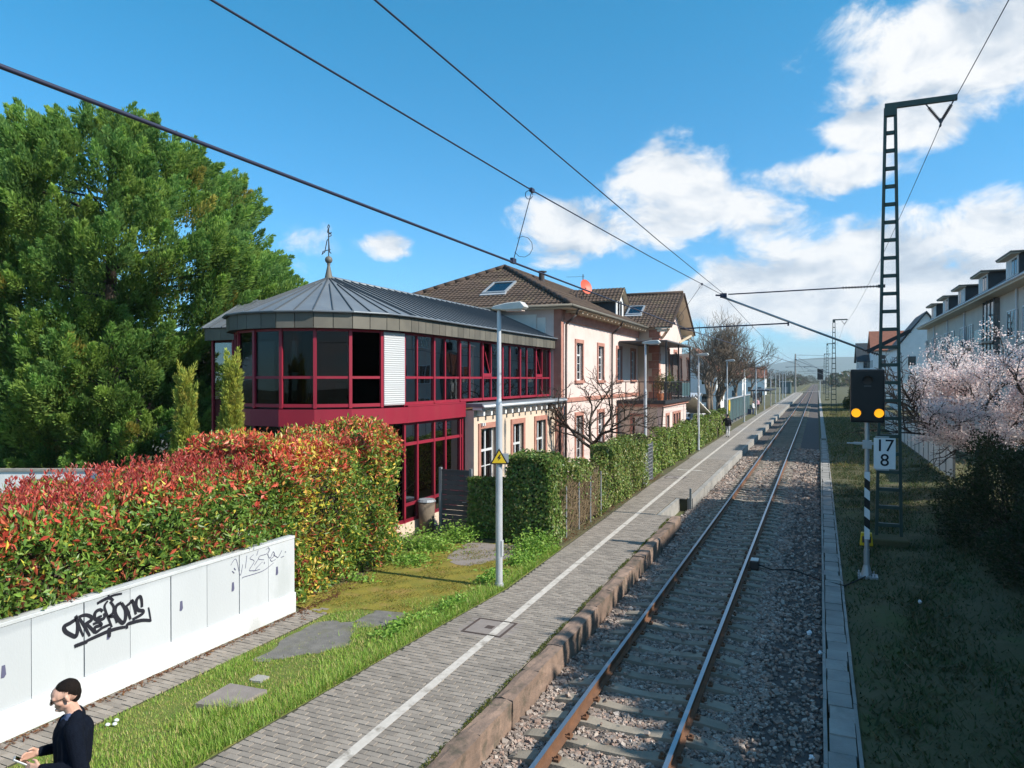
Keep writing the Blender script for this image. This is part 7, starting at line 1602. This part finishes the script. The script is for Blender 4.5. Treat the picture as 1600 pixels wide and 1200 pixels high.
# ------------------------------------------------------------------ cars
def car(label, pos, ang, paint, group='parked cars'):
    t = thing('parked_car', label, 'car', pos, group); M = Matrix.Translation(pos) @ Matrix.Rotation(ang, 4, 'Z')
    def X(pts): return [M @ Vector(p) for p in pts]
    w = 0.86
    low = [(-2.1, 0.35), (-2.12, 0.75), (-2.0, 0.95), (-1.1, 1.0), (1.7, 1.0), (2.05, 0.9), (2.12, 0.5), (2.05, 0.32)]; b = MB(); n = len(low)
    b.add(X([(a, -w, c) for a, c in low] + [(a, w, c) for a, c in low]), [tuple(range(n)), tuple(reversed(range(n, 2 * n)))] + [(i, (i + 1) % n, n + (i + 1) % n, n + i) for i in range(n)]); bevel(recalc(b.build('body', MATS[paint], t)), 0.06, 2)
    top = [(-1.15, 0.98, w - 0.04), (-0.4, 1.45, w - 0.2), (1.1, 1.48, w - 0.2), (1.75, 1.0, w - 0.04)]; b = MB(); b.add(X([(a, -ww, c) for a, c, ww in top] + [(a, ww, c) for a, c, ww in top]), [(0, 1, 2, 3), (7, 6, 5, 4), (0, 4, 5, 1), (2, 6, 7, 3), (1, 5, 6, 2)]); o = recalc(b.build('cabin_glass', MATS['glass_far'], t))
    b = MB(); b.add(X([(-0.45, -0.68, 1.46), (1.12, -0.68, 1.49), (1.12, 0.68, 1.49), (-0.45, 0.68, 1.46), (-0.38, -0.6, 1.52), (1.05, -0.6, 1.54), (1.05, 0.6, 1.54), (-0.38, 0.6, 1.52)]), [(0, 1, 5, 4), (1, 2, 6, 5), (2, 3, 7, 6), (3, 0, 4, 7), (4, 5, 6, 7)]); b.build('roof_panel', MATS[paint], t)
    for a in (-1.3, 1.35):
        for s in (-1, 1):
            b = MB(); b.tube(M @ Vector((a, s * 0.72, 0.32)), M @ Vector((a, s * 0.9, 0.32)), 0.32, n=14); o = b.build('wheel', MATS['rubber'], t); b = MB(); b.tube(M @ Vector((a, s * 0.9, 0.32)), M @ Vector((a, s * 0.915, 0.32)), 0.2, n=12); b.build('rim', MATS['steel_grey'], o)
    for s in (-1, 1):
        b = MB(); b.obox(M @ Vector((-2.09, s * 0.6, 0.75)), M.to_3x3() @ Vector((0.05, 0, 0)), M.to_3x3() @ Vector((0, 0.18, 0)), (0, 0, 0.08)); b.build('headlight', MATS['white_gloss'], t)
        b = MB(); b.obox(M @ Vector((2.09, s * 0.65, 0.78)), M.to_3x3() @ Vector((0.04, 0, 0)), M.to_3x3() @ Vector((0, 0.14, 0)), (0, 0, 0.09)); b.build('tail_light', MATS['dish_red'], t)
car('silver car half hidden under the conifer behind the hedge', (-36.5, 31.5, -0.03), R(20), 'car_silver')
car('dark blue car parked behind the ivy hedge beside the hotel annex', (-10.0, 57.5, -0.03), R(95), 'car_blue')
car('silver blue car with bright windscreen parked beyond the hotel awning', (-11.5, 66.0, -0.03), R(80), 'car_silver')
car('white car parked beyond the bare tree behind the platform', (-13.5, 88, -0.03), R(85), 'car_white')
# white sloping awning past the annex
t = thing('awning', 'white sloping awning at the far end of the hotel annex', 'awning', (-8.6, 52, 0))
b = MB(); b.prism([(-9.2, 49.0, 3.35), (-7.6, 49.0, 3.35), (-7.6, 56.5, 1.95), (-9.2, 56.5, 1.95)], (0, 0, 0.06)); recalc(b.build('fabric', MATS['canvas_white'], t))
for (x, y, z) in ((-7.65, 56.4, 1.95), (-9.15, 56.4, 1.95)): b = MB(); b.tube((x, y, 0), (x, y, z), 0.03, n=8); b.build('pole', MATS['steel_grey'], t)
# screen with yellow notice, waiting shelter, bicycle shelter
t = thing('notice_screen', 'long dark teal glass screen with round yellow notice behind the platform', 'screen', (-8.2, 86, 0))
for k in range(8): y = 72 + k * 3.4; b = MB(); b.box(-8.35, -8.30, y + 0.05, y + 3.35, 0.3, 2.5); b.build('screen_panel', MATS['teal_panel'], t); b = MB(); b.box(-8.4, -8.26, y - 0.05, y + 0.05, 0, 2.6); b.build('post', MATS['fence_grey'], t)
b = MB(); b.box(-8.42, -8.22, 72, 99.2, 2.51, 2.62); b.build('top_rail', MATS['galv'], t); b = MB(); b.tube((-8.28, 75.3, 1.85), (-8.25, 75.3, 1.85), 0.75, n=20); b.build('yellow_notice', MATS['yellow_paint'], t)
t = thing('waiting_shelter', 'dark flat roofed waiting shelter on the platform', 'shelter', (-8.2, 122, 0))
b = MB(); b.box(-9.2, -6.6, 112, 132, 2.75, 2.95); b.build('roof', MATS['dark_frame'], t)
for y in (113, 119, 125, 131): b = MB(); b.box(-9.0, -8.9, y - 0.05, y + 0.05, 0, 2.75); b.build('post', MATS['fence_grey'], t)
b = MB(); b.box(-9.02, -8.98, 113, 131, 0.4, 2.4); b.build('back_glass', MATS['glass_far'], t)
t = thing('platform_cabin', 'small dark cabin at the far end of the platform', 'cabin', (-8.4, 240, 0)); b = MB(); b.box(-10.5, -7.8, 238, 246, 0, 3.6); b.build('wall', MATS['teal_panel'], t); b = MB(); b.box(-10.8, -7.5, 237.7, 246.3, 3.6, 3.85); b.build('roof', MATS['concrete'], t); b = MB(); b.box(-9.6, -8.7, 237.9, 237.99, 0.1, 2.1); b.build('door', MATS['fence_grey'], t)
t = thing('concrete_mast', 'pale concrete mast left of the line at the far platform end', 'mast', (-6.9, 256, 0)); b = MB(); b.tube((-6.9, 256, 0), (-6.9, 256, 13), 0.35, 0.2, 10); b.build('pole', MATS['concrete'], t); b = MB(); b.bar((-6.9, 256, 12.6), (2.0, 256, 12.3), 0.08); b.bar((-6.9, 256, 12.2), (2.0, 256, 7.0), 0.06); b.build('cross_span', MATS['wire'], t)
# far signal
t = thing('far_signal', 'small black signal far down the line right of the track', 'signal', (0.6, 200, -0.3)); b = MB(); b.tube((0.6, 200, -0.3), (0.6, 200, 4.6), 0.1, n=8); b.build('post', MATS['steel_grey'], t); b = MB(); b.box(-0.1, 1.3, 199.8, 200.1, 4.4, 7.2); bevel(b.build('signal_head', MATS['signal_black'], t), 0.08)
# level crossing
b = MB(); b.box(-40, 40, 283, 289, -0.16, -0.145); o = b.build('crossing_road', MATS['concrete']); o['kind'] = 'structure'
# parking lot paving left of the hedge past the hotel
b = MB(); b.prism([(-40, 55, -0.03), (-8.0, 55, -0.03), (-8.4, 110, -0.03), (-40, 110, -0.03)], (0, 0, 0.006)); o = recalc(b.build('car_park', MATS['asphalt_old'])); o['kind'] = 'structure'
# bicycle shelter with red frame behind the hedge
t = thing('bicycle_shelter', 'low wavy roofed bicycle shelter with red brown posts behind the parked cars', 'shelter', (-16, 86, 0))
for k in range(8):
    y = 76 + k * 2.4; b = MB(); b.box(-14.2, -14.05, y - 0.07, y + 0.07, 0, 2.4); b.build('post', MATS['clay_roof'], t)
    b = MB(); b.prism([(-16.5, y, 2.4), (-13.8, y, 2.4), (-13.8, y + 1.2, 2.75), (-16.5, y + 1.2, 2.75)], (0, 0, 0.06)); b.prism([(-16.5, y + 1.2, 2.75), (-13.8, y + 1.2, 2.75), (-13.8, y + 2.4, 2.4), (-16.5, y + 2.4, 2.4)], (0, 0, 0.06)); recalc(b.build('roof_bay', MATS['galv'], t))
# hills on the horizon
def hills():
    b = MB(); n = 160; rs = np.random.default_rng(5)
    for k in range(n + 1):
        a = -math.pi * 0.62 + math.pi * 1.24 * k / n; r = 5600; h = 95 + 60 * math.sin(a * 5 + 1) + 30 * math.sin(a * 13) + 14 * math.sin(a * 37 + 2)
        h *= 0.55 + 0.45 * math.cos((a - R(2)) * 1.3)
        x, y = math.sin(a), math.cos(a); b.v += [(x * (r - 900), y * (r - 900), -2), (x * r, y * r, h), (x * (r + 900), y * (r + 900), -2)]
    for k in range(n): b.f += [(3 * k, 3 * k + 3, 3 * k + 4, 3 * k + 1), (3 * k + 1, 3 * k + 4, 3 * k + 5, 3 * k + 2)]
    o = recalc(b.build('hills', MATS['hill'], smooth=True)); o['kind'] = 'structure'
hills()
# far town belt: a wood that reads as one mass along the horizon
n = 26000; a = rng.uniform(-1.6, 1.2, n); rr = rng.uniform(420, 640, n); C = np.stack([np.sin(a) * rr, np.cos(a) * rr, rng.random(n) ** 1.5 * (7 + 3 * np.sin(a * 23))], -1)
ok = ~((np.abs(C[:, 0] + 2.5) < 9)); C = C[ok]; n = len(C)
pal = np.array([(0.08, 0.08, 0.05), (0.06, 0.075, 0.035), (0.10, 0.085, 0.06)]); o = leaves('far_wood', C, rng.normal(size=(n, 3)), 3.2, 2.4, pal[rng.integers(0, 3, n)], MATS['leaf']); tag(o, 'far belt of brown green trees along the horizon', 'woodland')
# ================================================================== people
def person(label, pos, fwd, height, prims, tagmats, voxel, smooth=2, group=None):
    """prims: (tag, a, b, ra, rb) capsules in local metres for a 1.80 m body; +y forward, -x the person's left"""
    t = thing('person', label, 'person', pos, group); k = height / 1.80
    f = Vector((fwd[0], fwd[1], 0)).normalized(); rt = Vector((f.y, -f.x, 0)); pos = Vector(pos)
    def W(p): return (rt * p[0] + f * p[1] + Vector((0, 0, p[2]))) * k
    b = MB()
    for (_, a, c, ra, rb) in prims:
        A, C = W(a), W(c)
        if (A - C).length > 1e-4: b.tube(A, C, ra * k, rb * k, 14)
        b.ball(A, ra * k, n=14, m=10); b.ball(C, rb * k, n=14, m=10)
    me = bpy.data.meshes.new('tmp'); me.from_pydata([tuple(v) for v in b.v], [], b.f); o = bpy.data.objects.new('tmp', me); COL.objects.link(o)
    md = o.modifiers.new('r', 'REMESH'); md.mode = 'VOXEL'; md.voxel_size = voxel
    ms = o.modifiers.new('s', 'SMOOTH'); ms.factor = 0.5; ms.iterations = smooth
    dg = bpy.context.evaluated_depsgraph_get(); m2 = bpy.data.meshes.new_from_object(o.evaluated_get(dg)); bpy.data.objects.remove(o); m2.name = 'body'; m2.materials.clear()
    names = list(dict.fromkeys(tagmats.values()))
    for nme in names: m2.materials.append(MATS[nme])
    n = len(m2.polygons); ce = np.empty(n * 3); m2.polygons.foreach_get('center', ce); ce = ce.reshape(-1, 3)
    best = np.full(n, 1e9); idx = np.zeros(n, dtype=np.int32)
    for (tg, a, c, ra, rb) in prims:
        A, C = np.array(W(a)), np.array(W(c)); d = C - A; L2 = max((d * d).sum(), 1e-9); s = np.clip(((ce - A) @ d) / L2, 0, 1)
        dist = np.linalg.norm(ce - A - s[:, None] * d, axis=1) - (ra + (rb - ra) * s) * k
        if tg == 'hair': dist = dist + rng.normal(size=n) * 0.0006 * k + 0.0004
        w = dist < best; best[w] = dist[w]; idx[w] = names.index(tagmats[tg])
    m2.polygons.foreach_set('material_index', idx); m2.polygons.foreach_set('use_smooth', np.ones(n, bool))
    ob = link_mesh('body', m2, None, t)
    return t, W, pos
def head_prims(c, pitch=0.0, det=True):
    """head pieces about the centre c, pitched forward"""
    cp, sp = math.cos(pitch), math.sin(pitch)
    def H(x, y, z): return (c[0] + x, c[1] + y * cp + z * sp, c[2] - y * sp + z * cp)
    P = [('skin', H(0, -0.015, 0.035), H(0, 0.026, 0.032), 0.083, 0.079), ('skin', H(0, -0.03, 0.04), H(0, -0.03, 0.04), 0.088, 0.088), ('skin', H(0, 0.03, -0.03), H(0, 0.035, -0.07), 0.062, 0.047), ('skin', H(-0.03, 0.01, -0.06), H(0, 0.062, -0.088), 0.035, 0.027), ('skin', H(0.03, 0.01, -0.06), H(0, 0.062, -0.088), 0.035, 0.027)]
    P += [('hair', H(0, -0.04, 0.05), H(0, -0.036, 0.056), 0.089, 0.087), ('hair', H(0, -0.03, 0.064), H(0, -0.008, 0.066), 0.079, 0.073), ('hair', H(0, -0.058, 0.01), H(0, -0.06, -0.028), 0.068, 0.050)]
    if det:
        P += [('skin', H(0, 0.094, 0.02), H(0, 0.112, -0.018), 0.012, 0.016), ('skin', H(-0.05, 0.078, 0.03), H(0.05, 0.078, 0.03), 0.019, 0.019), ('lip', H(-0.015, 0.086, -0.052), H(0.015, 0.086, -0.052), 0.011, 0.011), ('skin', H(0, 0.088, -0.085), H(0, 0.088, -0.085), 0.016, 0.016)]
        for s in (-1, 1): P += [('skin', H(s * 0.082, -0.012, 0.02), H(s * 0.088, -0.022, -0.018), 0.017, 0.012), ('skin', H(s * 0.038, 0.062, -0.01), H(s * 0.045, 0.045, -0.02), 0.028, 0.03)]
    return P, H
def hand(tag_, wr, d, side, upv, k=1.0, curl=0.5):
    """palm and five bent fingers; wr wrist, d pointing direction, side towards the thumb, upv back of hand"""
    wr, d, side, upv = [Vector(v) for v in (wr, d, side, upv)]; d.normalize(); side.normalize(); upv.normalize(); P = []
    pc = wr + d * 0.05
    for s in (-0.026, -0.009, 0.009, 0.026): P.append((tag_, tuple(wr + d * 0.01 + side * s * 0.7), tuple(wr + d * 0.085 + side * s), 0.015, 0.0125))
    for s, l in ((0.030, 0.068), (0.011, 0.078), (-0.009, 0.072), (-0.028, 0.055)):
        a = wr + d * 0.085 + side * s; b1 = a + (d * math.cos(curl) - upv * math.sin(curl)) * l * 0.5; c = b1 + (d * math.cos(curl * 2.4) - upv * math.sin(curl * 2.4)) * l * 0.32; e = c + (d * math.cos(curl * 3.3) - upv * math.sin(curl * 3.3)) * l * 0.25
        P += [(tag_, tuple(a), tuple(b1), 0.0098, 0.0092), (tag_, tuple(b1), tuple(c), 0.0092, 0.0086), (tag_, tuple(c), tuple(e), 0.0086, 0.0078)]
    a = wr + d * 0.025 + side * 0.03; b1 = a + (d * 0.6 + side * 0.7 - upv * 0.2).normalized() * 0.042; e = b1 + (d * 0.95 + side * 0.05 - upv * 0.3).normalized() * 0.033
    P += [(tag_, tuple(a), tuple(b1), 0.014, 0.0115), (tag_, tuple(b1), tuple(e), 0.0115, 0.009)]
    return P
def torso(top, leg, hipx=0.1, arms=None, legs=None, sh=0.175):
    P = [(top, (-0.085, 0.0, 1.02), (-0.10, -0.005, 1.34), 0.118, 0.122), (top, (0.085, 0.0, 1.02), (0.10, -0.005, 1.34), 0.118, 0.122), (top, (0, 0.03, 1.05), (0, 0.045, 1.32), 0.115, 0.112), (top, (0, -0.03, 1.1), (0, -0.045, 1.36), 0.11, 0.115),
         (top, (-sh + 0.02, -0.015, 1.425), (sh - 0.02, -0.015, 1.425), 0.078, 0.078), (top, (-0.06, -0.02, 1.47), (0.06, -0.02, 1.47), 0.062, 0.062), (top, (-0.09, 0, 0.95), (0.09, 0, 0.95), 0.125, 0.125)]
    for s in (-1, 1):
        l = (legs or {}).get(s, ((s * 0.1, 0.01, 0.50), (s * 0.105, -0.02, 0.09)))
        P += [(leg, (s * 0.095, 0, 0.90), l[0], 0.105, 0.066), (leg, l[0], l[1], 0.064, 0.048), ('shoe', (l[1][0], l[1][1] - 0.03, 0.045), (l[1][0], l[1][1] + 0.16, 0.035), 0.045, 0.035)]
    return P
def man_front():
    d = 6.45; u = 112; r = (u - U0) / F; pos = (d * (-S_ + r * C_), d * (C_ + r * S_), 0.0)
    fwd = (-0.60, -0.80)
    P = torso('knit', 'trouser', sh=0.165) + [('knit', (s_ * 0.045, -0.03, 1.50), (s_ * 0.155, -0.02, 1.43), 0.045, 0.062) for s_ in (-1, 1)]; hc = (0, 0.055, 1.665); hp, H = head_prims(hc, 0.24)
    P += hp + [('skin', (0, -0.015, 1.48), (0, 0.03, 1.60), 0.060, 0.056), ('collar', (-0.04, 0.022, 1.492), (0.04, 0.022, 1.492), 0.042, 0.042), ('collar', (0, 0.06, 1.465), (0, 0.095, 1.41), 0.03, 0.02), ('knit', (-0.05, 0.06, 1.44), (-0.02, 0.10, 1.36), 0.05, 0.05), ('knit', (0.05, 0.06, 1.44), (0.02, 0.10, 1.36), 0.05, 0.05)]
    LE, LW = (-0.245, -0.06, 1.115), (-0.115, 0.215, 1.13); RE_, RW = (0.245, -0.03, 1.13), (0.075, 0.235, 1.20)
    for (s, E, Wr) in ((-1, LE, LW), (1, RE_, RW)):
        P += [('knit', (s * 0.185, -0.01, 1.425), E, 0.073, 0.060), ('knit', E, Wr, 0.060, 0.042)]
    lh = Vector((-0.03, 0.36, 1.145)); rh = Vector((0.035, 0.355, 1.205))
    P += [('skin', LW, tuple(Vector(LW) + (lh - Vector(LW)).normalized() * 0.03), 0.034, 0.028), ('skin', RW, tuple(Vector(RW) + (rh - Vector(RW)).normalized() * 0.03), 0.034, 0.028)]
    dl = (lh - Vector(LW)).normalized(); dr = (rh - Vector(RW)).normalized()
    P += hand('skin', Vector(LW) + dl * 0.02, dl, Vector((0.2, -0.1, 1)), Vector((-1, 0.1, 0.2)), 1, 0.42) + hand('skin', Vector(RW) + dr * 0.02, dr, Vector((-0.2, -0.1, 1)), Vector((1, 0.1, 0.2)), 1, 0.42)
    t, W, pos = person('man in dark navy pullover and glasses, looking down at a device in his hands', pos, fwd, 1.88, P, {'knit': 'navy_knit', 'trouser': 'trouser_dark', 'skin': 'skin', 'lip': 'skin', 'collar': 'jeans', 'shoe': 'rubber', 'hair': 'hair_dark'}, 0.0062, 3)
    b = MB()   # glasses
    for s in (-1, 1):
        ring = [pos + W(H(s * 0.034 + 0.024 * math.cos(a), 0.104, 0.012 + 0.018 * math.sin(a))) for a in np.linspace(0, 2 * math.pi, 13)]; b.path(ring, 0.0026, 5); b.path([pos + W(H(s * 0.058, 0.102, 0.018)), pos + W(H(s * 0.087, 0.06, 0.020)), pos + W(H(s * 0.092, -0.01, 0.022))], 0.0028, 5)
    b.path([pos + W(H(-0.011, 0.106, 0.018)), pos + W(H(0.011, 0.106, 0.018))], 0.0026, 5); b.build('glasses', MATS['hair_dark'], t)
    ph = thing('handheld_device', 'small grey device held in the hands of the man in front', 'device', tuple(pos + W((0.0, 0.36, 1.19)))); b = MB(); c = pos + W((0.0, 0.375, 1.185)); ax, ay, az_ = (W((1, 0, 0)).normalized(), W((0, 0.8, 0.6)).normalized(), W((0, -0.6, 0.8)).normalized())
    b.obox(c, ax * 0.038, ay * 0.07, az_ * 0.008); bevel(b.build('case', MATS['steel_grey'], ph), 0.004); b = MB(); b.obox(c + az_ * 0.0095, ax * 0.032, ay * 0.058, az_ * 0.001); b.build('screen', MATS['glass_far'], ph)
man_front()
def far_person(label, pos, fwd, h, top, leg, hair, arms, legs=None, lean=0):
    P = torso('top', 'leg', legs=legs); hp, H = head_prims((0, 0.02, 1.665), 0.05, False); P += hp + [('skin', (0, -0.01, 1.48), (0, 0.01, 1.60), 0.058, 0.056)]
    for s, (E, Wr) in arms.items():
        P += [('top', (s * 0.185, -0.01, 1.425), E, 0.065, 0.05), ('top', E, Wr, 0.05, 0.038)]; dd = (Vector(Wr) - Vector(E)).normalized(); P += hand('skin', Vector(Wr) + dd * 0.02, dd, Vector((0, 1, 0.1)), Vector((s, 0, 0)), 1, 0.35)
    t, W, pos = person(label, pos, fwd, h, P, {'top': top, 'leg': leg, 'skin': 'skin', 'shoe': 'rubber', 'hair': hair}, 0.012, 2, 'people further along the platform'); return t
p = G(1137, 683, 0); p.x = -6.55
far_person('person in black jacket and pale trousers walking away beside the ivy hedge', p, (0.05, 1), 1.82, 'ink', 'trouser_light', 'hair_dark', {-1: ((-0.33, -0.02, 1.22), (-0.40, 0.12, 1.02)), 1: ((0.25, -0.05, 1.16), (0.24, 0.08, 0.92))}, {-1: ((-0.1, 0.14, 0.50), (-0.1, 0.06, 0.10)), 1: ((0.1, 0.0, 0.48), (0.1, -0.22, 0.14))})
arm = {-1: ((-0.25, -0.02, 1.14), (-0.22, 0.12, 0.92)), 1: ((0.25, -0.02, 1.14), (0.22, 0.12, 0.92))}
p = G(1177, 647.5, 0); far_person('person in white top and blue jeans waiting on the platform', (p.x, p.y, 0), (0.9, -0.4), 1.70, 'cloth_white', 'jeans', 'hair_dark', arm)
p = G(1184, 641, 0); far_person('person in pink top and dark trousers standing behind the white topped one', (p.x, p.y, 0), (0.5, -0.8), 1.75, 'cloth_pink', 'trouser_dark', 'hair_dark', arm)
p = G(1171, 648, 0); t = thing('suitcase', 'dark suitcase standing left of the person in white', 'suitcase', (p.x, p.y, 0)); b = MB(); b.box(p.x - 0.24, p.x + 0.24, p.y - 0.14, p.y + 0.14, 0.07, 0.75); bevel(b.build('shell', MATS['car_blue'], t), 0.04, 2); b = MB(); b.bar((p.x - 0.15, p.y, 0.75), (p.x - 0.15, p.y, 1.05), 0.02); b.bar((p.x + 0.15, p.y, 0.75), (p.x + 0.15, p.y, 1.05), 0.02); b.bar((p.x - 0.15, p.y, 1.05), (p.x + 0.15, p.y, 1.05), 0.03); b.build('handle', MATS['steel_grey'], t); 
for i in (-1, 1): b = MB(); b.tube((p.x + i * 0.18, p.y - 0.03, 0.035), (p.x + i * 0.18, p.y + 0.03, 0.035), 0.035, n=8); b.build('wheel', MATS['rubber'], t)
# ================================================================== clear but slightly hazy air
def haze():
    b = MB(); b.box(-7500, 7500, -1500, 9000, -3.5, 210)
    m = bpy.data.materials.new('haze_air'); m.use_nodes = True; nt = m.node_tree; nt.nodes.clear(); o = nt.nodes.new('ShaderNodeOutputMaterial'); v = nt.nodes.new('ShaderNodeVolumePrincipled')
    v.inputs['Color'].default_value = (0.80, 0.90, 1.0, 1); v.inputs['Density'].default_value = 0.00016; v.inputs['Anisotropy'].default_value = 0.2
    nt.links.new(v.outputs[0], o.inputs['Volume'])
    h = b.build('haze', m); tag(h, 'thin bluish haze in the air over the far hills', 'haze', kind='stuff')
haze()
